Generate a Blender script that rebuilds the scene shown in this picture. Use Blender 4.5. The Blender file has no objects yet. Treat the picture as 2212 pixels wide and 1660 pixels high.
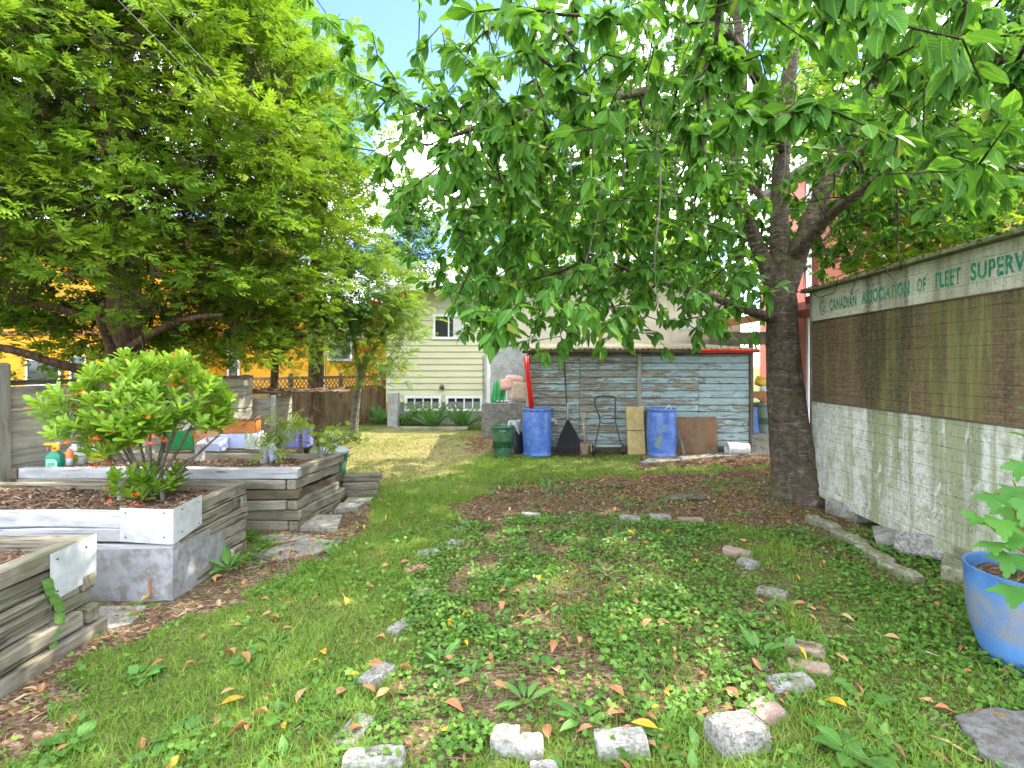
import bpy, math, random
import numpy as np
from mathutils import Vector, Matrix
rng = np.random.default_rng(7); random.seed(7)
C = bpy.context.scene.collection
sc = bpy.context.scene
# ---------------------------------------------------------------- camera, sky, sun, exposure
F, HZ, CX, EYE = 1140.0, 790.0, 1106.0, 1.65          # focal length in units of a 2212 wide frame, horizon row, centre column, eye height
cam_d = bpy.data.cameras.new('camera'); cam = bpy.data.objects.new('camera', cam_d); C.objects.link(cam)
cam.location = (0, 0, EYE); cam.rotation_euler = (math.pi/2, 0, 0)
cam_d.sensor_width = 36; cam_d.lens = 36*F/2212; cam_d.shift_y = -(830-HZ)/2212
cam_d.clip_start = 0.05; cam_d.clip_end = 3000
sc.camera = cam
SUN = Vector((0.92, 0.34, 1.08)).normalized()
w = bpy.data.worlds.new('World'); sc.world = w; w.use_nodes = True
wt = w.node_tree; wt.nodes.clear()
def wn(t, **k):
    n = wt.nodes.new(t)
    for a, b in k.items(): setattr(n, a, b)
    return n
sky = wn('ShaderNodeTexSky', sky_type='NISHITA'); sky.sun_disc = False
sky.sun_elevation = math.asin(SUN.z); sky.sun_rotation = math.atan2(SUN.x, SUN.y)
sky.altitude = 5500; sky.air_density = 1.0; sky.dust_density = 0.3; sky.ozone_density = 3.0
tc = wn('ShaderNodeTexCoord'); sep = wn('ShaderNodeSeparateXYZ'); wt.links.new(tc.outputs['Generated'], sep.inputs[0])
zc = wn('ShaderNodeMath', operation='MAXIMUM'); wt.links.new(sep.outputs['Z'], zc.inputs[0]); zc.inputs[1].default_value = 0.02
za = wn('ShaderNodeMath', operation='ADD'); wt.links.new(zc.outputs[0], za.inputs[0]); za.inputs[1].default_value = 0.25
cb = wn('ShaderNodeCombineXYZ')
for i, a in enumerate('XY'):
    d = wn('ShaderNodeMath', operation='DIVIDE'); wt.links.new(sep.outputs[a], d.inputs[0]); wt.links.new(za.outputs[0], d.inputs[1]); wt.links.new(d.outputs[0], cb.inputs[i])
cb.inputs[2].default_value = 3.7
cn = wn('ShaderNodeTexNoise'); cn.inputs['Scale'].default_value = 2.1; cn.inputs['Detail'].default_value = 9; cn.inputs['Roughness'].default_value = 0.55
wt.links.new(cb.outputs[0], cn.inputs['Vector'])
cr = wn('ShaderNodeValToRGB'); cr.color_ramp.elements[0].position = 0.43; cr.color_ramp.elements[1].position = 0.53
wt.links.new(cn.outputs['Fac'], cr.inputs[0])
mx = wn('ShaderNodeMix', data_type='RGBA'); wt.links.new(cr.outputs[0], mx.inputs[0]); wt.links.new(sky.outputs[0], mx.inputs[6])
mx.inputs[7].default_value = (8.8, 9.0, 9.3, 1)
bg = wn('ShaderNodeBackground'); bg.inputs['Strength'].default_value = 0.15; wt.links.new(mx.outputs[2], bg.inputs[0])
wo = wn('ShaderNodeOutputWorld'); wt.links.new(bg.outputs[0], wo.inputs[0])
sl = bpy.data.lights.new('sun', 'SUN'); so = bpy.data.objects.new('sun', sl); C.objects.link(so)
sl.energy = 2.1; sl.angle = math.radians(0.55); sl.color = (1.0, 0.92, 0.78)
so.rotation_euler = SUN.to_track_quat('Z', 'Y').to_euler()
sc.view_settings.view_transform = 'Standard'; sc.view_settings.look = 'None'; sc.view_settings.gamma = 1
sc.view_settings.use_curve_mapping = False
sc.view_settings.exposure = 2.6
sc.cycles.max_bounces = 7; sc.cycles.diffuse_bounces = 4; sc.cycles.transmission_bounces = 4; sc.cycles.transparent_max_bounces = 6
sc.cycles.use_denoising = True; sc.cycles.caustics_reflective = False; sc.cycles.caustics_refractive = False

# ---------------------------------------------------------------- helpers
def P(x, y, Y): return Vector(((x-CX)/F*Y, Y, EYE-(y-HZ)/F*Y))
def G(x, y, z=0.0):
    Y = F*(EYE-z)/(y-HZ); return Vector(((x-CX)/F*Y, Y, z))
def hsh(ix, iy, s):
    h = (ix*374761393 + iy*668265263 + s*974634777) & 0xFFFFFFFF
    h = ((h ^ (h >> 13))*1274126177) & 0xFFFFFFFF
    return ((h ^ (h >> 16)) & 0xFFFF)/65535.0
def vn(x, y, sc_=1.0, s=0):
    x = np.asarray(x, float)*sc_; y = np.asarray(y, float)*sc_
    ix = np.floor(x).astype(np.int64); iy = np.floor(y).astype(np.int64); fx = x-ix; fy = y-iy
    fx = fx*fx*(3-2*fx); fy = fy*fy*(3-2*fy)
    a = hsh(ix, iy, s); b = hsh(ix+1, iy, s); c = hsh(ix, iy+1, s); d = hsh(ix+1, iy+1, s)
    return (a*(1-fx)+b*fx)*(1-fy)+(c*(1-fx)+d*fx)*fy
def gz(x, y):
    return 0.05*(vn(x, y, 0.7, 1)-0.5)+0.03*(vn(x, y, 2.3, 2)-0.5)+0.012*(vn(x, y, 7, 3)-0.5)
def props(o, label=None, cat=None, group=None, kind=None):
    for k, v in (('label', label), ('category', cat), ('group', group), ('kind', kind)):
        if v: o[k] = v
    return o
def thing(name, label, cat, loc=(0, 0, 0), rz=0, group=None):
    o = bpy.data.objects.new(name, None); C.objects.link(o); o.location = loc; o.rotation_euler = (0, 0, rz)
    o.empty_display_size = 0.1
    return props(o, label, cat, group)
def mesh(name, v, f, mat=None, smooth=False):
    m = bpy.data.meshes.new(name); m.from_pydata([tuple(map(float, p)) for p in v], [], [tuple(map(int, q)) for q in f]); m.validate()
    if smooth: m.polygons.foreach_set('use_smooth', [True]*len(m.polygons))
    if mat: m.materials.append(mat)
    m.update(); return m
def link(name, me, parent=None, loc=None, rot=None, mw=None):
    o = bpy.data.objects.new(name, me); C.objects.link(o)
    if parent is not None: o.parent = parent
    if mw is not None: o.matrix_basis = mw
    if loc is not None: o.location = loc
    if rot is not None: o.rotation_euler = rot
    return o
def ob(name, vf, mat, parent=None, loc=None, rot=None, smooth=False, mw=None):
    return link(name, mesh(name, vf[0], vf[1], mat, smooth), parent, loc, rot, mw)
def join(*parts):
    V, Fc = [], []
    for v, f in parts:
        n = len(V); V += [tuple(p) for p in v]; Fc += [tuple(i+n for i in q) for q in f]
    return V, Fc
def xf(vf, mat):
    return [tuple(mat @ Vector(p)) for p in vf[0]], vf[1]
def mv(vf, x, y, z): return [(p[0]+x, p[1]+y, p[2]+z) for p in vf[0]], vf[1]
def rots(vf, ax, deg): return xf(vf, Matrix.Rotation(math.radians(deg), 4, ax))
def box(sx, sy, sz, b=0.004, n=1, jit=0.0, seed=0):
    """chamfered bar along X, centred; n spans with jitter"""
    r = random.Random(seed); b = min(b, sy*0.3, sz*0.3, sx*0.2); V, Fc = [], []
    xs = [-sx/2, -sx/2+b]+[-sx/2+sx*i/n for i in range(1, n)]+[sx/2-b, sx/2]
    for k, x in enumerate(xs):
        e = b if k in (0, len(xs)-1) else 0.0
        hy, hz = sy/2-e, sz/2-e
        jy, jz = r.uniform(-jit, jit), r.uniform(-jit, jit)
        for (a, c) in ((-hy+b, -hz), (hy-b, -hz), (hy, -hz+b), (hy, hz-b), (hy-b, hz), (-hy+b, hz), (-hy, hz-b), (-hy, -hz+b)):
            V.append((x, a+jy+r.uniform(-jit, jit)*.4, c+jz+r.uniform(-jit, jit)*.4))
    for k in range(len(xs)-1):
        for i in range(8): Fc.append((k*8+i, (k+1)*8+i, (k+1)*8+(i+1) % 8, k*8+(i+1) % 8))
    Fc.append(tuple(range(8))); o = (len(xs)-1)*8; Fc.append(tuple(o+7-i for i in range(8)))
    return V, [tuple(reversed(q)) for q in Fc]
def cbox(sx, sy, sz):
    V = [(x*sx/2, y*sy/2, z*sz/2) for x in (-1, 1) for y in (-1, 1) for z in (-1, 1)]
    return V, [(0, 1, 3, 2), (4, 6, 7, 5), (0, 4, 5, 1), (2, 3, 7, 6), (0, 2, 6, 4), (1, 5, 7, 3)]
def frame(p0, p1, up=(0, 0, 1)):
    p0, p1 = Vector(p0), Vector(p1); x = (p1-p0).normalized(); u = Vector(up); y = u.cross(x)
    if y.length < 1e-4: y = Vector((0, 1, 0)).cross(x)
    y.normalize(); z = x.cross(y); m = Matrix((x, y, z)).transposed().to_4x4(); m.translation = (p0+p1)/2; return m
def bar(name, p0, p1, w_, h_, mat, parent=None, up=(0, 0, 1), b=0.004, n=2, jit=0.0, seed=None):
    """a bar of its own from p0 to p1, w_ across, h_ along up"""
    L = (Vector(p1)-Vector(p0)).length
    return ob(name, box(L, w_, h_, b, n, jit, seed if seed is not None else random.randint(0, 9999)), mat, parent, mw=frame(p0, p1, up))
def barv(p0, p1, w_, h_, up=(0, 0, 1), b=0.003, n=1):
    return xf(box((Vector(p1)-Vector(p0)).length, w_, h_, b, n), frame(p0, p1, up))
def tube(pts, rad, ns=8, cap=True, rough=0.0, seed=0):
    pts = [Vector(p) for p in pts]; n = len(pts)
    if not hasattr(rad, '__len__'): rad = [rad]*n
    r = random.Random(seed); V, Fc = [], []; a = None
    for i in range(n):
        d = (pts[min(i+1, n-1)]-pts[max(i-1, 0)])
        d = d.normalized() if d.length > 1e-9 else Vector((0, 0, 1))
        if a is None:
            a = d.cross(Vector((0, 1, 0.03)));  a = a if a.length > 0.05 else d.cross(Vector((1, 0, 0)))
        a = (a-d*a.dot(d)).normalized(); b = d.cross(a)
        for k in range(ns):
            t = 2*math.pi*k/ns; rr = rad[i]*(1+r.uniform(-rough, rough))
            V.append(pts[i]+(a*math.cos(t)+b*math.sin(t))*rr)
    for i in range(n-1):
        for k in range(ns): Fc.append((i*ns+k, i*ns+(k+1) % ns, (i+1)*ns+(k+1) % ns, (i+1)*ns+k))
    if cap: Fc.append(tuple(ns-1-k for k in range(ns))); Fc.append(tuple((n-1)*ns+k for k in range(ns)))
    return V, Fc
def lathe(prof, n=32, cap0=False, cap1=False):
    V, Fc = [], []
    for (r, z) in prof:
        for k in range(n): t = 2*math.pi*k/n; V.append((r*math.cos(t), r*math.sin(t), z))
    for i in range(len(prof)-1):
        for k in range(n): Fc.append((i*n+k, i*n+(k+1) % n, (i+1)*n+(k+1) % n, (i+1)*n+k))
    if cap0: Fc.append(tuple(n-1-k for k in range(n)))
    if cap1: Fc.append(tuple((len(prof)-1)*n+k for k in range(n)))
    return V, Fc
def curve_pts(pts, n=6):
    """smooth polyline through points (Catmull-Rom)"""
    p = [Vector(q) for q in pts]; p = [p[0]*2-p[1]]+p+[p[-1]*2-p[-2]]; out = []
    for i in range(1, len(p)-2):
        for k in range(n):
            t = k/n; a, b, c, d = p[i-1], p[i], p[i+1], p[i+2]
            out.append(0.5*((2*b)+(c-a)*t+(2*a-5*b+4*c-d)*t*t+(3*b-a-3*c+d)*t**3))
    out.append(p[-2]); return out
def lerp_list(v, n):
    v = list(v); return [float(np.interp(i/(n-1)*(len(v)-1), range(len(v)), v)) for i in range(n)]
# ---- scattered templates merged into one mesh (numpy)
def tri_faces(f):
    out = []
    for q in f:
        for i in range(1, len(q)-1): out.append((q[0], q[i], q[i+1]))
    return np.array(out, np.int32)
def frames(d, nrm):
    d = d/np.maximum(np.linalg.norm(d, axis=1, keepdims=True), 1e-9)
    y = np.cross(nrm, d); y /= np.maximum(np.linalg.norm(y, axis=1, keepdims=True), 1e-9)
    z = np.cross(d, y); return np.stack([d, y, z], axis=2)
def big_mesh(name, chunks, mat):
    """chunks: list of (template verts, template tris, R (N,3,3), T (N,3), scale (N,) or (N,3), rnd (N,))"""
    VV, FF, RR, LL = [], [], [], []; off = 0
    for tv, tf, R, T, S, rn in chunks:
        N = len(T)
        if N == 0: continue
        tv = np.asarray(tv, float); S = np.asarray(S, float)
        if S.ndim == 1: S = np.repeat(S[:, None], 3, 1)
        v = np.einsum('nij,nkj->nki', R, tv[None]*S[:, None, :])+T[:, None, :]
        VV.append(v.reshape(-1, 3)); FF.append((tf[None]+(np.arange(N)*len(tv))[:, None, None]+off).reshape(-1, 3))
        RR.append(np.repeat(rn, len(tv))); LL.append(np.tile(tv, (N, 1))); off += N*len(tv)
    V = np.concatenate(VV).astype(np.float32); Fc = np.concatenate(FF).astype(np.int32); R = np.concatenate(RR).astype(np.float32); L = np.concatenate(LL).astype(np.float32)
    m = bpy.data.meshes.new(name); m.vertices.add(len(V)); m.vertices.foreach_set('co', V.ravel())
    m.loops.add(Fc.size); m.loops.foreach_set('vertex_index', Fc.ravel())
    m.polygons.add(len(Fc)); m.polygons.foreach_set('loop_start', np.arange(0, Fc.size, 3, dtype=np.int32))
    m.polygons.foreach_set('use_smooth', np.ones(len(Fc), bool))
    m.update(calc_edges=True)
    a = m.attributes.new('rnd', 'FLOAT', 'POINT'); a.data.foreach_set('value', R)
    a = m.attributes.new('lc', 'FLOAT_VECTOR', 'POINT'); a.data.foreach_set('vector', L.ravel())
    m.materials.append(mat); return m
def tmesh(name, tv, tf, mat, rnd=0.5):
    N = 1
    return big_mesh(name, [(tv, tf, np.eye(3)[None], np.zeros((1, 3)), np.ones(1), np.array([rnd]))], mat)
def stuff(name, me, parent=None): return props(link(name, me, parent), kind='stuff')
def rdir(n):
    v = rng.normal(size=(n, 3)); return v/np.linalg.norm(v, axis=1, keepdims=True)
def basis_obj(name, me, R, T, s, parent):
    m = Matrix([[R[i][j]*s for j in range(3)]+[T[i]] for i in range(3)]+[[0, 0, 0, 1]])
    return link(name, me, parent, mw=m)
def screen(Pn):
    """pixel size weight and frame test for world points"""
    Y = np.maximum(Pn[:, 1], 0.2); x = CX+Pn[:, 0]/Y*F; y = HZ+(EYE-Pn[:, 2])/Y*F
    return (x > 10) & (x < 2200) & (y > 10) & (y < 1650) & (Pn[:, 1] > 0.5), 1.0/Y

# ---------------------------------------------------------------- materials
class NT:
    def __init__(s, name):
        s.mat = bpy.data.materials.new(name); s.mat.use_nodes = True; s.t = s.mat.node_tree
        s.b = s.t.nodes['Principled BSDF']; s.o = s.t.nodes['Material Output']
    def n(s, ty, ins=None, **k):
        x = s.t.nodes.new(ty)
        for a, b in k.items(): setattr(x, a, b)
        for a, b in (ins or {}).items(): s.set(x.inputs[a], b)
        return x
    def set(s, sock, val):
        if isinstance(val, bpy.types.NodeSocket): s.t.links.new(val, sock)
        elif hasattr(val, '__len__') and len(val) == 3 and sock.type == 'RGBA': sock.default_value = (*val, 1)
        else: sock.default_value = val
    def obj(s, scale=(1, 1, 1), rand=True):
        c = s.n('ShaderNodeTexCoord').outputs['Object']
        if rand:
            oi = s.n('ShaderNodeObjectInfo').outputs['Random']
            r = s.n('ShaderNodeMath', {0: oi, 1: 53.7}, operation='MULTIPLY').outputs[0]
            c = s.n('ShaderNodeVectorMath', {0: c, 1: r}, operation='ADD').outputs[0]
        return s.n('ShaderNodeMapping', {'Vector': c, 'Scale': scale}).outputs[0]
    def world(s, scale=(1, 1, 1)):
        return s.n('ShaderNodeMapping', {'Vector': s.n('ShaderNodeNewGeometry').outputs['Position'], 'Scale': scale}).outputs[0]
    def noise(s, vec, scale, detail=5, rough=0.6, dist=0.0):
        return s.n('ShaderNodeTexNoise', {'Vector': vec, 'Scale': scale, 'Detail': detail, 'Roughness': rough, 'Distortion': dist}).outputs['Fac']
    def ramp(s, fac, stops, mode='LINEAR'):
        r = s.n('ShaderNodeValToRGB', {0: fac}); cr_ = r.color_ramp; cr_.interpolation = mode
        while len(cr_.elements) < len(stops): cr_.elements.new(0.5)
        for e, (p, c) in zip(cr_.elements, stops):
            e.position = p; e.color = (c, c, c, 1) if not hasattr(c, '__len__') else (*c, 1)
        return r.outputs[0]
    def mix(s, fac, a, b, blend='MIX'):
        m = s.n('ShaderNodeMix', data_type='RGBA', blend_type=blend)
        for i, v in ((0, fac), (6, a), (7, b)): s.set(m.inputs[i], v)
        return m.outputs[2]
    def math(s, op, a, b=0.0, clamp=False):
        return s.n('ShaderNodeMath', {0: a, 1: b}, operation=op, use_clamp=clamp).outputs[0]
    def attr(s, name, out='Fac'): return s.n('ShaderNodeAttribute', attribute_name=name).outputs[out]
    def bump(s, h, strength=0.3, dist=0.01):
        b = s.n('ShaderNodeBump', {'Height': h, 'Strength': strength, 'Distance': dist}); s.set(s.b.inputs['Normal'], b.outputs[0]); return b.outputs[0]
    def fin(s, col, rough=0.7, spec=0.3, metal=0.0):
        s.set(s.b.inputs['Base Color'], col); s.set(s.b.inputs['Roughness'], rough)
        s.b.inputs['Specular IOR Level'].default_value = spec; s.b.inputs['Metallic'].default_value = metal
        return s.mat
MATS = {}
def simple(name, c, rough=0.6, spec=0.3, metal=0.0, var=0.25, scale=8, bump=0.1, dirt=None):
    """painted / plain material with blotchy variation and optional dirt colour"""
    s = NT(name); v = s.obj(); n = s.noise(v, scale, 6, 0.65); n2 = s.noise(v, scale*7, 4, 0.6)
    n3 = s.noise(v, scale*2.6, 5, 0.7); lo = tuple(x*(1-var) for x in c); hi = tuple(min(1, x*(1+var)) for x in c)
    col = s.ramp(n, [(0.3, lo), (0.7, hi)])
    if dirt: col = s.mix(s.ramp(s.math('ADD', s.math('MULTIPLY', n3, .65), s.math('MULTIPLY', n2, .35)), [(0.46, 0), (0.58, 0.9)]), col, dirt)
    if bump: s.bump(n2, bump, 0.01)
    MATS[name] = s.fin(col, rough, spec, metal); return MATS[name]
def wood(name, cols, grain=60, rough=0.85, green=0.0, bump=0.5, crack=0.6):
    s = NT(name); v = s.obj((2.0, grain, grain)); n = s.noise(v, 1.0, 6, 0.7, 0.6)
    big = s.noise(s.obj((1.2, 5, 5)), 1.0, 4, 0.6)
    oi = s.n('ShaderNodeObjectInfo').outputs['Random']
    col = s.ramp(s.math('ADD', s.math('MULTIPLY', n, .62), s.math('MULTIPLY', big, .42)), [(0.30, cols[0]), (0.5, cols[1]), (0.72, cols[2])])
    col = s.mix(s.math('MULTIPLY', oi, 0.45), col, tuple(x*0.62 for x in cols[1]))
    ck = s.ramp(s.noise(s.obj((1.1, grain*.8, grain*.8)), 1.0, 3, 0.5, 1.2), [(0.33, 1), (0.41, 0)])
    col = s.mix(s.ramp(s.noise(s.obj((2.5, 9, 9)), 1.0, 5, 0.65), [(0.5, 0), (0.66, 0.65)]), col, tuple(x*0.8 for x in cols[0]))
    col = s.mix(s.math('MULTIPLY', ck, crack), col, tuple(x*0.25 for x in cols[0]))
    kn = s.n('ShaderNodeTexVoronoi', {'Vector': s.obj((1.6, 7, 7)), 'Scale': 1.0}).outputs['Distance']
    col = s.mix(s.ramp(kn, [(0.05, 0.7), (0.11, 0)]), col, tuple(x*0.3 for x in cols[0]))
    if green: col = s.mix(s.math('MULTIPLY', s.ramp(s.noise(s.obj((2, 6, 6)), 1.3, 5), [(0.45, 0), (0.7, 1)]), green), col, (0.10, 0.12, 0.045))
    s.bump(s.math('SUBTRACT', n, s.math('MULTIPLY', ck, 0.8)), bump, 0.006)
    MATS[name] = s.fin(col, rough, 0.2); return MATS[name]
def leafmat(name, stops, transl=0.4, tcol=(0.25, 0.42, 0.05), rough=0.45, veins=True, spec=0.35, hi=0.0):
    s = NT(name); r = s.attr('rnd'); oi = s.n('ShaderNodeObjectInfo').outputs['Random']
    r2 = s.math('ADD', r, s.math('MULTIPLY', s.math('SUBTRACT', oi, 0.5), 0.12), True)
    col = s.ramp(r2, stops)
    pn = s.noise(s.world(), 9, 3, 0.6)
    col = s.mix(0.40, col, s.mix(pn, tuple(x*0.55 for x in stops[0][1]), tuple(min(1, x*1.25) for x in stops[len(stops)//2][1])))
    nrm = None
    if veins:
        sp = s.n('ShaderNodeSeparateXYZ', {0: s.attr('lc', 'Vector')}); ay = s.math('ABSOLUTE', sp.outputs[1])
        mid = s.ramp(ay, [(0.006, 1), (0.022, 0)])
        vv = s.math('SINE', s.math('MULTIPLY', s.math('SUBTRACT', sp.outputs[0], s.math('MULTIPLY', ay, 0.8)), 62.0))
        vm = s.ramp(vv, [(0.80, 0), (0.98, 1)])
        col = s.mix(s.math('MULTIPLY', s.math('MAXIMUM', mid, s.math('MULTIPLY', vm, 0.35)), 0.55), col, tuple(min(1, x*2.0+0.03) for x in stops[len(stops)//2][1]))
        nrm = s.bump(s.math('SUBTRACT', s.math('MULTIPLY', vv, 0.5), s.math('MULTIPLY', mid, 1.0)), 0.35, 0.004)
    s.fin(col, rough, spec)
    tr = s.n('ShaderNodeBsdfTranslucent', {'Color': s.mix(0.6, col, tcol)})
    ms = s.n('ShaderNodeMixShader', {0: transl, 1: s.b.outputs[0], 2: tr.outputs[0]})
    s.t.links.new(ms.outputs[0], s.o.inputs['Surface']); MATS[name] = s.mat; return s.mat
# ---- specific materials
wood('timber_grey', [(0.065, 0.055, 0.04), (0.215, 0.185, 0.14), (0.40, 0.365, 0.30)], green=0.5, grain=45, crack=0.8)
wood('timber_skylit', [(0.24, 0.235, 0.235), (0.44, 0.44, 0.45), (0.60, 0.60, 0.62)], green=0.12, crack=0.6, grain=45)  # weathered pale timber, skylight on the bed fronts put into its colour
wood('timber_dark', [(0.045, 0.035, 0.025), (0.13, 0.10, 0.07), (0.23, 0.19, 0.14)], green=0.3)
wood('fence_grey', [(0.17, 0.15, 0.115), (0.36, 0.33, 0.265), (0.50, 0.465, 0.385)], grain=35, green=0.25, bump=0.3, crack=0.35)
wood('fence_brown', [(0.085, 0.055, 0.03), (0.20, 0.135, 0.075), (0.33, 0.24, 0.14)], grain=40, green=0.15)
wood('stake_wood', [(0.06, 0.05, 0.035), (0.17, 0.13, 0.09), (0.28, 0.22, 0.16)])
wood('handle_wood', [(0.25, 0.19, 0.11), (0.42, 0.34, 0.22), (0.5, 0.43, 0.3)], crack=0.2)
simple('concrete', (0.26, 0.25, 0.225), 0.9, 0.2, var=0.3, scale=5, bump=0.4, dirt=(0.13, 0.13, 0.10))
simple('concrete_pale', (0.40, 0.40, 0.39), 0.9, 0.2, var=0.15, scale=3, bump=0.2, dirt=(0.28, 0.28, 0.255))
simple('paver', (0.25, 0.24, 0.215), 0.9, 0.2, var=0.3, scale=9, bump=0.5, dirt=(0.14, 0.12, 0.08))
simple('block_white', (0.33, 0.32, 0.295), 0.95, 0.1, var=0.25, scale=9, bump=1.0, dirt=(0.16, 0.15, 0.115))
simple('block_grey', (0.30, 0.29, 0.275), 0.95, 0.1, var=0.28, scale=16, bump=1.0, dirt=(0.11, 0.105, 0.075))
simple('block_pink', (0.34, 0.205, 0.17), 0.9, 0.2, var=0.25, scale=14, bump=0.8, dirt=(0.30, 0.27, 0.25))
simple('brick_red', (0.36, 0.13, 0.075), 0.9, 0.2, var=0.3, scale=14, bump=0.6, dirt=(0.35, 0.28, 0.24))
simple('stone_moss', (0.24, 0.23, 0.18), 0.95, 0.1, var=0.3, scale=8, bump=0.8, dirt=(0.11, 0.13, 0.035))
simple('slate', (0.145, 0.145, 0.148), 0.9, 0.2, var=0.35, scale=6, bump=0.6, dirt=(0.09, 0.075, 0.055))
simple('galvanised', (0.34, 0.35, 0.37), 0.55, 0.4, 0.3, var=0.25, scale=3, bump=0.08, dirt=(0.22, 0.205, 0.19))
simple('tin_white', (0.48, 0.50, 0.52), 0.42, 0.4, 0.1, var=0.06, scale=4, bump=0.05, dirt=(0.40, 0.40, 0.38))
simple('nail', (0.12, 0.11, 0.10), 0.5, 0.4, 0.8, bump=0)
simple('rust', (0.32, 0.13, 0.05), 0.9, 0.1, bump=0.2)
simple('pvc_dark', (0.12, 0.12, 0.135), 0.5, 0.4, var=0.3, scale=6, bump=0.05, dirt=(0.28, 0.24, 0.19))
simple('barrel_blue', (0.062, 0.150, 0.47), 0.36, 0.45, var=0.18, scale=2.0, bump=0.05, dirt=(0.14, 0.23, 0.52))
simple('bin_green', (0.016, 0.115, 0.042), 0.4, 0.45, var=0.3, scale=4, bump=0.08, dirt=(0.10, 0.16, 0.10))
simple('bin_lid', (0.24, 0.30, 0.29), 0.5, 0.4, var=0.15, scale=4, bump=0.05)
simple('bin_grey', (0.20, 0.27, 0.21), 0.5, 0.4, var=0.15, scale=4, bump=0.05)
simple('plastic_white', (0.60, 0.61, 0.62), 0.4, 0.4, var=0.06, scale=5, bump=0.03, dirt=(0.42, 0.41, 0.37))
simple('plastic_black', (0.022, 0.022, 0.024), 0.45, 0.4, var=0.3, bump=0.03)
simple('metal_black', (0.03, 0.03, 0.032), 0.5, 0.4, 0.3, var=0.4, bump=0.05, dirt=(0.12, 0.08, 0.05))
simple('red_pipe', (0.74, 0.022, 0.012), 0.42, 0.4, var=0.12, scale=3, bump=0.02)
simple('foam_yellow', (0.50, 0.39, 0.17), 0.9, 0.1, var=0.12, scale=4, bump=0.15, dirt=(0.38, 0.29, 0.14))
simple('plywood', (0.19, 0.10, 0.055), 0.85, 0.2, var=0.55, scale=1.6, bump=0.15, dirt=(0.17, 0.145, 0.09))
simple('rust_steel', (0.26, 0.17, 0.13), 0.8, 0.3, 0.2, var=0.3, scale=9, bump=0.2)
simple('tarp_green', (0.018, 0.24, 0.055), 0.5, 0.4, var=0.25, scale=5, bump=0.3)
simple('cushion', (0.55, 0.42, 0.34), 0.9, 0.1, var=0.12, scale=5, bump=0.3, dirt=(0.43, 0.32, 0.26))
simple('cushion_pink', (0.62, 0.36, 0.30), 0.9, 0.1, var=0.12, scale=5, bump=0.3)
simple('house_yellow', (0.55, 0.53, 0.345), 0.55, 0.3, var=0.06, scale=2, bump=0.03)
simple('house_beige', (0.56, 0.50, 0.385), 0.7, 0.2, var=0.07, scale=2, bump=0.03)
simple('trim_white', (0.78, 0.79, 0.79), 0.5, 0.3, var=0.05, scale=4, bump=0.03)
simple('fascia_brown', (0.30, 0.115, 0.04), 0.6, 0.3, var=0.2, bump=0.05)
simple('roof_pale', (0.46, 0.49, 0.52), 0.5, 0.4, var=0.08, scale=3, bump=0.05)
simple('orange_wall', (0.64, 0.30, 0.020), 0.7, 0.2, var=0.08, scale=1.5, bump=0.1)
simple('pink_wall', (0.58, 0.20, 0.155), 0.75, 0.2, var=0.08, scale=1.5, bump=0.1)
simple('maroon', (0.21, 0.045, 0.035), 0.6, 0.3, bump=0.05)
simple('roof_dark', (0.10, 0.095, 0.09), 0.9, 0.2, var=0.3, scale=10, bump=0.4)
simple('bottle_green', (0.008, 0.21, 0.12), 0.35, 0.45, var=0.1, bump=0.02)
simple('label_mint', (0.24, 0.55, 0.37), 0.5, 0.3, var=0.1, bump=0)
simple('plastic_yellow', (0.70, 0.40, 0.02), 0.4, 0.4, var=0.1, bump=0.02)
simple('plastic_orange', (0.75, 0.20, 0.04), 0.4, 0.4, var=0.1, bump=0.02)
simple('olive_label', (0.38, 0.35, 0.02), 0.45, 0.4, var=0.1, bump=0.02)
simple('cardboard', (0.48, 0.31, 0.14), 0.9, 0.1, var=0.15, bump=0.1)
simple('planter_orange', (0.50, 0.17, 0.035), 0.6, 0.3, var=0.2, bump=0.1)
simple('lavender', (0.52, 0.56, 0.76), 0.5, 0.3, var=0.12, bump=0.05)
simple('purple_blue', (0.16, 0.15, 0.44), 0.5, 0.3, var=0.3, bump=0.1)
simple('rag_blue', (0.30, 0.33, 0.43), 0.9, 0.1, var=0.3, bump=0.4)
simple('curtain', (0.62, 0.60, 0.56), 0.9, 0.1, var=0.1, bump=0.1)
simple('straw', (0.46, 0.33, 0.18), 0.9, 0.1, var=0.35, scale=30, bump=0.2)
simple('berry_red', (0.62, 0.05, 0.012), 0.4, 0.4, var=0.2, bump=0)
simple('flower_orange', (0.80, 0.13, 0.02), 0.6, 0.2, var=0.3, scale=20, bump=0)
simple('wire', (0.22, 0.23, 0.22), 0.5, 0.3, bump=0)
simple('moss', (0.105, 0.115, 0.018), 0.95, 0.05, var=0.5, scale=30, bump=0.9, dirt=(0.05, 0.045, 0.015))
simple('water_dark', (0.02, 0.03, 0.06), 0.2, 0.5, bump=0)
def mk_glass():
    s = NT('glass_dark'); s.bump(s.noise(s.obj(), 3, 2), 0.05, 0.01)
    MATS['glass_dark'] = s.fin((0.035, 0.04, 0.042), 0.08, 0.6)
mk_glass()
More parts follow.
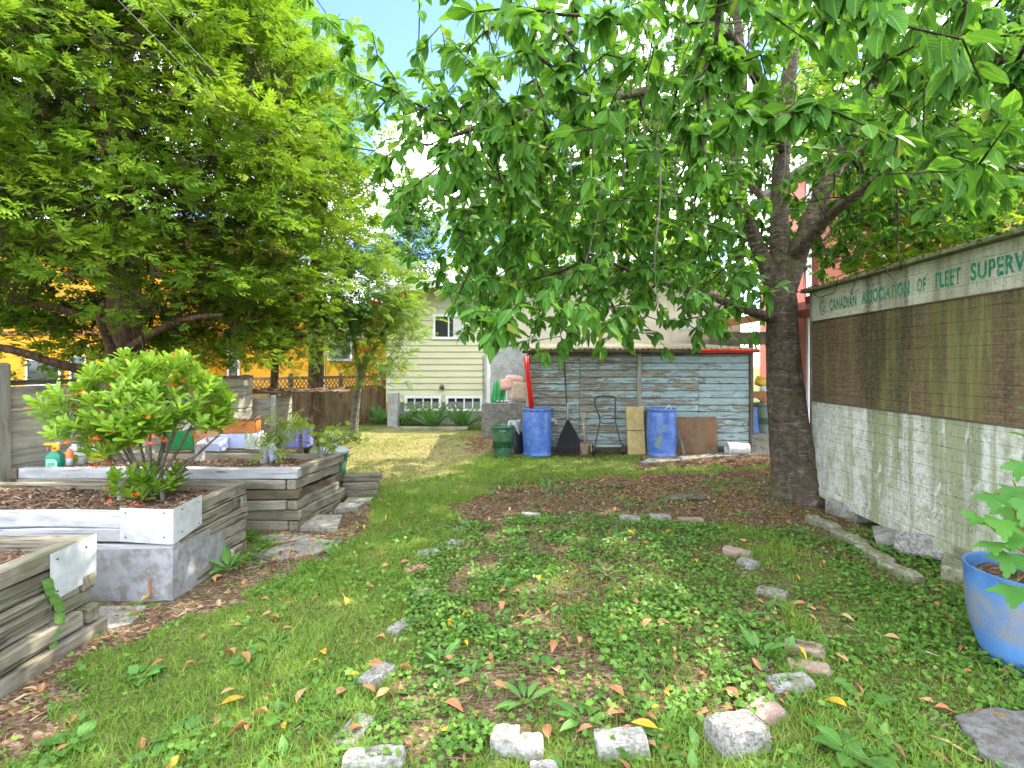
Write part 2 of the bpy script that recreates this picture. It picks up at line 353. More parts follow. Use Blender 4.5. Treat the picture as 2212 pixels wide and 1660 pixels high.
def mk_ground():
    s = NT('ground'); v = s.world(); n1 = s.noise(v, 2.2, 6); n2 = s.noise(v, 26, 6, 0.7); n3 = s.noise(v, 120, 3, 0.6)
    soil = s.ramp(n2, [(0.28, (0.035, 0.023, 0.014)), (0.5, (0.095, 0.064, 0.04)), (0.72, (0.20, 0.145, 0.10))])
    ck = s.n('ShaderNodeTexVoronoi', {'Vector': s.n('ShaderNodeMapping', {'Vector': v, 'Scale': (1, 1.6, 1)}).outputs[0], 'Scale': 42.0, 'Randomness': 1.0})
    chips = s.ramp(s.n('ShaderNodeSeparateColor', {0: ck.outputs['Color']}).outputs[0], [(0.0, (0.06, 0.035, 0.02)), (0.45, (0.15, 0.085, 0.05)), (0.75, (0.26, 0.17, 0.11)), (1.0, (0.40, 0.31, 0.23))])
    soil = s.mix(s.ramp(n1, [(0.35, 0.25), (0.6, 0.75)]), soil, chips)
    veg = s.ramp(n2, [(0.3, (0.045, 0.06, 0.016)), (0.55, (0.12, 0.14, 0.04)), (0.75, (0.26, 0.225, 0.10))])
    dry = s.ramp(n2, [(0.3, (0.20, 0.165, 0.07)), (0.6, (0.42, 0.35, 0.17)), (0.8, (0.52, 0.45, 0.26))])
    k = s.attr('veg'); kk = s.ramp(s.math('ADD', k, s.math('MULTIPLY', s.math('SUBTRACT', n2, 0.5), 0.9)), [(0.35, 0), (0.65, 1)])
    col = s.mix(kk, soil, veg)
    col = s.mix(s.math('MULTIPLY', s.attr('dry'), s.ramp(n1, [(0.3, 0.5), (0.6, 1)])), col, dry)  # blends in the dry patch together with its painted sunlight
    s.bump(s.math('ADD', n2, s.math('MULTIPLY', ck.outputs['Distance'], 0.8)), 0.9, 0.025)
    MATS['ground'] = s.fin(col, 0.95, 0.1)
mk_ground()
def mk_mulch():
    s = NT('mulch'); v = s.world(); ck = s.n('ShaderNodeTexVoronoi', {'Vector': s.n('ShaderNodeMapping', {'Vector': v, 'Scale': (1, 1.8, 1)}).outputs[0], 'Scale': 48.0})
    f = s.n('ShaderNodeSeparateColor', {0: ck.outputs['Color']}).outputs[0]
    col = s.ramp(f, [(0.0, (0.045, 0.026, 0.016)), (0.4, (0.13, 0.075, 0.045)), (0.75, (0.24, 0.15, 0.10)), (1.0, (0.40, 0.30, 0.22))])
    col = s.mix(s.ramp(s.noise(v, 5, 4), [(0.4, 0), (0.65, 0.7)]), col, (0.07, 0.042, 0.026))
    s.bump(s.math('ADD', f, s.noise(v, 40, 4)), 0.9, 0.02); MATS['mulch'] = s.fin(col, 0.95, 0.1)
mk_mulch()
def mk_chip(name, stops, rough=0.9):
    s = NT(name); col = s.ramp(s.attr('rnd'), stops); col = s.mix(s.noise(s.world(), 60, 3), col, tuple(x*0.5 for x in stops[1][1]))
    MATS[name] = s.fin(col, rough, 0.15)
mk_chip('chips', [(0.0, (0.06, 0.034, 0.02)), (0.4, (0.21, 0.12, 0.07)), (0.75, (0.38, 0.26, 0.17)), (1.0, (0.58, 0.47, 0.36))])
mk_chip('twigs', [(0.0, (0.08, 0.06, 0.045)), (0.5, (0.22, 0.17, 0.125)), (1.0, (0.42, 0.36, 0.29))])
mk_chip('dead_spray', [(0.0, (0.04, 0.05, 0.014)), (0.5, (0.09, 0.095, 0.03)), (0.85, (0.16, 0.10, 0.045)), (1.0, (0.24, 0.17, 0.10))])
mk_chip('berry_scatter', [(0, (0.5, 0.03, 0.01)), (0.5, (0.62, 0.05, 0.012)), (1, (0.7, 0.12, 0.02))], 0.4)
def mk_peel():
    s = NT('peeling_blue'); v = s.obj((3, 45, 45)); g = s.noise(v, 1.0, 6, 0.7, 0.5)
    base = s.ramp(g, [(0.3, (0.09, 0.075, 0.055)), (0.5, (0.235, 0.21, 0.165)), (0.72, (0.40, 0.365, 0.30))])
    wp = s.n('ShaderNodeSeparateXYZ', {0: s.n('ShaderNodeNewGeometry').outputs['Position']})
    gx = s.math('MULTIPLY', s.math('SUBTRACT', wp.outputs[0], 1.2), 0.036)
    oi = s.math('MULTIPLY', s.math('SUBTRACT', s.n('ShaderNodeObjectInfo').outputs['Random'], 0.5), 0.13)
    m = s.noise(s.obj((2.2, 1, 11)), 1.6, 8, 0.7, 0.7)
    m2 = s.noise(s.obj((9, 1, 70)), 1.0, 4, 0.6)
    mm = s.math('ADD', s.math('ADD', m, gx), s.math('ADD', oi, s.math('MULTIPLY', s.math('SUBTRACT', m2, 0.5), 0.22)))
    fac = s.ramp(mm, [(0.522, 0), (0.555, 1)])
    paint = s.ramp(s.noise(s.obj((2, 4, 8)), 2, 4), [(0.3, (0.24, 0.335, 0.325)), (0.7, (0.41, 0.495, 0.515))])
    col = s.mix(fac, base, paint)
    s.bump(s.math('ADD', s.math('MULTIPLY', fac, 0.8), s.math('MULTIPLY', g, 0.5)), 0.6, 0.006)
    MATS['peeling_blue'] = s.fin(col, 0.85, 0.2)
mk_peel()
def mk_sign(name, stops, algae, lo, hi, chip=None, dl=.54):
    """old painted boards with algae streaks running down"""
    s = NT(name); v = s.world((1, 2.4, 0.16)); st = s.noise(v, 1.5, 7, 0.6, 0.25); fine = s.noise(s.world((1, 8, 0.6)), 1.6, 6, 0.65)
    sp = s.noise(s.world(), 30, 6, 0.72); gr = s.noise(s.world((1, 6, 120)), 1.0, 5, 0.65)
    col = s.ramp(s.math('ADD', s.math('MULTIPLY', gr, .5), s.math('MULTIPLY', sp, .5)), stops)
    col = s.mix(s.ramp(s.math('ADD', s.math('MULTIPLY', st, .65), s.math('MULTIPLY', fine, .35)), [(lo, 0), (hi, 0.85)]), col, s.ramp(fine, [(0.35, algae[0]), (0.65, algae[1])]))
    dk = s.noise(s.world((1, 1.7, 0.22)), 1.2, 6, 0.65)
    col = s.mix(s.math('MULTIPLY', s.ramp(dk, [(dl, 0), (dl+.10, 0.9)]), s.ramp(sp, [(0.35, 1), (0.6, 0.45)])), col, (0.04, 0.036, 0.022))
    sk = s.ramp(s.noise(s.world((1, 1, 0.55)), 70, 4, 0.7), [(0.57, 0), (0.63, 0.9)])
    col = s.mix(s.math('MULTIPLY', sk, s.ramp(s.noise(s.world(), 2.4, 4), [(0.42, 0), (0.6, 1)])), col, (0.05, 0.055, 0.025))
    if chip:
        col = s.mix(s.ramp(s.noise(s.world((1, 1, 0.7)), 7, 8, 0.72), [(0.50, 0), (0.62, 0.75)]), col, algae[1]); col = s.mix(s.ramp(s.noise(s.world((1, 1, 0.8)), 16, 7, 0.75), [(0.58, 0), (0.66, 0.7)]), col, (0.10, 0.11, 0.05))
        col = s.mix(s.ramp(s.noise(s.world((1, 1.6, 0.7)), 3.2, 9, 0.72, 0.6), [(0.585, 0), (0.66, 0.6)]), col, chip)
    s.bump(s.math('ADD', gr, sp), 0.35, 0.006); MATS[name] = s.fin(col, 0.85, 0.2)
mk_sign('sign_white', [(0.35, (0.36, 0.365, 0.30)), (0.5, (0.57, 0.575, 0.52)), (0.65, (0.70, 0.705, 0.67))], ((0.13, 0.15, 0.05), (0.27, 0.29, 0.15)), 0.465, 0.57, (0.74, 0.75, 0.76), .56)
mk_sign('sign_top', [(0.35, (0.36, 0.34, 0.25)), (0.5, (0.56, 0.54, 0.45)), (0.65, (0.68, 0.665, 0.59))], ((0.16, 0.14, 0.07), (0.29, 0.265, 0.16)), 0.48, 0.62, None, .58)
mk_sign('sign_brown', [(0.35, (0.065, 0.045, 0.025)), (0.5, (0.145, 0.100, 0.060)), (0.66, (0.26, 0.175, 0.115))], ((0.090, 0.085, 0.028), (0.235, 0.225, 0.085)), 0.47, 0.58, None, .50)
def mk_letter():
    s = NT('lettering_green'); n = s.noise(s.world((1, 3, 1)), 22, 6, 0.7); gr = s.noise(s.world((1, 6, 120)), 1.0, 5, 0.65)
    MATS['lettering_green'] = s.fin(s.mix(s.ramp(n, [(0.535, 0), (0.63, 0.85)]), s.ramp(gr, [(0.3, (0.006, 0.145, 0.075)), (0.7, (0.02, 0.27, 0.15))]), (0.52, 0.50, 0.42)), 0.8, 0.2)
    s = NT('emblem_dark'); n = s.noise(s.world(), 22, 6, 0.7)
    MATS['emblem_dark'] = s.fin(s.mix(s.ramp(n, [(0.48, 0), (0.60, 0.8)]), (0.05, 0.085, 0.05), (0.45, 0.43, 0.36)), 0.8, 0.2)
mk_letter()
def mk_bark(name, cols, lent=True, moss=0.5):
    s = NT(name); v = s.world()
    if lent: n = s.math('ADD', s.math('MULTIPLY', s.noise(s.world((4, 4, 15)), 1.4, 7, 0.74, 1.4), .6), s.math('MULTIPLY', s.noise(s.world((13, 13, 3)), 1.0, 6, 0.7, 0.8), .4))
    else: n = s.noise(s.world((26, 26, 2.2)), 1.0, 6, 0.7, 0.8)
    n2 = s.noise(v, 14, 6, 0.7)
    col = s.ramp(s.math('ADD', s.math('MULTIPLY', n, .6), s.math('MULTIPLY', n2, .4)), [(0.36, cols[0]), (0.52, cols[1]), (0.68, cols[2])])
    lf = None
    if lent:
        lf = s.ramp(s.math('ADD', s.noise(s.world((6, 6, 40)), 1.0, 4, 0.6, 0.5), s.math('MULTIPLY', s.math('SUBTRACT', s.noise(v, 2.2, 3), 0.5), 0.35)), [(0.59, 0), (0.64, 1)])
        col = s.mix(s.math('MULTIPLY', lf, 0.7), col, (0.24, 0.195, 0.155))
        col = s.mix(s.ramp(s.noise(v, 7, 8, 0.75, 0.6), [(0.585, 0), (0.64, 0.75)]), col, (0.24, 0.245, 0.205))
        sp = s.n('ShaderNodeTexVoronoi', {'Vector': v, 'Scale': 26.0}).outputs['Distance']
        col = s.mix(s.math('MULTIPLY', s.ramp(sp, [(0.08, 1), (0.13, 0)]), s.ramp(s.noise(v, 5, 3), [(0.48, 0), (0.6, 0.9)])), col, (0.45, 0.47, 0.42))
    if moss:
        nz = s.n('ShaderNodeSeparateXYZ', {0: s.n('ShaderNodeNewGeometry').outputs['Normal']}).outputs[2]
        mf = s.ramp(s.math('ADD', s.noise(v, 6, 5), s.math('MULTIPLY', nz, 0.25)), [(0.55, 0), (0.72, 1)])
        col = s.mix(s.math('MULTIPLY', mf, moss), col, (0.10, 0.105, 0.018))
    s.bump(s.math('ADD', s.math('ADD', n, s.math('MULTIPLY', n2, 0.7)), s.math('MULTIPLY', s.noise(v, 3.5, 4), 1.5)), 1.0, 0.05); MATS[name] = s.fin(col, 0.95, 0.1)
mk_bark('bark_cherry', [(0.030, 0.024, 0.018), (0.115, 0.088, 0.066), (0.24, 0.195, 0.15)])
mk_bark('bark_twig', [(0.03, 0.023, 0.017), (0.09, 0.07, 0.052), (0.26, 0.235, 0.19)], lent=False, moss=0.6)
mk_bark('bark_cedar', [(0.055, 0.032, 0.02), (0.17, 0.105, 0.065), (0.31, 0.215, 0.15)], lent=False, moss=0.0)
mk_bark('bark_grey', [(0.07, 0.06, 0.045), (0.22, 0.20, 0.15), (0.40, 0.37, 0.30)], lent=False, moss=0.4)
def mk_roofmoss():
    s = NT('corrugated_moss'); n = s.noise(s.world(), 6, 7, 0.7); n2 = s.noise(s.world(), 30, 5, 0.7)
    col = s.ramp(n2, [(0.3, (0.13, 0.11, 0.085)), (0.55, (0.27, 0.23, 0.19)), (0.75, (0.36, 0.20, 0.11))])
    col = s.mix(s.ramp(n, [(0.47, 0), (0.58, 1)]), col, s.ramp(n2, [(0.3, (0.075, 0.085, 0.012)), (0.7, (0.19, 0.18, 0.03))]))
    s.bump(n2, 0.8, 0.02); MATS['corrugated_moss'] = s.fin(col, 0.9, 0.1)
mk_roofmoss()
def mk_pot():
    s = NT('pot_blue'); z = s.n('ShaderNodeSeparateXYZ', {0: s.n('ShaderNodeNewGeometry').outputs['Position']}).outputs[2]
    n = s.noise(s.world(), 5, 7, 0.65, 0.4); n2 = s.noise(s.world(), 90, 4, 0.7)
    blue = s.ramp(n, [(0.3, (0.055, 0.160, 0.40)), (0.7, (0.11, 0.25, 0.52))])
    band = s.math('MULTIPLY', s.ramp(z, [(0.14, 0), (0.20, 1)]), s.ramp(z, [(0.36, 1), (0.43, 0)]))
    fac = s.math('MULTIPLY', band, s.ramp(s.math('ADD', n, s.math('MULTIPLY', n2, 0.25)), [(0.46, 0.05), (0.72, 0.9)]))
    col = s.mix(fac, blue, s.ramp(n2, [(0.3, (0.19, 0.18, 0.15)), (0.7, (0.25, 0.235, 0.20))]))
    s.bump(n2, 0.25, 0.004); MATS['pot_blue'] = s.fin(col, 0.5, 0.4)
mk_pot()
# foliage
leafmat('leaf_cherry', [(0.0, (0.022, 0.082, 0.013)), (0.5, (0.048, 0.155, 0.021)), (0.94, (0.105, 0.24, 0.032)), (0.965, (0.42, 0.30, 0.03))], 0.38, (0.20, 0.42, 0.02), 0.6, True, 0.15)
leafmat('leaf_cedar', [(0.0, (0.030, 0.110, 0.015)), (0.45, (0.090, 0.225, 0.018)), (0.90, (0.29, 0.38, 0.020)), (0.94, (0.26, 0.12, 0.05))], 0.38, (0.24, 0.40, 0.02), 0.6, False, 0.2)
leafmat('leaf_cedar_dark', [(0.0, (0.028, 0.080, 0.016)), (0.5, (0.065, 0.155, 0.024)), (1.0, (0.12, 0.22, 0.035))], 0.32, (0.12, 0.25, 0.03), 0.6, False, 0.2)
leafmat('leaf_rowan', [(0.0, (0.075, 0.16, 0.016)), (0.5, (0.15, 0.28, 0.028)), (1.0, (0.26, 0.38, 0.045))], 0.42, (0.36, 0.50, 0.04), 0.5, False)
leafmat('leaf_maple', [(0.0, (0.055, 0.14, 0.012)), (0.5, (0.12, 0.24, 0.02)), (0.94, (0.24, 0.34, 0.03)), (0.97, (0.5, 0.22, 0.03))], 0.48, (0.42, 0.56, 0.03), 0.5, False)
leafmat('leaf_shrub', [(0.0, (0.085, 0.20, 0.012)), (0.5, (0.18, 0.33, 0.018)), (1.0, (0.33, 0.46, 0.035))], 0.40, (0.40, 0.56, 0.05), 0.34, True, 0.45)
leafmat('leaf_pot', [(0.0, (0.050, 0.17, 0.03)), (0.5, (0.085, 0.25, 0.04)), (1.0, (0.15, 0.33, 0.05))], 0.35, (0.26, 0.48, 0.05), 0.45, False)
leafmat('leaf_cover', [(0.0, (0.042, 0.120, 0.016)), (0.5, (0.105, 0.240, 0.030)), (1.0, (0.23, 0.38, 0.055))], 0.3, (0.2, 0.40, 0.04), 0.5, False)
leafmat('leaf_weed', [(0.0, (0.05, 0.14, 0.028)), (0.5, (0.09, 0.22, 0.036)), (1.0, (0.16, 0.30, 0.06))], 0.3, (0.24, 0.44, 0.05), 0.4)
leafmat('leaf_young', [(0.0, (0.12, 0.20, 0.02)), (0.5, (0.22, 0.32, 0.035)), (1.0, (0.34, 0.40, 0.06))], 0.4, (0.42, 0.52, 0.05), 0.5, False)
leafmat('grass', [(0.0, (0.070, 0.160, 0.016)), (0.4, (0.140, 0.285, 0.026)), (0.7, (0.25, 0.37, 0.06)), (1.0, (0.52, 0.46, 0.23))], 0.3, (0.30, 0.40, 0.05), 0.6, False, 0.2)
leafmat('grass_dry_sunlit', [(0.0, (0.17, 0.19, 0.05)), (0.4, (0.33, 0.30, 0.11)), (1.0, (0.55, 0.47, 0.25))], 0.25, (0.45, 0.40, 0.15), 0.7, False, 0.2)
leafmat('leaf_yellow', [(0.0, (0.55, 0.22, 0.02)), (0.5, (0.66, 0.36, 0.03)), (1.0, (0.60, 0.42, 0.08))], 0.2, (0.7, 0.4, 0.05), 0.5)
leafmat('leaf_brown', [(0.0, (0.14, 0.055, 0.022)), (0.45, (0.30, 0.125, 0.05)), (0.8, (0.46, 0.22, 0.10)), (1.0, (0.50, 0.36, 0.20))], 0.12, (0.4, 0.2, 0.08), 0.7)
leafmat('fern_leaf', [(0.0, (0.03, 0.10, 0.025)), (0.5, (0.07, 0.18, 0.04)), (1.0, (0.13, 0.25, 0.07))], 0.3, (0.2, 0.4, 0.06), 0.5, False)
M_ = MATS

# ---------------------------------------------------------------- ground
BED_PX = [(765, 1570), (815, 1460), (868, 1355), (903, 1283), (915, 1210), (980, 1172), (1005, 1128), (1145, 1113), (1360, 1118), (1490, 1120), (1560, 1155),
          (1612, 1205), (1672, 1277), (1740, 1400), (1710, 1480), (1650, 1535), (1592, 1600), (1340, 1612), (1118, 1612), (800, 1640)]
BED = np.array([G(*p)[:2] for p in BED_PX])
def inpoly(x, y, poly):
    x = np.asarray(x, float); c = np.zeros(x.shape, bool); n = len(poly)
    for i in range(n):
        x0, y0 = poly[i]; x1, y1 = poly[i-1]
        c ^= ((y0 > y) != (y1 > y)) & (x < (x1-x0)*(y-y0)/(y1-y0+1e-12)+x0)
    return c
MULCH = np.array([G(*p)[:2] for p in [(985, 1140), (1000, 1085), (1120, 1050), (1300, 1030), (1560, 1020), (1690, 1010), (1800, 1100), (1900, 1180), (2080, 1290), (2080, 1330), (1850, 1240), (1700, 1170), (1560, 1128), (1300, 1112)]])
SOIL2 = np.array([G(*p)[:2] for p in [(-200, 1800), (-200, 1500), (185, 1385), (190, 1310), (350, 1310), (500, 1215), (560, 1210), (560, 1140), (740, 1080), (790, 1085), (760, 1160), (600, 1250), (430, 1330), (270, 1390), (120, 1480), (60, 1600)]])
DIRT3 = np.array([G(*p)[:2] for p in [(1010, 978), (1020, 945), (1060, 930), (1150, 930), (1640, 945), (1680, 980), (1670, 1008), (1360, 1010), (1390, 985), (1100, 984)]])
DRY_SUNLIT = np.array([G(*p)[:2] for p in [(690, 1010), (720, 945), (840, 925), (1040, 928), (1080, 965), (960, 1030), (820, 1050)]])  # outline of the dry grass whose sunlit tone is painted in
def edge_noise(x, y): return (vn(x, y, 3.1, 11)-.5)*.5+(vn(x, y, 8, 12)-.5)*.25
def regions(x, y):
    ex = x+edge_noise(x, y)*.8; ey = y+edge_noise(y+9, x+5)*.8
    bed = inpoly(ex, ey, BED); mul = inpoly(ex, ey, MULCH) & ~bed; soil = inpoly(ex, ey, SOIL2); dirt = inpoly(ex, ey, DIRT3); dry = inpoly(ex, ey, DRY_SUNLIT)
    return bed, mul, soil, dirt, dry
def nonuni(a, b, fine, lo, hi):
    core = np.arange(lo, hi, fine); o1 = lo-np.geomspace(0.2, lo-a, 24)[::-1]; o2 = hi+np.geomspace(0.02, b-hi, 26); return np.concatenate([o1, core, o2])
gx = nonuni(-900, 900, 0.07, -6, 6.5); gy = nonuni(-600, 1200, 0.07, 1.4, 15)
XX, YY = np.meshgrid(gx, gy); ZZ = np.where((abs(XX) < 8) & (YY < 17) & (YY > 0), gz(XX, YY), 0)
nx, ny = len(gx), len(gy); idx = np.arange(nx*ny).reshape(ny, nx)
quads = np.stack([idx[:-1, :-1], idx[:-1, 1:], idx[1:, 1:], idx[1:, :-1]], -1).reshape(-1, 4)
gm = bpy.data.meshes.new('ground'); gm.vertices.add(nx*ny); gm.vertices.foreach_set('co', np.stack([XX, YY, ZZ], -1).astype(np.float32).ravel())
gm.loops.add(quads.size); gm.loops.foreach_set('vertex_index', quads.astype(np.int32).ravel()); gm.polygons.add(len(quads)); gm.polygons.foreach_set('loop_start', np.arange(0, quads.size, 4, dtype=np.int32))
gm.polygons.foreach_set('use_smooth', np.ones(len(quads), bool)); gm.update(calc_edges=True)
b_, m_, s_, d_, y_ = regions(XX.ravel(), YY.ravel())
veg = np.where(m_ | s_ | d_, 0.05, np.where(b_, 0.35, 0.9)).astype(np.float32)
gm.attributes.new('veg', 'FLOAT', 'POINT').data.foreach_set('value', veg)
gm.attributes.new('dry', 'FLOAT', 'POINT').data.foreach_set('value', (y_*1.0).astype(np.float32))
gm.materials.append(M_['ground']); props(link('ground', gm), kind='structure', label='lawn and bare soil of the back yard')
def slab(name, pts, mat, z0=-0.02, z1=0.035, parent=None, seed=0, label=None, cat=None):
    r = random.Random(seed); n = len(pts); c = Vector((sum(p[0] for p in pts)/n, sum(p[1] for p in pts)/n, 0))
    V = []
    for z, k in ((z0, 1.0), (z1-0.006, 1.0), (z1, 0.97)):
        for p in pts: q = c+(Vector((p[0], p[1], 0))-c)*k; V.append((q.x, q.y, z+r.uniform(-.003, .003)))
    Fc = [tuple(2*n+i for i in range(n))]
    for k in range(2):
        for i in range(n): Fc.append((k*n+i, k*n+(i+1) % n, (k+1)*n+(i+1) % n, (k+1)*n+i))
    o = ob(name, (V, Fc), mat, parent)
    return props(o, label, cat)
# concrete path in front of the shed, paved yard beside it
pth = props(thing('path', None, None), kind='structure', label='broken concrete path beside the shed')
pp = [(1378, 1003), (1440, 1000), (1520, 992), (1600, 986), (1690, 982)]; qq = [(1400, 993), (1470, 986), (1550, 980), (1630, 975), (1700, 972)]
for i in range(4):
    slab('slab', [G(pp[i][0]+2, pp[i][1]), G(pp[i+1][0]-2, pp[i+1][1]), G(qq[i+1][0]-2, qq[i+1][1]), G(qq[i][0]+2, qq[i][1])], M_['paver'], -0.02, 0.03, pth, i)
props(slab('yard_paving', [(4.62, 9.9), (7.2, 9.6), (7.4, 14.6), (4.62, 14.8)], M_['paver'], -0.02, 0.02), kind='structure')
stp = [([(648, 1150), (728, 1150), (740, 1122), (672, 1122)], 'flat concrete stepping stone nearest the timber bed corner', 0.05),
       ([(722, 1112), (772, 1106), (790, 1096), (735, 1097)], 'small pale stepping stone below the timber step', 0.06),
       ([(742, 1096), (800, 1092), (806, 1083), (752, 1083)], 'grey stepping stone right in front of the timber step', 0.05),
       ([(552, 1185), (640, 1170), (700, 1160), (610, 1158), (556, 1160)], 'sunken grey paving slab between the two long beds', 0.02),
       ([(560, 1222), (690, 1200), (742, 1172), (660, 1168), (562, 1196)], 'largest sunken paving slab beside the lawn edge', 0.022),
       ([(196, 1372), (285, 1350), (318, 1312), (202, 1314)], 'half buried paving slab between the two nearest beds', 0.015),
       ([(2062, 1566), (2078, 1592), (2100, 1612), (2112, 1640), (2140, 1662), (2230, 1690), (2340, 1720), (2340, 1575), (2250, 1552), (2190, 1556), (2150, 1546), (2110, 1556)], 'dark slate slab lying in the near lawn corner', 0.045)]
for i, (px_, lb, z) in enumerate(stp):
    slab('paving_slab', [G(a, b) for a, b in px_], M_['slate'] if i == 6 else M_['paver'], -0.03, z, None, i+20, lb, 'paving slab')

# ---------------------------------------------------------------- yellow house
HY = 15.0
house = thing('yellow_house', 'pale yellow house with horizontal siding and basement windows', 'house', (0, 0, 0))
HL, HR, RX = -3.55, 6.5, 2.3
def roof_z(x): return 4.62-abs(x-RX)*0.165
vv = [(HL, HY, -.1), (HR, HY, -.1), (HR, HY, roof_z(HR)-.05), (RX, HY, roof_z(RX)-.05), (HL, HY, roof_z(HL)-.05)]
vb = [(x, y+9.5, z) for x, y, z in vv]
ob('wall', (vv+vb, [(0, 1, 2, 3, 4), (9, 8, 7, 6, 5), (0, 4, 9, 5), (1, 6, 7, 2), (0, 5, 6, 1)]), M_['house_beige'], house)
BX = -0.45                       # siding stops here, pale panels beyond
wins = [(P(938, 0, HY).x, P(1001, 0, HY).x, P(0, 731, HY).z, P(0, 682, HY).z), (P(878, 0, HY).x, P(951, 0, HY).x, P(0, 886, HY).z, P(0, 858, HY).z), (P(966, 0, HY).x, P(1040, 0, HY).x, P(0, 886, HY).z, P(0, 858, HY).z)]
ch = 0.178; z = 0.62; k = 0
def sideboard(x0, x1, z0, h):
    L = x1-x0; V = [(-L/2, 0, 0), (L/2, 0, 0), (L/2, -.040, 0), (-L/2, -.040, 0), (-L/2, -.012, h+.008), (L/2, -.012, h+.008), (-L/2, 0, h+.008), (L/2, 0, h+.008)]
    Fc = [(3, 2, 5, 4), (0, 1, 2, 3), (4, 5, 7, 6), (0, 3, 4, 6), (1, 7, 5, 2)]
    ob('siding_board', (V, Fc), M_['house_yellow'], house, loc=((x0+x1)/2, HY-.002, z0))
while z < 3.75:
    spans = [(HL-.02, BX)]
    for (a, b, c, d) in wins:
        if z+ch > c and z < d:
            ns_ = []
            for (p, q) in spans:
                if b < p or a > q: ns_.append((p, q)); continue
                if a-p > .02: ns_.append((p, a-.05))
                if q-b > .02: ns_.append((b+.05, q))
            spans = ns_
    for (p, q) in spans:
        p2 = max(p, RX-(4.62-z-ch-.05)/0.165)          # follow the roof slope
        if q-p2 > .05: sideboard(p2, q, z, ch)
    z += ch
ob('foundation', mv(box(BX-HL, .06, .7, .005), (BX+HL)/2, HY-.03, .27), M_['concrete'], house)
for i, x in enumerate(np.arange(BX+.06, HR-.3, 1.22)):
    bar('batten', (x, HY-.015, .1), (x, HY-.015, roof_z(x)-.12), .03, .06, M_['house_beige'], house, up=(1, 0, 0))
def window(a, b, c, d, nm, curtain=False):
    fr = .045; w_ = thing('window', None, None, ((a+b)/2, HY, (c+d)/2)); w_.parent = house
    W, H_ = b-a, d-c
    for p0, p1 in (((-W/2, 0, -H_/2), (W/2, 0, -H_/2)), ((-W/2, 0, H_/2), (W/2, 0, H_/2))): bar('frame', (p0[0]-fr, -.04, p0[2]), (p1[0]+fr, -.04, p1[2]), .07, fr*1.6, M_['trim_white'], w_)
    for x in (-W/2, W/2): bar('frame', (x, -.043, -H_/2+fr*.8), (x, -.043, H_/2-fr*.8), .07, fr*1.6, M_['trim_white'], w_, up=(1, 0, 0))
    for k_ in range(nm):
        x = -W/2+W*(k_+1)/(nm+1); bar('mullion', (x, -.04, -H_/2+fr), (x, -.04, H_/2-fr), .05, .035, M_['trim_white'], w_, up=(1, 0, 0))
    for k_ in range(nm+1):
        x0, x1 = -W/2+W*k_/(nm+1)+.02, -W/2+W*(k_+1)/(nm+1)-.02
        ob('pane', ([(x0, -.02, -H_/2+.02), (x1, -.02, -H_/2+.02), (x1, -.02, H_/2-.02), (x0, -.02, H_/2-.02)], [(0, 1, 2, 3)]), M_['glass_dark'], w_)
    if curtain:
        V, Fc = [], []
        for j in range(9):
            x = W/2-.05-.24*j/8; y = -.024-.008*(j % 2)
            V += [(x, y, -H_/2+.03), (x, y, H_/2-.03)]
            if j: Fc.append((2*j-2, 2*j-1, 2*j+1, 2*j))
        ob('curtain', (V, Fc), M_['curtain'], w_)
window(*wins[0], 1, True); window(*wins[1], 3); window(*wins[2], 3)
for sgn, e in ((-1, HL-.45), (1, HR+.45)):
    bar('roof', (RX, HY+4.5, 4.70), (e, HY+4.5, roof_z(e)+.08), 10.4, .10, M_['roof_pale'], house)
    bar('fascia', (RX+sgn*.02, HY-.72, 4.60), (e, HY-.72, roof_z(e)-.02), .03, .20, M_['trim_white'], house)
ob('wall_lamp', join(lathe([(.02, -.10), (.06, -.08), (.07, .0), (.03, .05), (.0, .06)], 12), mv(box(.05, .1, .04), 0, .05, .02)), M_['nail'], house, loc=(P(955, 0, HY).x, HY-.1, P(0, 835, HY).z))
# porch beside the shed: pale roof on posts with a stair rail
porch = thing('side_porch', 'side porch with pale sloping roof, brown fascia and posts', 'porch', (5.6, 13.6, 0))
bar('roof', (-.95, 0, 2.62), (1.3, 0, 3.0), 2.2, .07, M_['roof_pale'], porch)
bar('fascia', (-.95, -1.13, 2.58), (1.3, -1.13, 2.96), .04, .18, M_['fascia_brown'], porch)
bar('beam', (-.9, -1.0, 2.30), (1.3, -1.0, 2.30), .08, .30, M_['timber_dark'], porch)
for x in (.10, 1.2): bar('post', (x, -1.0, 0), (x, -1.0, 2.15), .09, .09, M_['timber_dark'], porch, up=(1, 0, 0))
bar('stair_rail', (-.95, -.9, 1.70), (1.2, -.9, .35), .05, .10, M_['fascia_brown'], porch)
for i in range(5): bar('wall_board', (-.9+i*.2, -.2, .6), (-.9+i*.2, -.2, 2.3), .02, .19, M_['house_beige'], porch, up=(1, 0, 0))
bar('skirt_board', (-.9, -.95, .95), (1.2, -.95, .95), .03, .16, M_['fascia_brown'], porch)

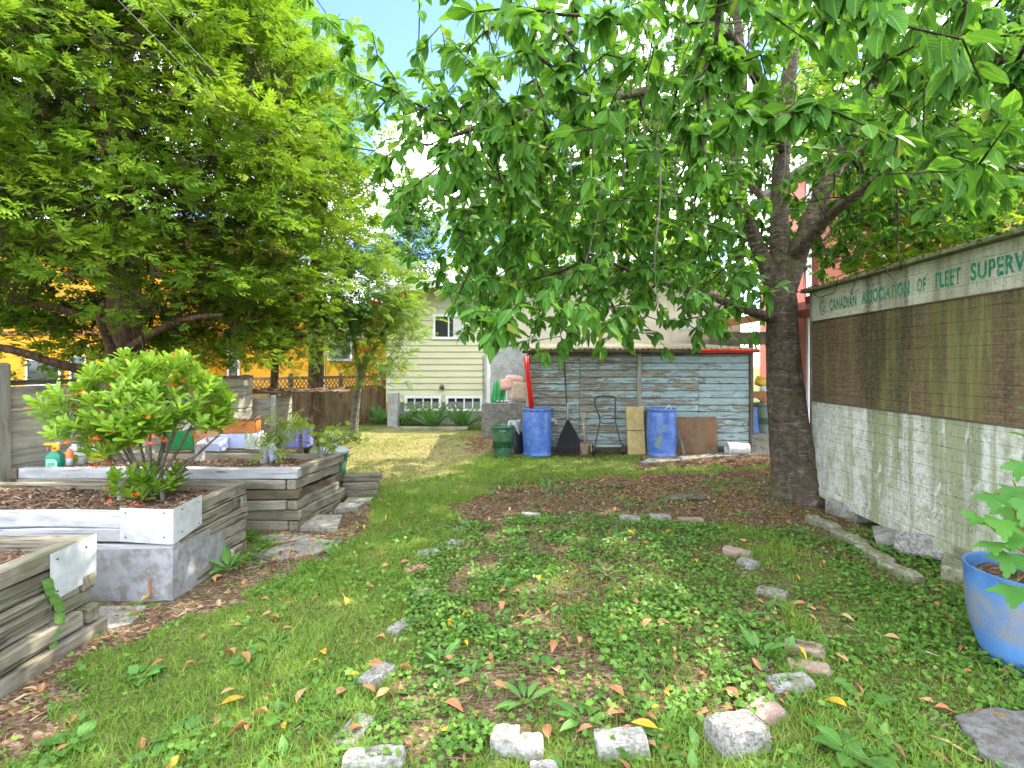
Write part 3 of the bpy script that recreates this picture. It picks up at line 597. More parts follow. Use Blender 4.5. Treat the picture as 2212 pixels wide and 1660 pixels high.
# concrete stoop with a pale wall panel behind, white and grey posts
stoop = thing('concrete_stoop', 'weathered concrete stoop beside the yellow house', 'stoop', (0, 0, 0))
a, b = P(1040, 0, 12.1).x, P(1150, 0, 12.1).x
ob('block', mv(box(b-a, 1.6, .82, .015, 4, .004), (a+b)/2, 12.95, .37), M_['concrete'], stoop)
ob('back_panel', mv(box(1.35, .05, 1.55, .004), P(1104, 0, 13.8).x, 13.75, 1.52), M_['concrete_pale'], stoop)
ob('grey_post', mv(box(.06, .06, 1.12, .004), P(1045, 0, 12.3).x, 12.25, 1.33), M_['fence_grey'], stoop)
ob('white_post', mv(box(.075, .075, 1.12, .004), P(1055, 0, 12.4).x, 12.42, 1.33), M_['trim_white'], stoop)
props(ob('concrete_post', box(.28, .24, .95, .01, 1, .004), M_['concrete_pale'], loc=(P(850, 0, 14.2).x, 14.2, .44)), 'pale square concrete post at the corner of yellow house', 'post')
bar_o = bar('edging_board', G(850, 926, .05), G(1010, 926, .05), .06, .09, M_['fence_grey']); props(bar_o, 'low grey edging board in front of basement windows', 'edging')

# ---------------------------------------------------------------- orange house, pink house
oh = thing('orange_house', 'bright orange house behind the conifers and lattice fence', 'house', (0, 0, 0))
ox0, ox1, oy = -19.0, -4.15, 17.5
ob('wall', mv(box(9.2, 8, 6.0, .01), -14.4, oy+4.03, 3.0), M_['orange_wall'], oh)
ob('low_wall', mv(box(ox1+9.8, 6, 3.5, .01), (ox1-9.8)/2, oy+3, 1.75), M_['orange_wall'], oh)
ob('bay', mv(box(3.0, 1.0, 2.6, .02), -11.3, oy-.5, 1.75), M_['orange_wall'], oh)
bar('roof', (ox0-.6, oy+2.6, 6.2), (-9.4, oy+2.6, 6.2), 7.0, .15, M_['roof_dark'], oh)
bar('low_roof', (-9.78, oy+2.6, 3.6), (ox1+.12, oy+2.6, 3.6), 6.0, .12, M_['roof_dark'], oh)
bar('gutter', (ox0-.6, oy-.95, 6.1), (-9.4, oy-.95, 6.1), .12, .16, M_['trim_white'], oh)
for (x, y, W, H_) in ((735, 745, .75, 1.0), (768, 700, .5, .9), (690, 800, .3, 1.2), (828, 803, .3, .5), (505, 768, .35, 1.6), (95, 805, 1.1, .8), (170, 800, .5, .9)):
    c = P(x, y, oy-.02); wn_ = thing('window', None, None, c); wn_.parent = oh
    ob('pane', mv(box(W, .02, H_, .003), 0, -.005, 0), M_['glass_dark'], wn_)
    for s in (-1, 1):
        bar('frame', (s*W/2, -.03, -H_/2), (s*W/2, -.03, H_/2), .05, .06, M_['trim_white'], wn_, up=(1, 0, 0)); bar('frame', (-W/2-.03, -.033, s*H_/2), (W/2+.03, -.033, s*H_/2), .05, .06, M_['trim_white'], wn_)
bar('trim_band', (ox0, oy-.02, 2.72), (ox1, oy-.02, 2.72), .04, .12, M_['fascia_brown'], oh)
ph = thing('pink_house', 'salmon pink house behind the weathered sign wall', 'house', (0, 0, 0))
py = 12.6
ob('wall', mv(box(12, 1.5, 6.2, .01), 6.98+6, py+.75, 3.1), M_['pink_wall'], ph)
ob('rear_wall', mv(box(10, 7, 6.15, .01), 9.9+5, py+5.0, 3.05), M_['pink_wall'], ph)
bar('roof', (6.8, py+.6, 6.3), (19.5, py+.6, 6.3), 2.6, .16, M_['roof_dark'], ph)
bar('gutter', (6.8, py-.78, 6.28), (19.5, py-.78, 6.28), .14, .18, M_['trim_white'], ph)
bar('downspout', (7.06, py-.06, 0), (7.06, py-.06, 6.3), .09, .09, M_['trim_white'], ph, up=(1, 0, 0))
bar('corner_trim', (7.22, py-.03, 0), (7.22, py-.03, 6.2), .05, .14, M_['maroon'], ph, up=(1, 0, 0))
for (x, y, W, H_) in ((2002, 440, 1.0, 1.5), (2125, 380, 1.2, 1.4), (1950, 700, .9, 1.1)):
    c = P(x, y, py-.02); wn_ = thing('window', None, None, c); wn_.parent = ph
    ob('pane', mv(box(W, .02, H_, .003), 0, -.005, 0), M_['glass_dark'], wn_)
    for s in (-1, 1):
        bar('frame', (s*W/2, -.03, -H_/2), (s*W/2, -.03, H_/2), .05, .09, M_['trim_white'], wn_, up=(1, 0, 0)); bar('frame', (-W/2-.03, -.033, s*H_/2), (W/2+.03, -.033, s*H_/2), .05, .09, M_['trim_white'], wn_)
bar('porch_eave', (5.9, py-1.0, 2.86), (8.4, py-1.0, 2.86), 2.0, .16, M_['maroon'], ph)
# green box and rail seen past the trunk
props(bar('handrail', P(1752, 815, 9.6), P(1752, 900, 9.6), .03, .03, M_['bin_lid'], up=(1, 0, 0)), 'thin metal rail between trunk and sign wall', 'rail')

# ---------------------------------------------------------------- back fences
lf = thing('lattice_fence', 'brown board fence with diamond lattice top beside orange house', 'fence', (0, 0, 0))
fa, fb = Vector((-7.6, 11.6, 0)), Vector((-3.75, 15.6, 0)); fd = (fb-fa).normalized(); fn = Vector((fd.y, -fd.x, 0)); FL = (fb-fa).length
nb = int(FL/.125)
bm_ = mesh('fence_board', *box(1.02, .018, .118, .003, 2, .002, 3), M_['fence_brown'])
for i in range(nb):
    p = fa+fd*(i+.5)*.125+fn*random.uniform(-.004, .004); h0 = random.uniform(-.02, .02)
    m = frame((p.x, p.y, 0), (p.x, p.y, 1), tuple(fd)); m.translation = (p.x, p.y, .50+h0); link('board', bm_, lf, mw=m)
for z in (.22, .82, 1.03, 1.33): bar('rail', fa+Vector((0, 0, z))-fn*.04, fb+Vector((0, 0, z))-fn*.04, .04, .07, M_['fence_brown'], lf)
for i in range(5):
    p = fa+fd*FL*i/4-fn*.07; bar('post', (p.x, p.y, 0), (p.x, p.y, 1.45), .09, .09, M_['fence_brown'], lf, up=tuple(fd))
lm = mesh('lattice_slat', *box(.40, .008, .026, .002), M_['fence_brown'])
for i in range(int(FL/.10)):
    for s in (-1, 1):
        p = fa+fd*(i+.5)*.10+fn*(.006*s); q = Vector((p.x, p.y, 1.18))
        m = frame(q-fd*.10-Vector((0, 0, .145*s)), q+fd*.10+Vector((0, 0, .145*s)), tuple(fn.cross(fd))); m.translation = q; link('lattice_slat', lm, lf, mw=m)
# grey plank fence at the left
gf = thing('plank_fence', 'wide grey horizontal plank fence behind the shrub', 'fence', (0, 0, 0))
ga, gb = Vector((-5.36, 5.5, 0)), Vector((-4.25, 8.6, 0)); gd = (gb-ga).normalized(); gn = Vector((gd.y, -gd.x, 0))
zt = 1.43
for i, h in enumerate((.125, .125, .215, .215, .16, .14, .2, .22)):
    for s0, s1 in ((0, .47), (.475, 1)) if i % 2 else ((0, .62), (.625, 1)):
        o_ = gn*random.uniform(-.006, .006)
        bar('plank', ga.lerp(gb, s0)+Vector((0, 0, zt-h/2))+o_, ga.lerp(gb, s1)+Vector((0, 0, zt-h/2))+o_, .05, h-.008, M_['fence_grey'], gf, n=6, jit=.003)
    zt -= h
bar('cap_rail', ga+Vector((0, 0, 1.465))-gn*.02, gb+Vector((0, 0, 1.465))-gn*.02, .14, .05, M_['timber_dark'], gf)
for t in (.5, 1.0):
    p = ga.lerp(gb, t)-gn*.09; bar('post', (p.x, p.y, 0), (p.x, p.y, 1.5), .1, .1, M_['fence_grey'], gf, up=tuple(gd))
fp = thing('fence_post', 'thick round-edged grey fence post at the left picture edge', 'post', (P(6, 0, 5.5).x, 5.45, 0))
bar('shaft', (0, 0, -.1), (0, 0, 1.68), .15, .16, M_['fence_grey'], fp, up=(0, 1, 0), b=.02, n=5, jit=.003)
bar('wood_block', (.0, -.085, 1.12), (.0, -.085, 1.2), .02, .12, M_['handle_wood'], fp, up=(1, 0, 0))

# ---------------------------------------------------------------- garden shed with peeling paint
shed = thing('garden_shed', 'low garden shed with peeling pale blue planks and mossy roof', 'shed', (0, 0, 0))
SY = 10.0; sx0, sx1 = .34, 4.50; cols_ = [sx0, P(1252, 0, SY).x, P(1380, 0, SY).x, P(1509, 0, SY).x, sx1]
z = .10; row = 0
while z < 1.86:
    h = .132+random.uniform(-.006, .006)
    for j in range(4):
        a, b = cols_[j]+.004, cols_[j+1]-.004
        dy = random.uniform(-.004, .004)+(.012 if j % 2 else 0)
        o = ob('plank', box(b-a, .022, h-.013, .004, 4, .003, row*7+j), M_['peeling_blue'], shed, loc=((a+b)/2, SY+dy, z+h/2))
        o.rotation_euler = (0, random.uniform(-.002, .002), 0)
    z += h; row += 1
bar('batten', (cols_[2], SY-.03, .08), (cols_[2], SY-.03, 1.9), .035, .075, M_['fence_grey'], shed, up=(1, 0, 0), n=5, jit=.002)
bar('sill_board', (sx0, SY+.02, .06), (sx1, SY+.02, .06), .05, .12, M_['timber_dark'], shed)
bar('corner_board', (sx1+.02, SY, .05), (sx1+.02, SY, 1.92), .06, .05, M_['timber_dark'], shed, up=(1, 0, 0), jit=.002)
bar('top_board', (sx0-.05, SY-.03, 1.89), (sx1+.05, SY-.03, 1.89), .03, .07, M_['timber_dark'], shed, jit=.002)
for i in range(12): bar('side_plank', (sx1+.012, SY+.03, .17+i*.15), (sx1+.012, SY+3, .17+i*.15), .02, .142, M_['fence_grey'], shed); bar('side_plank', (sx0-.012, SY+.03, .17+i*.15), (sx0-.012, SY+3, .17+i*.15), .02, .142, M_['fence_grey'], shed)
ob('inner_wall', mv(box(sx1-sx0-.06, 2.95, 1.82, .01), (sx0+sx1)/2, SY+1.52, .93), M_['timber_dark'], shed)
V, Fc = [], []; nxr = 210
for i in range(nxr+1):
    x = sx0-.18+(sx1-sx0+.30)*i/nxr; zz = .013*math.sin(i*1.25)
    for y, zb in ((SY-.20, 1.955), (SY+1.4, 2.07), (SY+3.2, 2.19)): V.append((x, y, zb+zz)); V.append((x, y, zb+zz-.006))
    if i:
        o = (i-1)*6
        for k in (0, 2): Fc.append((o+k, o+6+k, o+8+k, o+2+k)); Fc.append((o+k+1, o+k+3, o+k+9, o+k+7))
        Fc.append((o, o+1, o+7, o+6))
ob('roof', (V, Fc), M_['corrugated_moss'], shed, smooth=True)
def gutter(x0, x1, r=.055):
    V, Fc = [], []; n = 9
    for x in (x0, x1):
        for k in range(n): t = math.pi+math.pi*k/(n-1); V.append((x, r*math.cos(t), r*math.sin(t)))
        for k in range(n): t = math.pi+math.pi*k/(n-1); V.append((x, (r-.006)*math.cos(t), (r-.006)*math.sin(t)))
    for k in range(n-1): Fc.append((k, k+1, 2*n+k+1, 2*n+k)); Fc.append((n+k, 3*n+k, 3*n+k+1, n+k+1))
    Fc += [(0, 2*n, 3*n, n), (n-1, 2*n-1, 4*n-1, 3*n-1)]; return V, Fc
ob('gutter', gutter(sx0-.15, 3.44), M_['timber_dark'], shed, loc=(0, SY-.19, 1.93), smooth=True)
o = ob('red_gutter', gutter(3.42, sx1+.08, .062), M_['red_pipe'], shed, loc=(0, SY-.195, 1.945), smooth=True); o['label'] = 'bright red length of gutter'
for x in (1.75, 3.0): ob('gutter_bracket', barv((x, SY-.2, 1.88), (x, SY-.03, 1.70), .02, .03), M_['rust'], shed)
dsp = ob('downspout', join(tube([P(1134, 770, 9.7), P(1137, 800, 9.7), P(1147, 892, 9.72)], .026, 12), tube([P(1139, 770, 9.73), P(1142, 800, 9.73), P(1152, 892, 9.75)], .026, 12)), M_['red_pipe'], shed, smooth=True); dsp['label'] = 'bright red downspout ending in the blue barrel'

# ---------------------------------------------------------------- sign wall (old sign used as the wall of a store)
sg = thing('sign_wall', 'long weathered sign wall with green lettering and brown band', 'sign wall', (0, 0, 0))
SA, SB = Vector((3.65, 6.4, 0)), Vector((3.65-.056*5.1, 1.3, 0)); sd = (SB-SA).normalized(); sn = Vector((sd.y, -sd.x, 0))
if sn.x > 0: sn = -sn
def sp_(s, z, out=0.0): p = SA+sd*s+sn*out; return Vector((p.x, p.y, z))
SL = (SB-SA).length
z = .22; row = 0
while z < 2.53:
    h = .096 if z < 2.1 else .088
    if abs(z-1.225) < .05: h = 1.225-z if z < 1.20 and 1.225-z > .02 else h
    mt = M_['sign_white'] if z+h/2 < 1.225 else (M_['sign_brown'] if z+h/2 < 2.18 else M_['sign_top'])
    for s0, s1 in ((0, 2.35), (2.353, SL)) if row % 3 else ((0, 3.4), (3.403, SL)):
        ou = random.uniform(-.0012, .0012)
        bar('plank', sp_(s0, z+h/2, ou), sp_(s1, z+h/2, ou), .022, h-.0016, mt, sg, b=.0008, n=3)
    z += h; row += 1
ztop = z
for zz, hh in ((1.225, .018), (2.18, .014)): bar('trim_strip', sp_(0, zz, .014), sp_(SL, zz, .014), .012, hh, M_['timber_dark'], sg)
bar('edge_trim', sp_(-.02, .14, .004), sp_(-.02, ztop, .004), .035, .035, M_['timber_grey'], sg, up=(1, 0, 0))
bar('skirt', sp_(-.02, .165, .012), sp_(2.25, .165, .012), .035, .105, M_['sign_white'], sg, n=4, jit=.002)
bar('skirt', sp_(2.26, .16, .03), sp_(SL, .16, .03), .05, .13, M_['timber_grey'], sg, n=4, jit=.002)
vc = [sp_(0, .2, -.02), sp_(SL, .2, -.02), sp_(SL, .2, -2.0), sp_(0, .2, -2.0)]
ob('store_body', ([tuple(p) for p in vc]+[(p.x, p.y, ztop-.02) for p in vc], [(3, 2, 1, 0), (4, 5, 6, 7), (0, 1, 5, 4), (1, 2, 6, 5), (2, 3, 7, 6), (3, 0, 4, 7)]), M_['timber_dark'], sg)
bar('roof', sp_(-.12, ztop+.02, -.93), sp_(SL, ztop+.02, -.93), 2.05, .035, M_['stone_moss'], sg)
bar('eave', P(1742, 650, 6.62), P(1800, 634, 6.3), .05, .09, M_['maroon'], sg)
def word(txt, s0, s1, zb, hgt):
    cu = bpy.data.curves.new('lettering', 'FONT'); cu.body = txt; cu.size = 1.0; cu.extrude = .0006; cu.offset = .026; cu.space_character = 1.12
    o = bpy.data.objects.new('lettering', cu); C.objects.link(o); cu.materials.append(M_['lettering_green'])
    bpy.context.view_layer.update(); W = max(o.dimensions.x, .1); H_ = .73
    sx_, sy_ = (s1-s0)/W, hgt/H_
    R = Matrix((sd, (0, 0, 1), sn)).transposed()
    m = R.to_4x4(); m = m @ Matrix.Diagonal((sx_, sy_, 1, 1)); m.translation = sp_(s0, zb, .0135)
    o.parent = sg; o.matrix_basis = m; o['label'] = 'faded green word '+txt if txt != 'SUPERVISORS' else 'green lettering running out of the picture'
for txt, y0, y1, zb, hg in (('CANADIAN', 6.007, 5.496, 2.275, .125), ('ASSOCIATION', 5.397, 4.696, 2.285, .127), ('OF', 4.604, 4.50, 2.29, .12), ('FLEET', 4.395, 4.128, 2.295, .13), ('SUPERVISORS', 4.03, 3.22, 2.30, .133)):
    word(txt, 6.4-y0, 6.4-y1, zb, hg)
em = []
for r_ in (.105, .065):
    em.append(tube([(r_*.62*math.cos(t), r_*math.sin(t), 0) for t in np.linspace(0, 2*math.pi, 33)], .007, 4, False))
for dx in (-.03, 0, .03): em.append(barv((dx, -.08, 0), (dx*.4, .08, 0), .004, .008, (0, 0, 1)))
em.append(barv((-.05, -.01, 0), (.05, -.01, 0), .008, .004, (0, 1, 0)))
R = Matrix((sd, (0, 0, 1), sn)).transposed().to_4x4(); R = R @ Matrix.Diagonal((1, 1, .25, 1)); R.translation = sp_(.24, 2.345, .012); ob('emblem', join(*em), M_['emblem_dark'], sg, mw=R)
# moss pads growing on the boards and along the roof edge
blob = lathe([(0.0, -.3), (.7, -.25), (1, 0), (.75, .5), (.3, .8), (0.0, .86)], 7)
bv, bt = np.array(blob[0]), tri_faces(blob[1])
pads = [(2850, 0, 0)]
def moss_pads(cx_, cy_, n, r, flat=.35):
    k = ((cx_-CX)/F); Y = 3.292/(k-.056); c = P(cx_, cy_, Y)
    for i in range(n):
        a, q = random.uniform(0, 6.28), r*math.sqrt(random.random())
        p = Vector((c.x, c.y, c.z))+sd*q*math.cos(a)+Vector((0, 0, q*math.sin(a)*1.15)); MP.append((p, random.uniform(.006, .013), 0))
MP = []
for a in ((1983, 852, 55, .05), (2102, 985, 40, .045), (2058, 1100, 8, .02), (2075, 1105, 6, .02), (2010, 1068, 6, .02), (2026, 1060, 6, .02), (2130, 1130, 10, .03), (1942, 825, 9, .02), (1960, 760, 5, .012)): moss_pads(*a)
for i in range(330):
    s = random.uniform(-.1, 3.6); MP.append((sp_(s, ztop+random.uniform(.02, .048), random.uniform(.03, .098)), random.uniform(.008, .022)*(1.2-.6*vn(s, 3, 4, 5)), 1))
T = np.array([p for p, _, _ in MP]); S = np.array([r for _, r, _ in MP]); k1 = np.array([k for _, _, k in MP])
nrm = np.where(k1[:, None] == 1, np.array([[0, 0, 1.0]]), np.array([tuple(sn)]))+rng.normal(size=(len(T), 3))*.3
Rm = frames(np.cross(nrm, rdir(len(T))), nrm)
stuff('moss', big_mesh('moss', [(bv, bt, Rm, T, S, rng.random(len(T)))], M_['moss']), sg)
# corrugated sheet scrap on the sign roof
V, Fc = [], []
for i in range(41):
    for j in (0, 1): V.append((i*.02-.4, j*.5, .012*math.sin(i*1.5)))
    if i: Fc.append((2*i-2, 2*i, 2*i+1, 2*i-1))
o = ob('roofing_sheet', (V, Fc), M_['roof_pale'], None, smooth=True); o.location = sp_(2.75, ztop+.062, -.02); o.rotation_euler = (0, math.radians(-1.0), math.radians(93-180)); md = o.modifiers.new('thick', 'SOLIDIFY'); md.thickness = .004
props(o, 'scrap of grey corrugated sheet lying on the sign roof', 'roofing sheet')
# blocks under the sign wall
for i, (x, y, L, W, H_, a, mt, lb) in enumerate((
        (1822, 1122, .42, .22, .17, 12, 'concrete', 'grey concrete block under the sign wall nearest the trunk'),
        (1905, 1176, .44, .20, .13, -32, 'concrete', 'flat tilted concrete slab under the sign wall'),
        (1985, 1212, .38, .24, .19, 35, 'block_grey', 'tilted square stone under the sign wall skirt'),
        (2062, 1262, .42, .22, .15, -40, 'stone_moss', 'hollow concrete block under the sign wall nearest the blue planter'))):
    p = G(x, y); o = ob('concrete_block', box(L, W, H_, .015, 4, .006, i), M_[mt], None, loc=(p.x+.10, p.y+.07, H_/2-.01), rot=(math.radians((0, -14, 22, 4)[i]), math.radians((0, 4, 6, 0)[i]), math.radians(90+a)))
    props(o, lb, 'block')
for i, (x, y, a, L, lb) in enumerate(((1778, 1140, 100, .40, 'farthest mossy kerb stone below the sign wall'), (1835, 1175, 97, .36, 'second mossy kerb stone counted from the trunk'), (1890, 1210, 94, .36, 'third mossy kerb stone counted from the trunk'), (1945, 1246, 98, .34, 'nearest mossy kerb stone below the sign wall'))):
    p = G(x, y); props(ob('kerb_stone', box(L, .12, .10, .02, 5, .008, i+40), M_['stone_moss'], None, loc=(p.x, p.y, .03), rot=(0, 0, math.radians(a))), lb, 'kerb stone')
# ---------------------------------------------------------------- raised timber beds
def soil_patch(parent, x0, x1, y0, y1, z, seed, heap=.05):
    nx_, ny_ = 26, 14; V, Fc = [], []
    for j in range(ny_+1):
        for i in range(nx_+1):
            x, y = x0+(x1-x0)*i/nx_, y0+(y1-y0)*j/ny_
            V.append((x, y, z+float(vn(x, y, 4, seed)-.5)*.05+float(vn(x, y, 12, seed+1)-.5)*.02+heap*math.sin(math.pi*i/nx_)*math.sin(math.pi*j/ny_)))
    for j in range(ny_):
        for i in range(nx_): o = j*(nx_+1)+i; Fc.append((o, o+1, o+nx_+2, o+nx_+1))
    s = ob('soil', (V, Fc), M_['mulch'], parent, smooth=True)
    n = int(900*(x1-x0)*(y1-y0)/3)
    T = np.stack([rng.uniform(x0+.02, x1-.02, n), rng.uniform(y0+.02, y1-.02, n)], 1)
    fz = lambda t: z+(vn(t[:, 0], t[:, 1], 4, seed)-.5)*.05+heap*np.sin(np.pi*(t[:, 0]-x0)/(x1-x0))*np.sin(np.pi*(t[:, 1]-y0)/(y1-y0))
    T = np.column_stack([T, fz(T)+.012]); nr = np.array([[0, 0, 1.0]])+rng.normal(size=(n, 3))*.35
    chip = cbox(.045, .014, .005); cv, ct = np.array(chip[0]), tri_faces(chip[1])
    stuff('bark_chips', big_mesh('bark_chips', [(cv, ct, frames(np.cross(nr, rdir(n)), nr), T, rng.uniform(.4, 1.3, n), rng.random(n))], M_['chips']), parent)
def course(bed, p0, p1, z, h, t, mat, seed):
    bar('timber', (*p0, z), (*p1, z), t, h-.007, mat, bed, n=8, jit=.0065, b=.009, seed=seed)
# bed nearest the camera, its long side runs towards the camera
A = thing('raised_bed', 'nearest weathered timber raised bed at the left edge, white plate on its corner', 'raised bed', (0, 0, 0))
ax, ay1, ay0 = -2.62, 3.24, 1.2
hs = [.10, .10, .10, .10, .105, .11]; z = 0.0
for i, h in enumerate(hs):
    dx = (0.0, .035, -.012, .01, -.008, 0)[i]; end = ay1+(.0 if i % 2 == 0 else -.11)
    mt = M_['timber_grey']
    rb = bar('timber', (ax+dx+(.03 if i == 0 else 0), ay0, z+h/2-(.02 if i == 0 else 0)), (ax+dx+(.07 if i == 0 else 0), end+(.04 if i == 0 else 0), z+h/2), .09, h-.008, mt, A, n=8, jit=.0065, b=.010, seed=i)
    x1 = ax+dx+(.06 if i % 2 else -.05)
    bar('timber', (-5.2, ay1-.05, z+h/2), (x1, ay1-.05, z+h/2), .09, h-.008, M_['timber_grey'] if i != 2 and i != 4 else M_['timber_dark'], A, n=7, jit=.004, b=.008, seed=i+30)
    z += h
soil_patch(A, -5.2, ax-.05, ay0, ay1-.1, .53, 21, .06)
def plate(parent, pts, mat, nails=()):
    """bent sheet through a polyline of (x, y) with top and bottom z"""
    V, Fc = [], []; n = len(pts)
    for (x, y, z0, z1) in pts: V += [(x, y, z0), (x, y, z1)]
    for i in range(n-1): Fc.append((2*i, 2*i+2, 2*i+3, 2*i+1))
    o = ob('metal_plate', (V, Fc), mat, parent); md = o.modifiers.new('thick', 'SOLIDIFY'); md.thickness = .003; md.offset = 0
    for p, d in nails:
        nl = ob('nail', lathe([(.006, 0), (.006, .003), (.0, .005)], 8), M_['nail'], o); nl.matrix_basis = Vector(d).to_track_quat('Z', 'Y').to_matrix().to_4x4(); nl.location = p
    return o
plate(A, [(ax+.056, 2.93, .33, .60), (ax+.060, 3.20, .35, .612), (ax+.056, 3.255, .36, .615)], M_['tin_white'], [((ax+.062, y, zz), (1, 0, 0)) for y in (2.97, 3.17) for zz in (.38, .56)])
# middle bed
B = thing('raised_bed', 'middle raised bed with galvanised sheet and white bent plate on its corner', 'raised bed', (0, 0, 0))
bx1, by0, by1 = -2.38, 3.70, 4.72; z = 0; hs = [.10, .10, .10, .10, .105, .115]
for i, h in enumerate(hs):
    f = i % 2; mt = M_['timber_skylit'] if i >= 3 else M_['timber_grey']  # upper front timbers get the skylit copy, the sides stay grey
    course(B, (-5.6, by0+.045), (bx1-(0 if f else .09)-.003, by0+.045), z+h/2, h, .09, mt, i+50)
    course(B, (bx1-.045, by0+(.093 if f else 0)), (bx1-.045+.02*(i % 3 == 0), by1-(0 if f else .09)), z+h/2, h, .09, M_['timber_grey'], i+60)
    course(B, (-5.6, by1-.045), (bx1-(.093 if f else 0)+.01, by1-.045), z+h/2-.004, h, .09, M_['timber_grey'], i+70)
    z += h
soil_patch(B, -5.6, bx1-.09, by0+.09, by1-.09, .55, 31, .04)
fo = by0-.012
plate(B, [(-2.74, fo, .42, .655), (-2.42, fo, .40, .645), (bx1+.012, fo, .40, .645), (bx1+.014, fo+.02, .40, .645), (bx1+.016, by0+.32, .445, .665)], M_['tin_white'],
      [((x, fo-.002, zz), (0, -1, 0)) for x in (-2.70, -2.43) for zz in (.45, .62)]+[((bx1+.017, y, zz), (1, 0, 0)) for y in (3.78, 3.98) for zz in (.46, .62)])
o = plate(B, [(-3.10, fo+.004, -.02, .36), (-2.7, fo+.002, -.02, .365), (bx1+.006, fo+.004, -.02, .37), (bx1+.008, fo+.03, -.02, .37), (bx1+.009, 4.36, -.02, .375)], M_['galvanised'])
for i in range(3): ob('rust_run', ([(0, 0, 0), (.008, 0, -.02), (.007, 0, -.11), (-.006, 0, -.10), (-.009, 0, -.03)], [(0, 1, 2, 3, 4)]), M_['rust'], B, loc=(-2.53+.003*i, fo-.004-.001*i, .17-.02*i))
# back bed
Cb = thing('raised_bed', 'farthest raised bed with interlocked timber corner and collapsed side', 'raised bed', (0, 0, 0))
cy0, cy1, cx1 = 5.28, 6.22, -2.13; z = 0; hs = [.10, .105, .10, .105, .10, .115]
for i, h in enumerate(hs):
    f = i % 2; xl = -4.95 if i >= 4 else -5.05
    off = (0, .02, -.015, .01, -.02, .0)[i]
    course(Cb, (xl, cy0+.05+off*.6), (cx1-(0 if f else .10)+off-.003, cy0+.05+off*.6-.03), z+h/2, h, .10, M_['timber_skylit'] if i == 5 else (M_['timber_dark'] if i == 3 else M_['timber_grey']), i+80)
    if i != 3: course(Cb, (cx1-.05+off, cy0-.03+(.103 if f else 0)), (cx1+.09+off, cy1+(.04 if f else -.06)), z+h/2, h, .10, M_['timber_grey'], i+90)
    else: course(Cb, (cx1-.13+off, cy0-.03+.1), (cx1+.06+off, cy1+.04), z+h/2-.03, h, .10, M_['timber_dark'], i+90)
    course(Cb, (-4.95, cy1-.05), (cx1+off, cy1-.05), z+h/2-.004, h, .09, M_['timber_grey'], i+100)
    z += h
bar('timber_end', (-4.99, cy0-.02, .567), (-4.99, cy0+.10, .567), .10, .10, M_['timber_dark'], Cb)
soil_patch(Cb, -4.95, cx1-.06, cy0+.08, cy1-.09, .55, 41, .03)
st = thing('timber_step', 'short stacked timbers forming a step at the far bed', 'timber step', (0, 0, 0))
for (x, y, L, zz, h) in ((770, 1078, .42, .05, .10), (768, 1070, .46, .15, .10), (772, 1060, .5, .245, .09)):
    p = G(x, 1078); bar('timber', (p.x-L/2+.05, p.y+.1, zz), (p.x+L/2+.02, p.y+.13, zz), .16, h-.006, M_['timber_grey'], st, n=4, jit=.004, b=.01)
bar('timber', G(548, 1200, .03), G(590, 1214, .02), .05, .04, M_['timber_dark'], st)

# ---------------------------------------------------------------- pipes, bottles and clutter by the beds
def pipe(x, y, z, d, h, lb, lean=0):
    Y = F*(EYE-z)/(y-HZ); r = d/2
    o = ob('plastic_pipe', lathe([(r, -.1), (r, h), (r-.006, h), (r-.006, -.05)], 20), M_['pvc_dark'], loc=((x-CX)/F*Y, Y, z), rot=(0, math.radians(lean), 0), smooth=True); props(o, lb, 'pipe'); return o
pipe(267, 1083, .56, .085, .18, 'dark plastic pipe beside the orange-flowered shrub base')
pipe(432, 1000, .56, .105, .21, 'dark plastic pipe standing alone in the far bed soil')
pp3 = pipe(573, 1000, .56, .115, .19, 'dark plastic pipe with a blue rag hanging on it')
V, Fc = lathe([(.0, .16), (.035, .15), (.05, .10), (.035, .05), (.045, 0), (.02, -.05), (.0, -.06)], 12)
V = [(x*(1+.5*math.sin(z*60+x*40)), y*.6, z+.02*math.sin(x*90)) for x, y, z in V]
props(ob('rag', (V, Fc), M_['rag_blue'], loc=(pp3.location.x+.09, pp3.location.y-.03, .62), smooth=True), 'crumpled blue grey rag hanging on a plastic pipe', 'rag')
q = G(648, 986, .55); props(ob('wooden_stake', join(tube(curve_pts([(0, 0, -.1), (.01, 0, .2), (-.005, 0, .42)], 4), [.022, .024, .021]+[.021]*6, 8, True, .12), mv(box(.09, .05, .03), 0, 0, .43)), M_['stake_wood'], loc=q, smooth=True), 'short dark wooden stake in the far bed', 'stake')
def bottle(name, label, loc, parts, rz=0):
    t = thing(name, label, 'bottle', loc, rz)
    for nm, vf, m, sm in parts: ob(nm, vf, M_[m], t, smooth=sm)
    return t
def jug(w_, d, h, neck=.03, sh=.6):
    V, Fc = [], []; n = 20; pr = [(0.96, 0), (1, .02), (1, sh), (.92, sh+.1), (.55, sh+.25), (neck/w_*2, .93), (neck/w_*2, 1.0)]
    for k, z_ in pr:
        for i in range(n):
            t = 2*math.pi*i/n; c, s = math.cos(t), math.sin(t); e = .45
            V.append((w_/2*k*abs(c)**e*(1 if c > 0 else -1), d/2*k*abs(s)**e*(1 if s > 0 else -1), z_*h))
    for a in range(len(pr)-1):
        for i in range(n): Fc.append((a*n+i, a*n+(i+1) % n, (a+1)*n+(i+1) % n, (a+1)*n+i))
    Fc.append(tuple(n-1-i for i in range(n))); Fc.append(tuple((len(pr)-1)*n+i for i in range(n))); return V, Fc
p = G(119, 1012, .56); k = 1.0
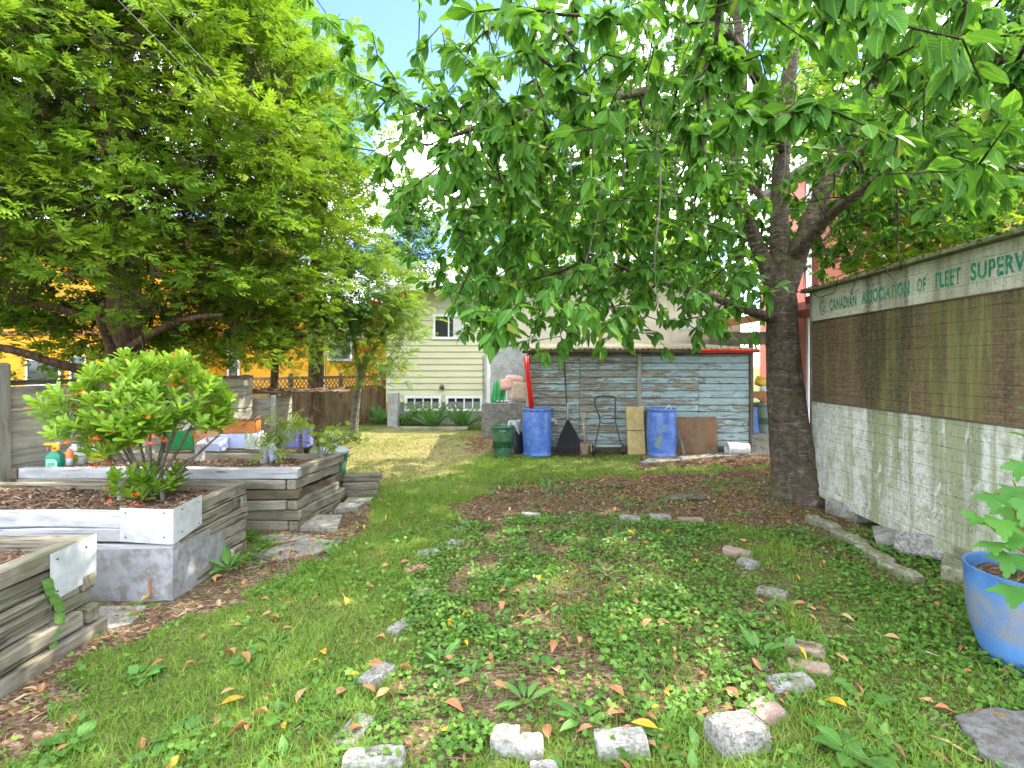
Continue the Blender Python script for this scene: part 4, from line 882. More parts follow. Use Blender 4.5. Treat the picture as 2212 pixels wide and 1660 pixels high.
lbl = lambda W, H_, y, z0: ([(-W/2, y, z0), (W/2, y, z0), (W/2, y, z0+H_*.7), (W*.25, y, z0+H_), (-W/2, y, z0+H_)], [(0, 1, 2, 3, 4)])
bottle('spray_bottle', 'green spray bottle with yellow trigger head by the plank fence', p, [('body', jug(.165, .10, .20, .03, .6), 'bottle_green', True), ('label', lbl(.11, .085, -.0515, .02), 'label_mint', False),
       ('label_print', join(*[([(-.04, -.0525, z_), (.03, -.0525, z_), (.03, -.0525, z_+.004), (-.04, -.0525, z_+.004)], [(0, 1, 2, 3)]) for z_ in (.038, .05, .058)]), 'plastic_black', False),
       ('spray_head', join(mv(lathe([(.032, 0), (.034, .05), (.028, .075), (.0, .078)], 14), .01, 0, .19), mv(box(.13, .04, .03, .008), -.04, 0, .255)), 'plastic_yellow', True), ('cap', mv(lathe([(.018, 0), (.018, .02), (0, .021)], 12), .02, 0, .265), 'plastic_white', True)], .12)
bottle('small_bottle', 'thin orange and white bottle behind the green spray bottle', (p.x+.10, p.y+.06, .56), [('body', lathe([(.035, 0), (.036, .12), (.016, .17), (.016, .2), (0, .2)], 16, True), 'plastic_white', True), ('sleeve', lathe([(.0375, .10), (.0375, .16), (.02, .19)], 16), 'plastic_orange', True)])
p = G(158, 1004, .56)
bottle('jug', 'white jug with black arrow print and olive label', (p.x, p.y+.02, .56), [('body', jug(.20, .14, .20, .045, .55), 'plastic_white', True), ('olive_label', ([(.02, -.0725, .035), (.095, -.0715, .035), (.095, -.0715, .115), (.02, -.0725, .115)], [(0, 1, 2, 3)]), 'olive_label', False),
       ('print', join(([(-.09, -.0725, .10), (-.01, -.0727, .108), (-.01, -.0727, .115), (-.09, -.0725, .118)], [(0, 1, 2, 3)]), ([(-.06, -.0727, .05), (-.045, -.0727, .05), (-.03, -.0727, .085), (-.038, -.0727, .09)], [(0, 1, 2, 3)]), ([(-.03, -.0727, .05), (-.015, -.0727, .05), (-.028, -.0727, .075)], [(0, 1, 2)])), 'plastic_black', False), ('cap', mv(lathe([(.028, 0), (.028, .03), (0, .03)], 14), 0, 0, .195), 'plastic_white', True)])
p = G(196, 998, .56)
bottle('tub', 'white tub with broad olive yellow band near the plank fence', (p.x+.02, p.y+.04, .56), [('body', lathe([(.0, 0), (.118, 0), (.118, .01), (.128, .15), (.12, .17), (.06, .215), (.0, .22)], 28), 'plastic_white', True), ('band', lathe([(.1215, .02), (.1290, .125)], 28), 'olive_label', True),
       ('lid_print', join(*[([(-.05+i*.035, -.062, .2075), (-.025+i*.035, -.062, .2075), (-.025+i*.035, -.040, .217), (-.05+i*.035, -.040, .217)], [(0, 1, 2, 3)]) for i in range(3)]), 'plastic_black', False)])
# bench added as a support under the boxes behind the far bed
bench = thing('support_bench', 'low rough bench added behind the far bed to hold up boxes', 'bench', (-4.1, 7.55, 0))
for i in range(4): bar('top_board', (-1.0, -.3+i*.2, .47), (1.15, -.3+i*.2, .47), .19, .035, M_['timber_dark'], bench, jit=.002)
for x in (-.9, 1.05):
    for y in (-.3, .3): bar('leg', (x, y, 0), (x, y, .452), .07, .07, M_['timber_dark'], bench, up=(1, 0, 0))
def obox(name, lb, cat, p, s, mat, rot=(0, 0, 0), fill=None):
    """open-topped box with wall thickness"""
    X, Y_, Z = s[0]/2, s[1]/2, s[2]; t = .012
    t_ = thing(name, lb, cat, p); t_.rotation_euler = [math.radians(a) for a in rot]
    for nm, vf in (('side', mv(box(t, s[1]-2*t-.002, Z), -X+t/2, 0, Z/2)), ('side', mv(box(t, s[1]-2*t-.002, Z), X-t/2, 0, Z/2)), ('side', mv(box(s[0], t, Z), 0, -Y_+t/2, Z/2)), ('side', mv(box(s[0], t, Z), 0, Y_-t/2, Z/2)), ('bottom', mv(box(s[0]-.03, s[1]-.03, t), 0, 0, t))):
        ob(nm, vf, M_[mat], t_)
    if fill:
        n = 70; T = np.column_stack([rng.uniform(-X*.9, X*.9, n), rng.uniform(-Y_*.9, Y_*.9, n), Z*rng.uniform(.75, 1.12, n)]); nr = np.array([[0, 0, 1.0]])+rng.normal(size=(n, 3))*.4
        tw = tube([(-.5, 0, 0), (0, .03, .02), (.5, 0, 0)], .02, 4); stuff('dried_stems', big_mesh('dried_stems', [(np.array(tw[0]), tri_faces(tw[1]), frames(np.cross(nr, rdir(n)), nr), T, rng.uniform(.1, .28, n), rng.random(n))], M_['chips']), t_)
    return t_
zb = .49
def on(x, Y=7.5): return (x-CX)/F*Y
obox('planter_box', 'orange planter box full of dried stems', 'planter', (on(520), 7.55, .70), (.42, .26, .16), 'planter_orange', (0, 0, 8), True)
obox('glass_bin', 'grey see-through bin under the orange planter box', 'bin', (on(520), 7.55, zb), (.46, .34, .205), 'lavender', (0, 0, 4))
obox('cardboard_box', 'tilted cardboard box with white lid flap behind the shrub', 'box', (on(452), 7.5, zb+.06), (.42, .30, .24), 'cardboard', (0, -24, 14))
props(ob('box_lid', box(.5, .34, .02), M_['plastic_white'], loc=(on(440), 7.48, zb+.40), rot=(math.radians(16), math.radians(-24), .2)), 'white lid lying across the tilted cardboard box', 'lid')
obox('tray', 'pale lavender plastic tray leaning below the cardboard box', 'tray', (on(482), 7.28, zb+.0), (.32, .22, .14), 'lavender', (14, 0, -6))
obox('crate', 'green plastic crate half hidden by shrub stems', 'crate', (on(408), 7.4, zb), (.32, .3, .26), 'tarp_green', (0, 0, 10))
obox('white_tub', 'white tub to the right of the grey bin', 'tub', (on(560), 7.4, zb), (.2, .22, .2), 'plastic_white', (0, 0, -5))
obox('blue_crate', 'purple blue crate behind the young feathery plant', 'crate', (on(632), 7.6, zb), (.42, .3, .22), 'purple_blue', (0, 0, 6))
obox('pale_box', 'pale box between feathery plant and blue crate', 'box', (on(596), 7.75, zb), (.2, .2, .2), 'lavender', (0, 0, 0))
cp = thing('compost_bin', 'grey boarded compost bin with twigs on its flat top', 'compost bin', (on(565, 9), 9.0, 0))
for i in range(7): bar('front_board', (-.42, -.3, .08+i*.16), (.30, -.3, .08+i*.16), .03, .15, M_['fence_grey'], cp)
bar('corner_post', (.34, -.31, 0), (.34, -.31, 1.16), .06, .07, M_['concrete_pale'], cp, up=(1, 0, 0)); bar('corner_post', (-.46, -.31, 0), (-.46, -.31, 1.14), .06, .06, M_['timber_dark'], cp, up=(1, 0, 0))
for i in range(7): bar('side_board', (.34, -.26, .08+i*.16), (.34, .4, .08+i*.16), .03, .15, M_['fence_grey'], cp)
bar('top_board', (-.6, .02, 1.19), (1.4, .06, 1.21), .62, .03, M_['timber_dark'], cp)
n = 160; T = np.column_stack([rng.uniform(-.5, 1.3, n), rng.uniform(-.3, .3, n), rng.uniform(1.215, 1.25, n)]); nr = np.array([[0, 0, 1.0]])+rng.normal(size=(n, 3))*.15
tw = tube([(-.5, 0, 0), (0, .05, .02), (.5, 0, 0)], .02, 4); stuff('dried_twigs', big_mesh('dried_twigs', [(np.array(tw[0]), tri_faces(tw[1]), frames(np.cross(nr, rdir(n)), nr), T, rng.uniform(.1, .4, n), rng.random(n))], M_['chips']), cp)
# lidded dustbin behind the far bed
def dustbin(name, lb, p, r, h, mat, lid=None, handle_mat='bin_lid'):
    t = thing(name, lb, 'dustbin', p)
    pr = [(0, .01), (r*.80, .0), (r*.82, .02)]+[(r*(.82+.16*i/8)+(.004 if i % 2 else 0), h*(.05+.86*i/8)) for i in range(9)]+[(r*1.04, h*.93), (r*1.05, h*.99), (r*1.0, h), (r*.94, h*.985), (r*.9, h*.3), (0, h*.28)]
    V, Fc = lathe(pr, 40)
    V = [(x*(1+(.012 if (i % 40) % 2 else 0)*(z_ < h*.9)), y*(1+(.012 if (i % 40) % 2 else 0)*(z_ < h*.9)), z_) for i, (x, y, z_) in enumerate(V)]
    ob('body', (V, Fc), M_[mat], t, smooth=True)
    if lid:
        ob('lid', lathe([(r*1.1, h*.97), (r*1.12, h+.005), (r*1.08, h+.02), (r*.8, h+.045), (r*.4, h+.06), (0, h+.062)], 40), M_[lid], t, smooth=True)
        ob('lid_handle', tube(curve_pts([(-.09, 0, h+.05), (-.075, 0, h+.09), (.075, 0, h+.09), (.09, 0, h+.05)], 4), .010, 8), M_[lid], t, smooth=True)
    for s in (-1, 1): ob('side_handle', mv(box(.03, .12, .03, .006), s*r*1.06, 0, h*.9), M_[mat], t)
    ob('front_handle', tube([(-.05, -r*1.0, h*.84), (-.05, -r*1.0-.03, h*.86), (.05, -r*1.0-.03, h*.86), (.05, -r*1.0, h*.84)], .008, 6), M_[handle_mat], t)
    return t
dustbin('lidded_dustbin', 'green dustbin with grey domed lid behind the far bed', (P(712, 0, 6.62).x, 6.62, 0), .215, .57, 'bin_green', 'bin_lid')

# ---------------------------------------------------------------- along the shed front
gb_ = dustbin('open_dustbin', 'open green dustbin with a white paper bag inside', (P(1086, 0, 9.62).x, 9.62, 0), .205, .56, 'bin_green')
V, Fc = [], []
for i in range(9):
    for j in range(9):
        u, v_ = i/8-.5, j/8; V.append((u*(.26-.08*v_), .05*math.sin(u*9+v_*5)+.03, .40+v_*.26+.06*u))
for i in range(8):
    for j in range(8): o = i*9+j; Fc.append((o, o+9, o+10, o+1))
o = ob('paper_bag', (V, Fc), M_['plastic_white'], smooth=True); o.location = (gb_.location.x+.07, 9.66, 0); o.rotation_euler = (0, .25, .2); md = o.modifiers.new('t', 'SOLIDIFY'); md.thickness = .02
props(o, 'white paper bag sticking out of the open green dustbin', 'bag')
props(ob('bin_lid', lathe([(.0, .05), (.10, .048), (.20, .03), (.225, .012), (.235, 0), (.22, -.004), (.0, .03)], 32), M_['plastic_black'], loc=(P(1121, 0, 9.75).x, 9.75, .22), rot=(math.radians(84), 0, math.radians(62)), smooth=True), 'round black lid leaning between dustbin and blue barrel', 'lid')
def barrel(lb, x, Y, bung):
    t = thing('blue_barrel', lb, 'barrel', (P(x, 0, Y).x, Y, 0), group='blue barrels at the shed')
    r, h = .268, .87
    pr = [(0, .005), (r*.9, 0), (r*.955, .005), (r*.985, .02), (r*.985, .04), (r*.93, .05), (r*.95, .09), (r*.99, .25), (r*1.0, .43), (r*.99, .62), (r*.955, .79), (r*.93, .825), (r*.985, .835), (r*.99, .862), (r*.965, .872), (r*.93, .865)]
    pr += [(r*.92, .855), (r*.91, .70), (0, .70)] if not bung else [(r*.9, .852), (0, .852)]
    V, Fc = lathe(pr, 48); ob('body', (V, Fc), M_['barrel_blue'], t, smooth=True)
    if bung:
        for s in (-1, 1): ob('bung', mv(lathe([(.035, 0), (.035, .02), (.0, .021)], 16), s*.14, .05, .852), M_['barrel_blue'], t, smooth=True)
        ob('torn_film', tube(curve_pts([(.05, -.05, .85), (.09, -.08, .90), (.12, -.06, .92), (.15, -.1, .86)], 4), .012, 5), M_['plastic_white'], t, smooth=True)
    else:
        ob('water', lathe([(r*.905, .72), (0, .72)], 32), M_['water_dark'], t)
        for d in (0, .012): ob('hose_loop', tube(curve_pts([(r*.9, -.1, .66-d*2), (r*1.12, -.16, .68-d*3), (r*1.35, -.14, .64-d*4)], 5), .008, 6), M_['plastic_white'], t, smooth=True)
    return t
barrel('open blue barrel under the red downspout', 1160, 9.72, False)
b2 = barrel('closed blue barrel between yellow foam and brown panel', 1429, 9.66, True)
for i, (a, z_, s) in enumerate(((-2.05, .30, .05), (-1.9, .36, .035), (-2.15, .22, .04), (-1.65, .56, .035), (-1.98, .46, .025))):
    V, Fc = [], []; n = 12
    for q_ in range(n): t = 2*math.pi*q_/n; rr = s*(1+.5*math.sin(q_*2.7+i)); an = a+rr*math.cos(t)/.27; V.append((.2685*math.cos(an), .2685*math.sin(an), z_+rr*1.3*math.sin(t)))
    ob('worn_patch', (V, [tuple(range(n))]), M_['bin_grey'], b2)
# leaf rake
rk = thing('leaf_rake', 'black fan leaf rake standing against the shed', 'rake', (P(1228, 0, 9.72).x, 9.72, 0))
top = Vector((-.06, .22, 1.72)); ferr = Vector((-.005, .07, .66))
ob('handle', tube([ferr, ferr.lerp(top, .5), top], .013, 8), M_['metal_black'], rk, smooth=True)
ob('ferrule', tube([ferr-Vector((0, 0, .06)), ferr+Vector((-.005, .01, .3))], .017, 8), M_['bin_lid'], rk, smooth=True)
for i in range(22):
    u = i/21-.5; e = Vector((u*.52+.02, -.02-.03*math.cos(u*3), .04+.06*abs(u)))
    ob('tine', tube([ferr, ferr.lerp(e, .5)+Vector((u*.05, -.015, 0)), e, e+Vector((0, -.03, -.03))], [.010, .009, .010, .004], 4), M_['plastic_black'], rk)
for zf in (.45, .72):
    ob('cross_band', tube([ferr.lerp(Vector((u*.52+.02, -.03, .05)), zf)+Vector((0, -.012, 0)) for u in np.linspace(-.48, .48, 9)], .008, 4), M_['plastic_black'], rk)
# spade
spd = thing('spade', 'small wooden handled spade with rusty square blade', 'spade', (P(1263, 0, 9.70).x, 9.70, 0))
ob('shaft', tube([(0, 0, .24), (-.012, .09, .62)], .016, 10), M_['handle_wood'], spd, smooth=True)
ob('grip', join(tube([(-.012, .09, .60), (-.055, .12, .75)], .011, 8), tube([(-.012, .09, .60), (.03, .12, .75)], .011, 8), tube([(-.065, .12, .75), (.04, .12, .75)], .014, 8)), M_['handle_wood'], spd, smooth=True)
ob('socket', tube([(.002, -.01, .20), (-.004, .03, .37)], [.022, .018], 10), M_['rust_steel'], spd, smooth=True)
V, Fc = [], []
for j in range(5):
    for i in range(7): u = i/6-.5; V.append((u*.165, -.02-.02*math.cos(u*3)+.02*j/4, .0+j*.055))
for j in range(4):
    for i in range(6): o = j*7+i; Fc.append((o, o+1, o+8, o+7))
o = ob('blade', (V, Fc), M_['rust_steel'], spd, smooth=True); md = o.modifiers.new('t', 'SOLIDIFY'); md.thickness = .004
# push mower
pm = thing('push_mower', 'old push reel mower with black loop handle against the shed', 'mower', (P(1313, 0, 9.68).x, 9.68, 0))
ob('loop_handle', tube(curve_pts([(-.13, .10, .68), (-.20, .17, .90), (-.205, .2, 1.0), (-.17, .21, 1.065), (0, .21, 1.075), (.15, .21, 1.065), (.18, .2, 1.0), (.17, .17, .9), (.15, .10, .68)], 4), .014, 8), M_['metal_black'], pm, smooth=True)
for pts in ([(-.13, .10, .68), (-.13, .08, .60), (-.22, .03, .22), (-.235, .0, .02)], [(.15, .10, .68), (.16, .08, .58), (.24, .03, .22), (.255, .0, .02)]): ob('side_rod', tube(pts, .011, 8), M_['metal_black'], pm, smooth=True)
ob('cross_rod', tube(curve_pts([(-.14, .09, .60), (-.02, .08, .57), (.16, .085, .60)], 4), .009, 6), M_['metal_black'], pm, smooth=True)
ob('roller_bar', tube([(-.23, -.02, .17), (.25, -.02, .17)], .022, 10), M_['bin_lid'], pm, smooth=True)
for i in range(5):
    a = i*1.257; ob('reel_blade', tube([( -.2+.4*t, -.0+.06*math.cos(a+t*2), .09+.06*math.sin(a+t*2)) for t in np.linspace(0, 1, 7)], .007, 4), M_['metal_black'], pm)
for x in (-.27, .28):
    whl = ob('wheel', rots(lathe([(.09, -.02), (.10, -.015), (.10, .015), (.09, .02), (.03, .018), (.03, -.018), (.09, -.02)], 20), 'Y', 90), M_['plastic_black'], pm, loc=(x, 0, .10), smooth=True)
    ob('hub', rots(lathe([(0, -.03), (.025, -.03), (.025, .03), (0, .03)], 12), 'Y', 90), M_['bin_lid'], whl, smooth=True)
ob('yellow_tag', box(.02, .02, .14), M_['olive_label'], pm, loc=(-.31, -.03, .13))
# folded foam mat
fm = thing('foam_mat', 'tan yellow folded foam mat leaning on the shed', 'foam mat', (P(1375, 0, 9.70).x, 9.70, 0))
for i, z0 in enumerate((0, .445)): o = ob('fold', mv(box(.33, .10, .438, .012, 3, .003), 0, 0, .22), M_['foam_yellow'], fm, loc=(-.01*i, .02+.05*i, z0), rot=(math.radians(-6), 0, 0))
props(ob('brown_board', box(.07, .02, .80, .003), M_['plywood'], loc=(P(1398, 0, 9.82).x, 9.82, .40), rot=(math.radians(-5), 0, 0)), 'narrow brown board between foam mat and blue barrel', 'board')
props(ob('plywood_sheet', box(.78, .018, .70, .003), M_['plywood'], loc=(P(1503, 0, 9.88).x, 9.86, .34), rot=(math.radians(-7), math.radians(-.8), 0)), 'brown stained plywood sheet leaning on the blue shed', 'plywood sheet')
props(bar('wood_strip', P(1461, 925, 9.72), (P(1478, 0, 9.7).x, 9.66, .01), .02, .05, M_['timber_grey']), 'short pale wood strip leaning beside the closed barrel', 'wood strip')
bk = thing('white_bucket', 'white plastic bucket lying on its side by the shed corner', 'bucket', (P(1593, 0, 9.72).x, 9.72, .118))
ob('body', rots(lathe([(0, -.20), (.098, -.20), (.100, -.19), (.114, .17), (.122, .175), (.122, .20), (.113, .20), (.108, .15), (.095, -.18), (0, -.18)], 32), 'Y', -90), M_['plastic_white'], bk, smooth=True)
for x in (-.12, -.155): ob('rib', rots(lathe([(.114, -.004), (.120, -.003), (.120, .003), (.114, .004)], 32), 'Y', -90), M_['plastic_white'], bk, loc=(x, 0, 0), smooth=True)
ob('handle', tube(curve_pts([(-.12, -.118, .0), (-.06, -.14, .06), (.0, -.10, .11), (-.06, .0, .125), (-.12, .118, .0)], 5), .004, 6), M_['plastic_white'], bk, smooth=True)
# on the stoop: green tarp, chair frame with cushions
tz = .785
def drape(nx_, ny_, fn, mat, name, parent=None, thick=.006):
    V, Fc = [], []
    for i in range(nx_+1):
        for j in range(ny_+1): V.append(fn(i/nx_, j/ny_))
    for i in range(nx_):
        for j in range(ny_): o = i*(ny_+1)+j; Fc.append((o, o+1, o+ny_+2, o+ny_+1))
    o = ob(name, (V, Fc), M_[mat], parent, smooth=True); md = o.modifiers.new('t', 'SOLIDIFY'); md.thickness = thick; return o
sx_ = P(1082, 0, 12.4).x
o = drape(14, 14, lambda u, v: (sx_-.24+.42*u*(.75+.25*v)+.13*(v)*(1-u), 12.32+.5*v*.6+.02*math.sin(u*17+v*3), tz+.50*math.sin(min(1, v*1.2)*math.pi/2)*(1-.15*u)+.015*math.sin(u*21)), 'tarp_green', 'green_tarp')
props(o, 'bright green tarp draped on the concrete stoop', 'tarp')
chr_ = thing('garden_chair', 'upturned garden chair with pink beige cushions on the stoop', 'chair', (P(1105, 0, 12.4).x, 12.35, tz))
def pillow(a, b, c, n=10):
    V, Fc = [], []
    for s in (1, -1):
        for i in range(n+1):
            for j in range(n+1):
                u, v = i/n*2-1, j/n*2-1; V.append((a*u*(1-.06*v*v), s*c*((1-u**6)*(1-v**6))**.5*(1+.10*math.sin(u*9)*math.sin(v*7)), b*v*(1-.06*u*u)))
    m = (n+1)**2
    for k in range(2):
        for i in range(n):
            for j in range(n): o = k*m+i*(n+1)+j; q = (o, o+1, o+n+2, o+n+1); Fc.append(q if k == 0 else q[::-1])
    return V, Fc
ob('cushion', pillow(.22, .24, .07), M_['cushion'], chr_, loc=(.17, -.06, .26), rot=(math.radians(-12), math.radians(8), math.radians(6)), smooth=True)
ob('cushion', pillow(.17, .14, .08), M_['cushion_pink'], chr_, loc=(-.10, -.02, .42), rot=(math.radians(-20), math.radians(-4), math.radians(-8)), smooth=True)
ob('cushion', pillow(.24, .10, .10), M_['cushion_pink'], chr_, loc=(.08, .08, .52), rot=(math.radians(-60), math.radians(6), 0), smooth=True)
ob('frame', join(tube(curve_pts([(-.10, -.05, .35), (-.11, -.08, .12), (-.07, -.1, .02), (.10, -.1, .01)], 5), .013, 8), tube(curve_pts([(-.10, .15, .35), (-.11, .12, .12), (-.07, .1, .02), (.10, .1, .01)], 5), .013, 8), tube([(-.35, -.02, .03), (.1, -.02, .03)], .015, 8)), M_['trim_white'], chr_, smooth=True)
# bins past the shed
wb = dustbin('wheeled_bin', 'grey green wheeled bin past the shed corner', (P(1652, 0, 13.0).x, 12.9, .02), .30, .72, 'bin_grey')
for s in (-1, 1): ob('wheel', rots(lathe([(0, -.02), (.08, -.02), (.08, .02), (0, .02)], 16), 'X', 90), M_['plastic_white'], wb, loc=(.28, s*.0-.2, .08))
obox('blue_recycling_box', 'blue box squeezed beside the grey wheeled bin', 'box', (P(1627, 0, 13.0).x, 13.0, .02), (.26, .4, .62), 'barrel_blue')
props(ob('white_sack', pillow(.2, .2, .12), M_['plastic_white'], loc=(P(1652, 0, 13).x, 12.85, .95), smooth=True), 'white sack lying on the grey wheeled bin', 'sack')
props(ob('yellow_bag', pillow(.22, .12, .12), M_['plastic_yellow'], loc=(P(1648, 0, 13).x, 12.95, 1.23), rot=(0, .3, 0), smooth=True), 'yellow bag heaped above the white sack', 'bag')
props(ob('green_box', box(.5, .3, .35, .02), M_['bottle_green'], loc=(P(1752, 0, 9.4).x+.2, 9.4, .17)), 'small green box beyond the tree trunk', 'box')

# ---------------------------------------------------------------- blue half-barrel planter
pot = thing('blue_planter', 'worn blue half barrel planter at the right edge', 'planter', (2.90, 2.93, 0))
V, Fc = lathe([(0, .0), (.205, .0), (.225, .012), (.25, .07), (.272, .15), (.292, .26), (.30, .38), (.303, .505), (.306, .512), (.298, .514), (.292, .505), (.288, .42)], 64)
V2 = []
for (x, y, z_) in V:
    a = math.atan2(y, x); k = 1.0
    if z_ < .14: k = 1-.10*max(0, math.cos((a+2.0)*3))*(1-abs(z_-.09)/.09 if abs(z_-.09) < .09 else 0)
    V2.append((x*k, y*k, z_))
ob('body', (V2, Fc), M_['pot_blue'], pot, smooth=True)
o = ob('handle_scar', mv(box(.16, .006, .022, .002), 0, 0, 0), M_['plastic_black'], pot, loc=(-.115, -.222, .135), rot=(0, .16, -.46))
ob('soil', ([(.289*math.cos(t), .289*math.sin(t), .43+.02*math.sin(t*5)) for t in np.linspace(0, 2*math.pi, 33)[:-1]]+[(0, 0, .46)], [(i, (i+1) % 32, 32) for i in range(32)]), M_['mulch'], pot, smooth=True)

# ---------------------------------------------------------------- border blocks around the planted patch
def rough_block(L, W, H_, seed, chip=.35, n=(7, 4, 4)):
    r = random.Random(seed); V, Fc = [], []; key = {}
    ph_ = [r.uniform(0, 6) for _ in range(6)]
    cut = [(Vector((r.choice((-1, 1)), r.choice((-1, 1)), 1)).normalized(), r.uniform(.80, .98)) for _ in range(3)]
    def vid(i, j, k):
        if (i, j, k) in key: return key[(i, j, k)]
        u, v, q = i/n[0]*2-1, j/n[1]*2-1, k/n[2]*2-1
        p = Vector((u, v, q)); e = Vector((abs(u)**14, abs(v)**14, abs(q)**14)); s = sum(sorted(e)[1:])
        f = 1-.035*max(0, sum(e)-1)
        for cn_, cd in cut:
            d = p.dot(cn_)/1.73
            if d > cd*.85: p -= cn_*(d-cd*.85)*1.2*chip
        x, y, z_ = p.x*L/2*f, p.y*W/2*f, p.z*H_/2*f
        jx = math.sin(u*5+ph_[0]+v*3+q*2)*.5+math.sin(v*9+ph_[1]+u*7)*.3; jz = math.sin(u*6+ph_[2]+v*4)*.5+math.sin(v*11+u*9+ph_[3])*.3
        key[(i, j, k)] = len(V); V.append((x+jx*L*.012, y+jx*W*.025+jz*.002, z_+jz*H_*.05)); return key[(i, j, k)]
    for ax in range(3):
        a, b = [q for q in range(3) if q != ax]
        for side in (0, n[ax]):
            for i in range(n[a]):
                for j in range(n[b]):
                    q = []
                    for (di, dj) in ((0, 0), (1, 0), (1, 1), (0, 1)):
                        ijk = [0, 0, 0]; ijk[ax] = side; ijk[a] = i+di; ijk[b] = j+dj; q.append(vid(*ijk))
                    if (side == 0) != (ax == 1): q = q[::-1]
                    Fc.append(tuple(q))
    return V, Fc
BL = [ # x, y of the block's middle on the ground, angle, length, width, height, material, label
    (765, 1585, 72, .21, .105, .05, 'block_grey', 'flat grey block half sunk in grass above the front left white block'),
    (808, 1652, 4, .27, .10, .085, 'block_white', 'long white block at the front left corner of the border'),
    (814, 1468, 62, .21, .105, .075, 'block_grey', 'grey block standing proud on the left border, nearest but two'),
    (868, 1358, 60, .20, .10, .05, 'block_grey', 'rounded grey block beside a curled brown leaf'),
    (905, 1288, 70, .19, .09, .05, 'block_grey', 'overgrown grey block just in front of the red brick'),
    (900, 1240, 40, .20, .10, .065, 'brick_red', 'red brick with core holes in the left border'),
    (926, 1200, 35, .20, .11, .065, 'block_white', 'light block just behind the red brick'),
    (981, 1176, 70, .15, .13, .06, 'block_white', 'small square light block on the left border'),
    (990, 1143, 20, .14, .09, .03, 'block_grey', 'small sunken grey block near the back left bend'),
    (1008, 1130, 20, .15, .09, .06, 'block_grey', 'grey block at the back left bend of the border'),
    (1146, 1116, -3, .22, .10, .075, 'block_white', 'white block in the back border near the small sapling'),
    (1242, 1122, 0, .22, .10, .03, 'stone_moss', 'mossy brown block sunk in the back border'),
    (1360, 1124, -4, .23, .10, .08, 'block_white', 'white block right of the middle of the back border'),
    (1425, 1121, 8, .25, .10, .085, 'block_white', 'longest white block of the back border with chipped top'),
    (1492, 1126, -6, .28, .10, .06, 'block_pink', 'reddish block at the right end of the back border'),
    (1562, 1160, -30, .20, .11, .03, 'stone_moss', 'sunken grey block at the back right bend'),
    (1592, 1198, -38, .24, .12, .08, 'block_pink', 'pinkish grey block, farther of two touching pieces'),
    (1615, 1222, -62, .15, .12, .08, 'block_grey', 'broken grey block, nearer of two touching pieces'),
    (1668, 1282, -40, .21, .12, .06, 'block_grey', 'pale grey block alone on the right border'),
    (1738, 1412, -28, .22, .11, .055, 'block_pink', 'pink brick with a hollow frog in its top'),
    (1748, 1450, -20, .22, .10, .05, 'block_pink', 'chipped pink stone just in front of the hollow pink brick'),
    (1646, 1446, 75, .10, .05, .05, 'block_grey', 'small brown grey stone chip on the right border'),
    (1706, 1490, 5, .24, .10, .07, 'block_white', 'whitest long block on the right border'),
    (1650, 1548, 25, .17, .13, .07, 'block_pink', 'speckled pink grey stone behind the large front right block'),
    (1592, 1612, 16, .25, .16, .13, 'block_grey', 'largest rough grey block at the front right corner'),
    (1342, 1618, 2, .24, .13, .085, 'block_white', 'white rectangular block in the middle of the front border'),
    (1092, 1605, -8, .13, .12, .09, 'block_white', 'chipped white block half, left piece of the front pair'),
    (1146, 1614, -6, .12, .12, .075, 'block_white', 'chipped white block half, right piece of the front pair'),
    (1176, 1668, 5, .12, .10, .06, 'block_grey', 'small grey block cut off by the bottom picture edge')]
for i, (x, y, a, L, W, H_, mt, lb) in enumerate(BL):
    p = G(x, y); o = ob('border_block', rough_block(L*.94, W*.95, H_*.9, i+3, .2 if mt != 'brick_red' else .03), M_[mt], loc=(p.x, p.y, H_*.45-.02+float(gz(p.x, p.y))), rot=(random.uniform(-.06, .06), random.uniform(-.06, .06), math.radians(a)), smooth=False)
    props(o, lb, 'block'); 
    if mt == 'brick_red':
        for k in range(3):
            for s in (-1, 1): ob('core_hole_shade', lathe([(.014, 0), (.013, -.001), (0, -.001)], 12), M_['timber_dark'], o, loc=(-.06+.06*k, s*.025, H_*.45+.003))  # flat dark discs, the shade inside the holes put into their colour
    if 'frog' in lb: ob('frog', mv(box(.12, .045, .004, .001), 0, 0, 0), M_['timber_dark'], o, loc=(0, 0, H_*.45+.001))  # thin dark plate standing for the shade in the hollow
# root and stick lying in the mulch, wires
o = ob('surface_root', tube(curve_pts([G(1430, 1080, .0), G(1460, 1076, .035), G(1510, 1074, .04), G(1560, 1078, .0)], 5), lerp_list([.02, .045, .045, .02], 16), 8, True, .12), M_['bark_grey'], smooth=True); props(o, 'grey surface root crossing the mulch left of the trunk', 'root')
o = ob('surface_root', tube(curve_pts([G(1290, 1055, .0), G(1330, 1052, .02), G(1370, 1050, .0)], 5), lerp_list([.012, .02, .01], 11), 6, True, .12), M_['bark_cherry'], smooth=True); props(o, 'thin dark root farther back in the mulch', 'root')
for i, (a, b, lb) in enumerate(((P(195, -60, 3.2), P(872, 622, 14.9), 'lower pale overhead wire crossing the conifer'), (P(262, -60, 3.4), P(880, 600, 14.9), 'upper pale overhead wire crossing the conifer'))):
    props(ob('overhead_wire', tube([a, a.lerp(b, .33)-Vector((0, 0, .02)), a.lerp(b, .66)-Vector((0, 0, .02)), b], .0022, 5), M_['wire'], smooth=True), lb, 'wire')
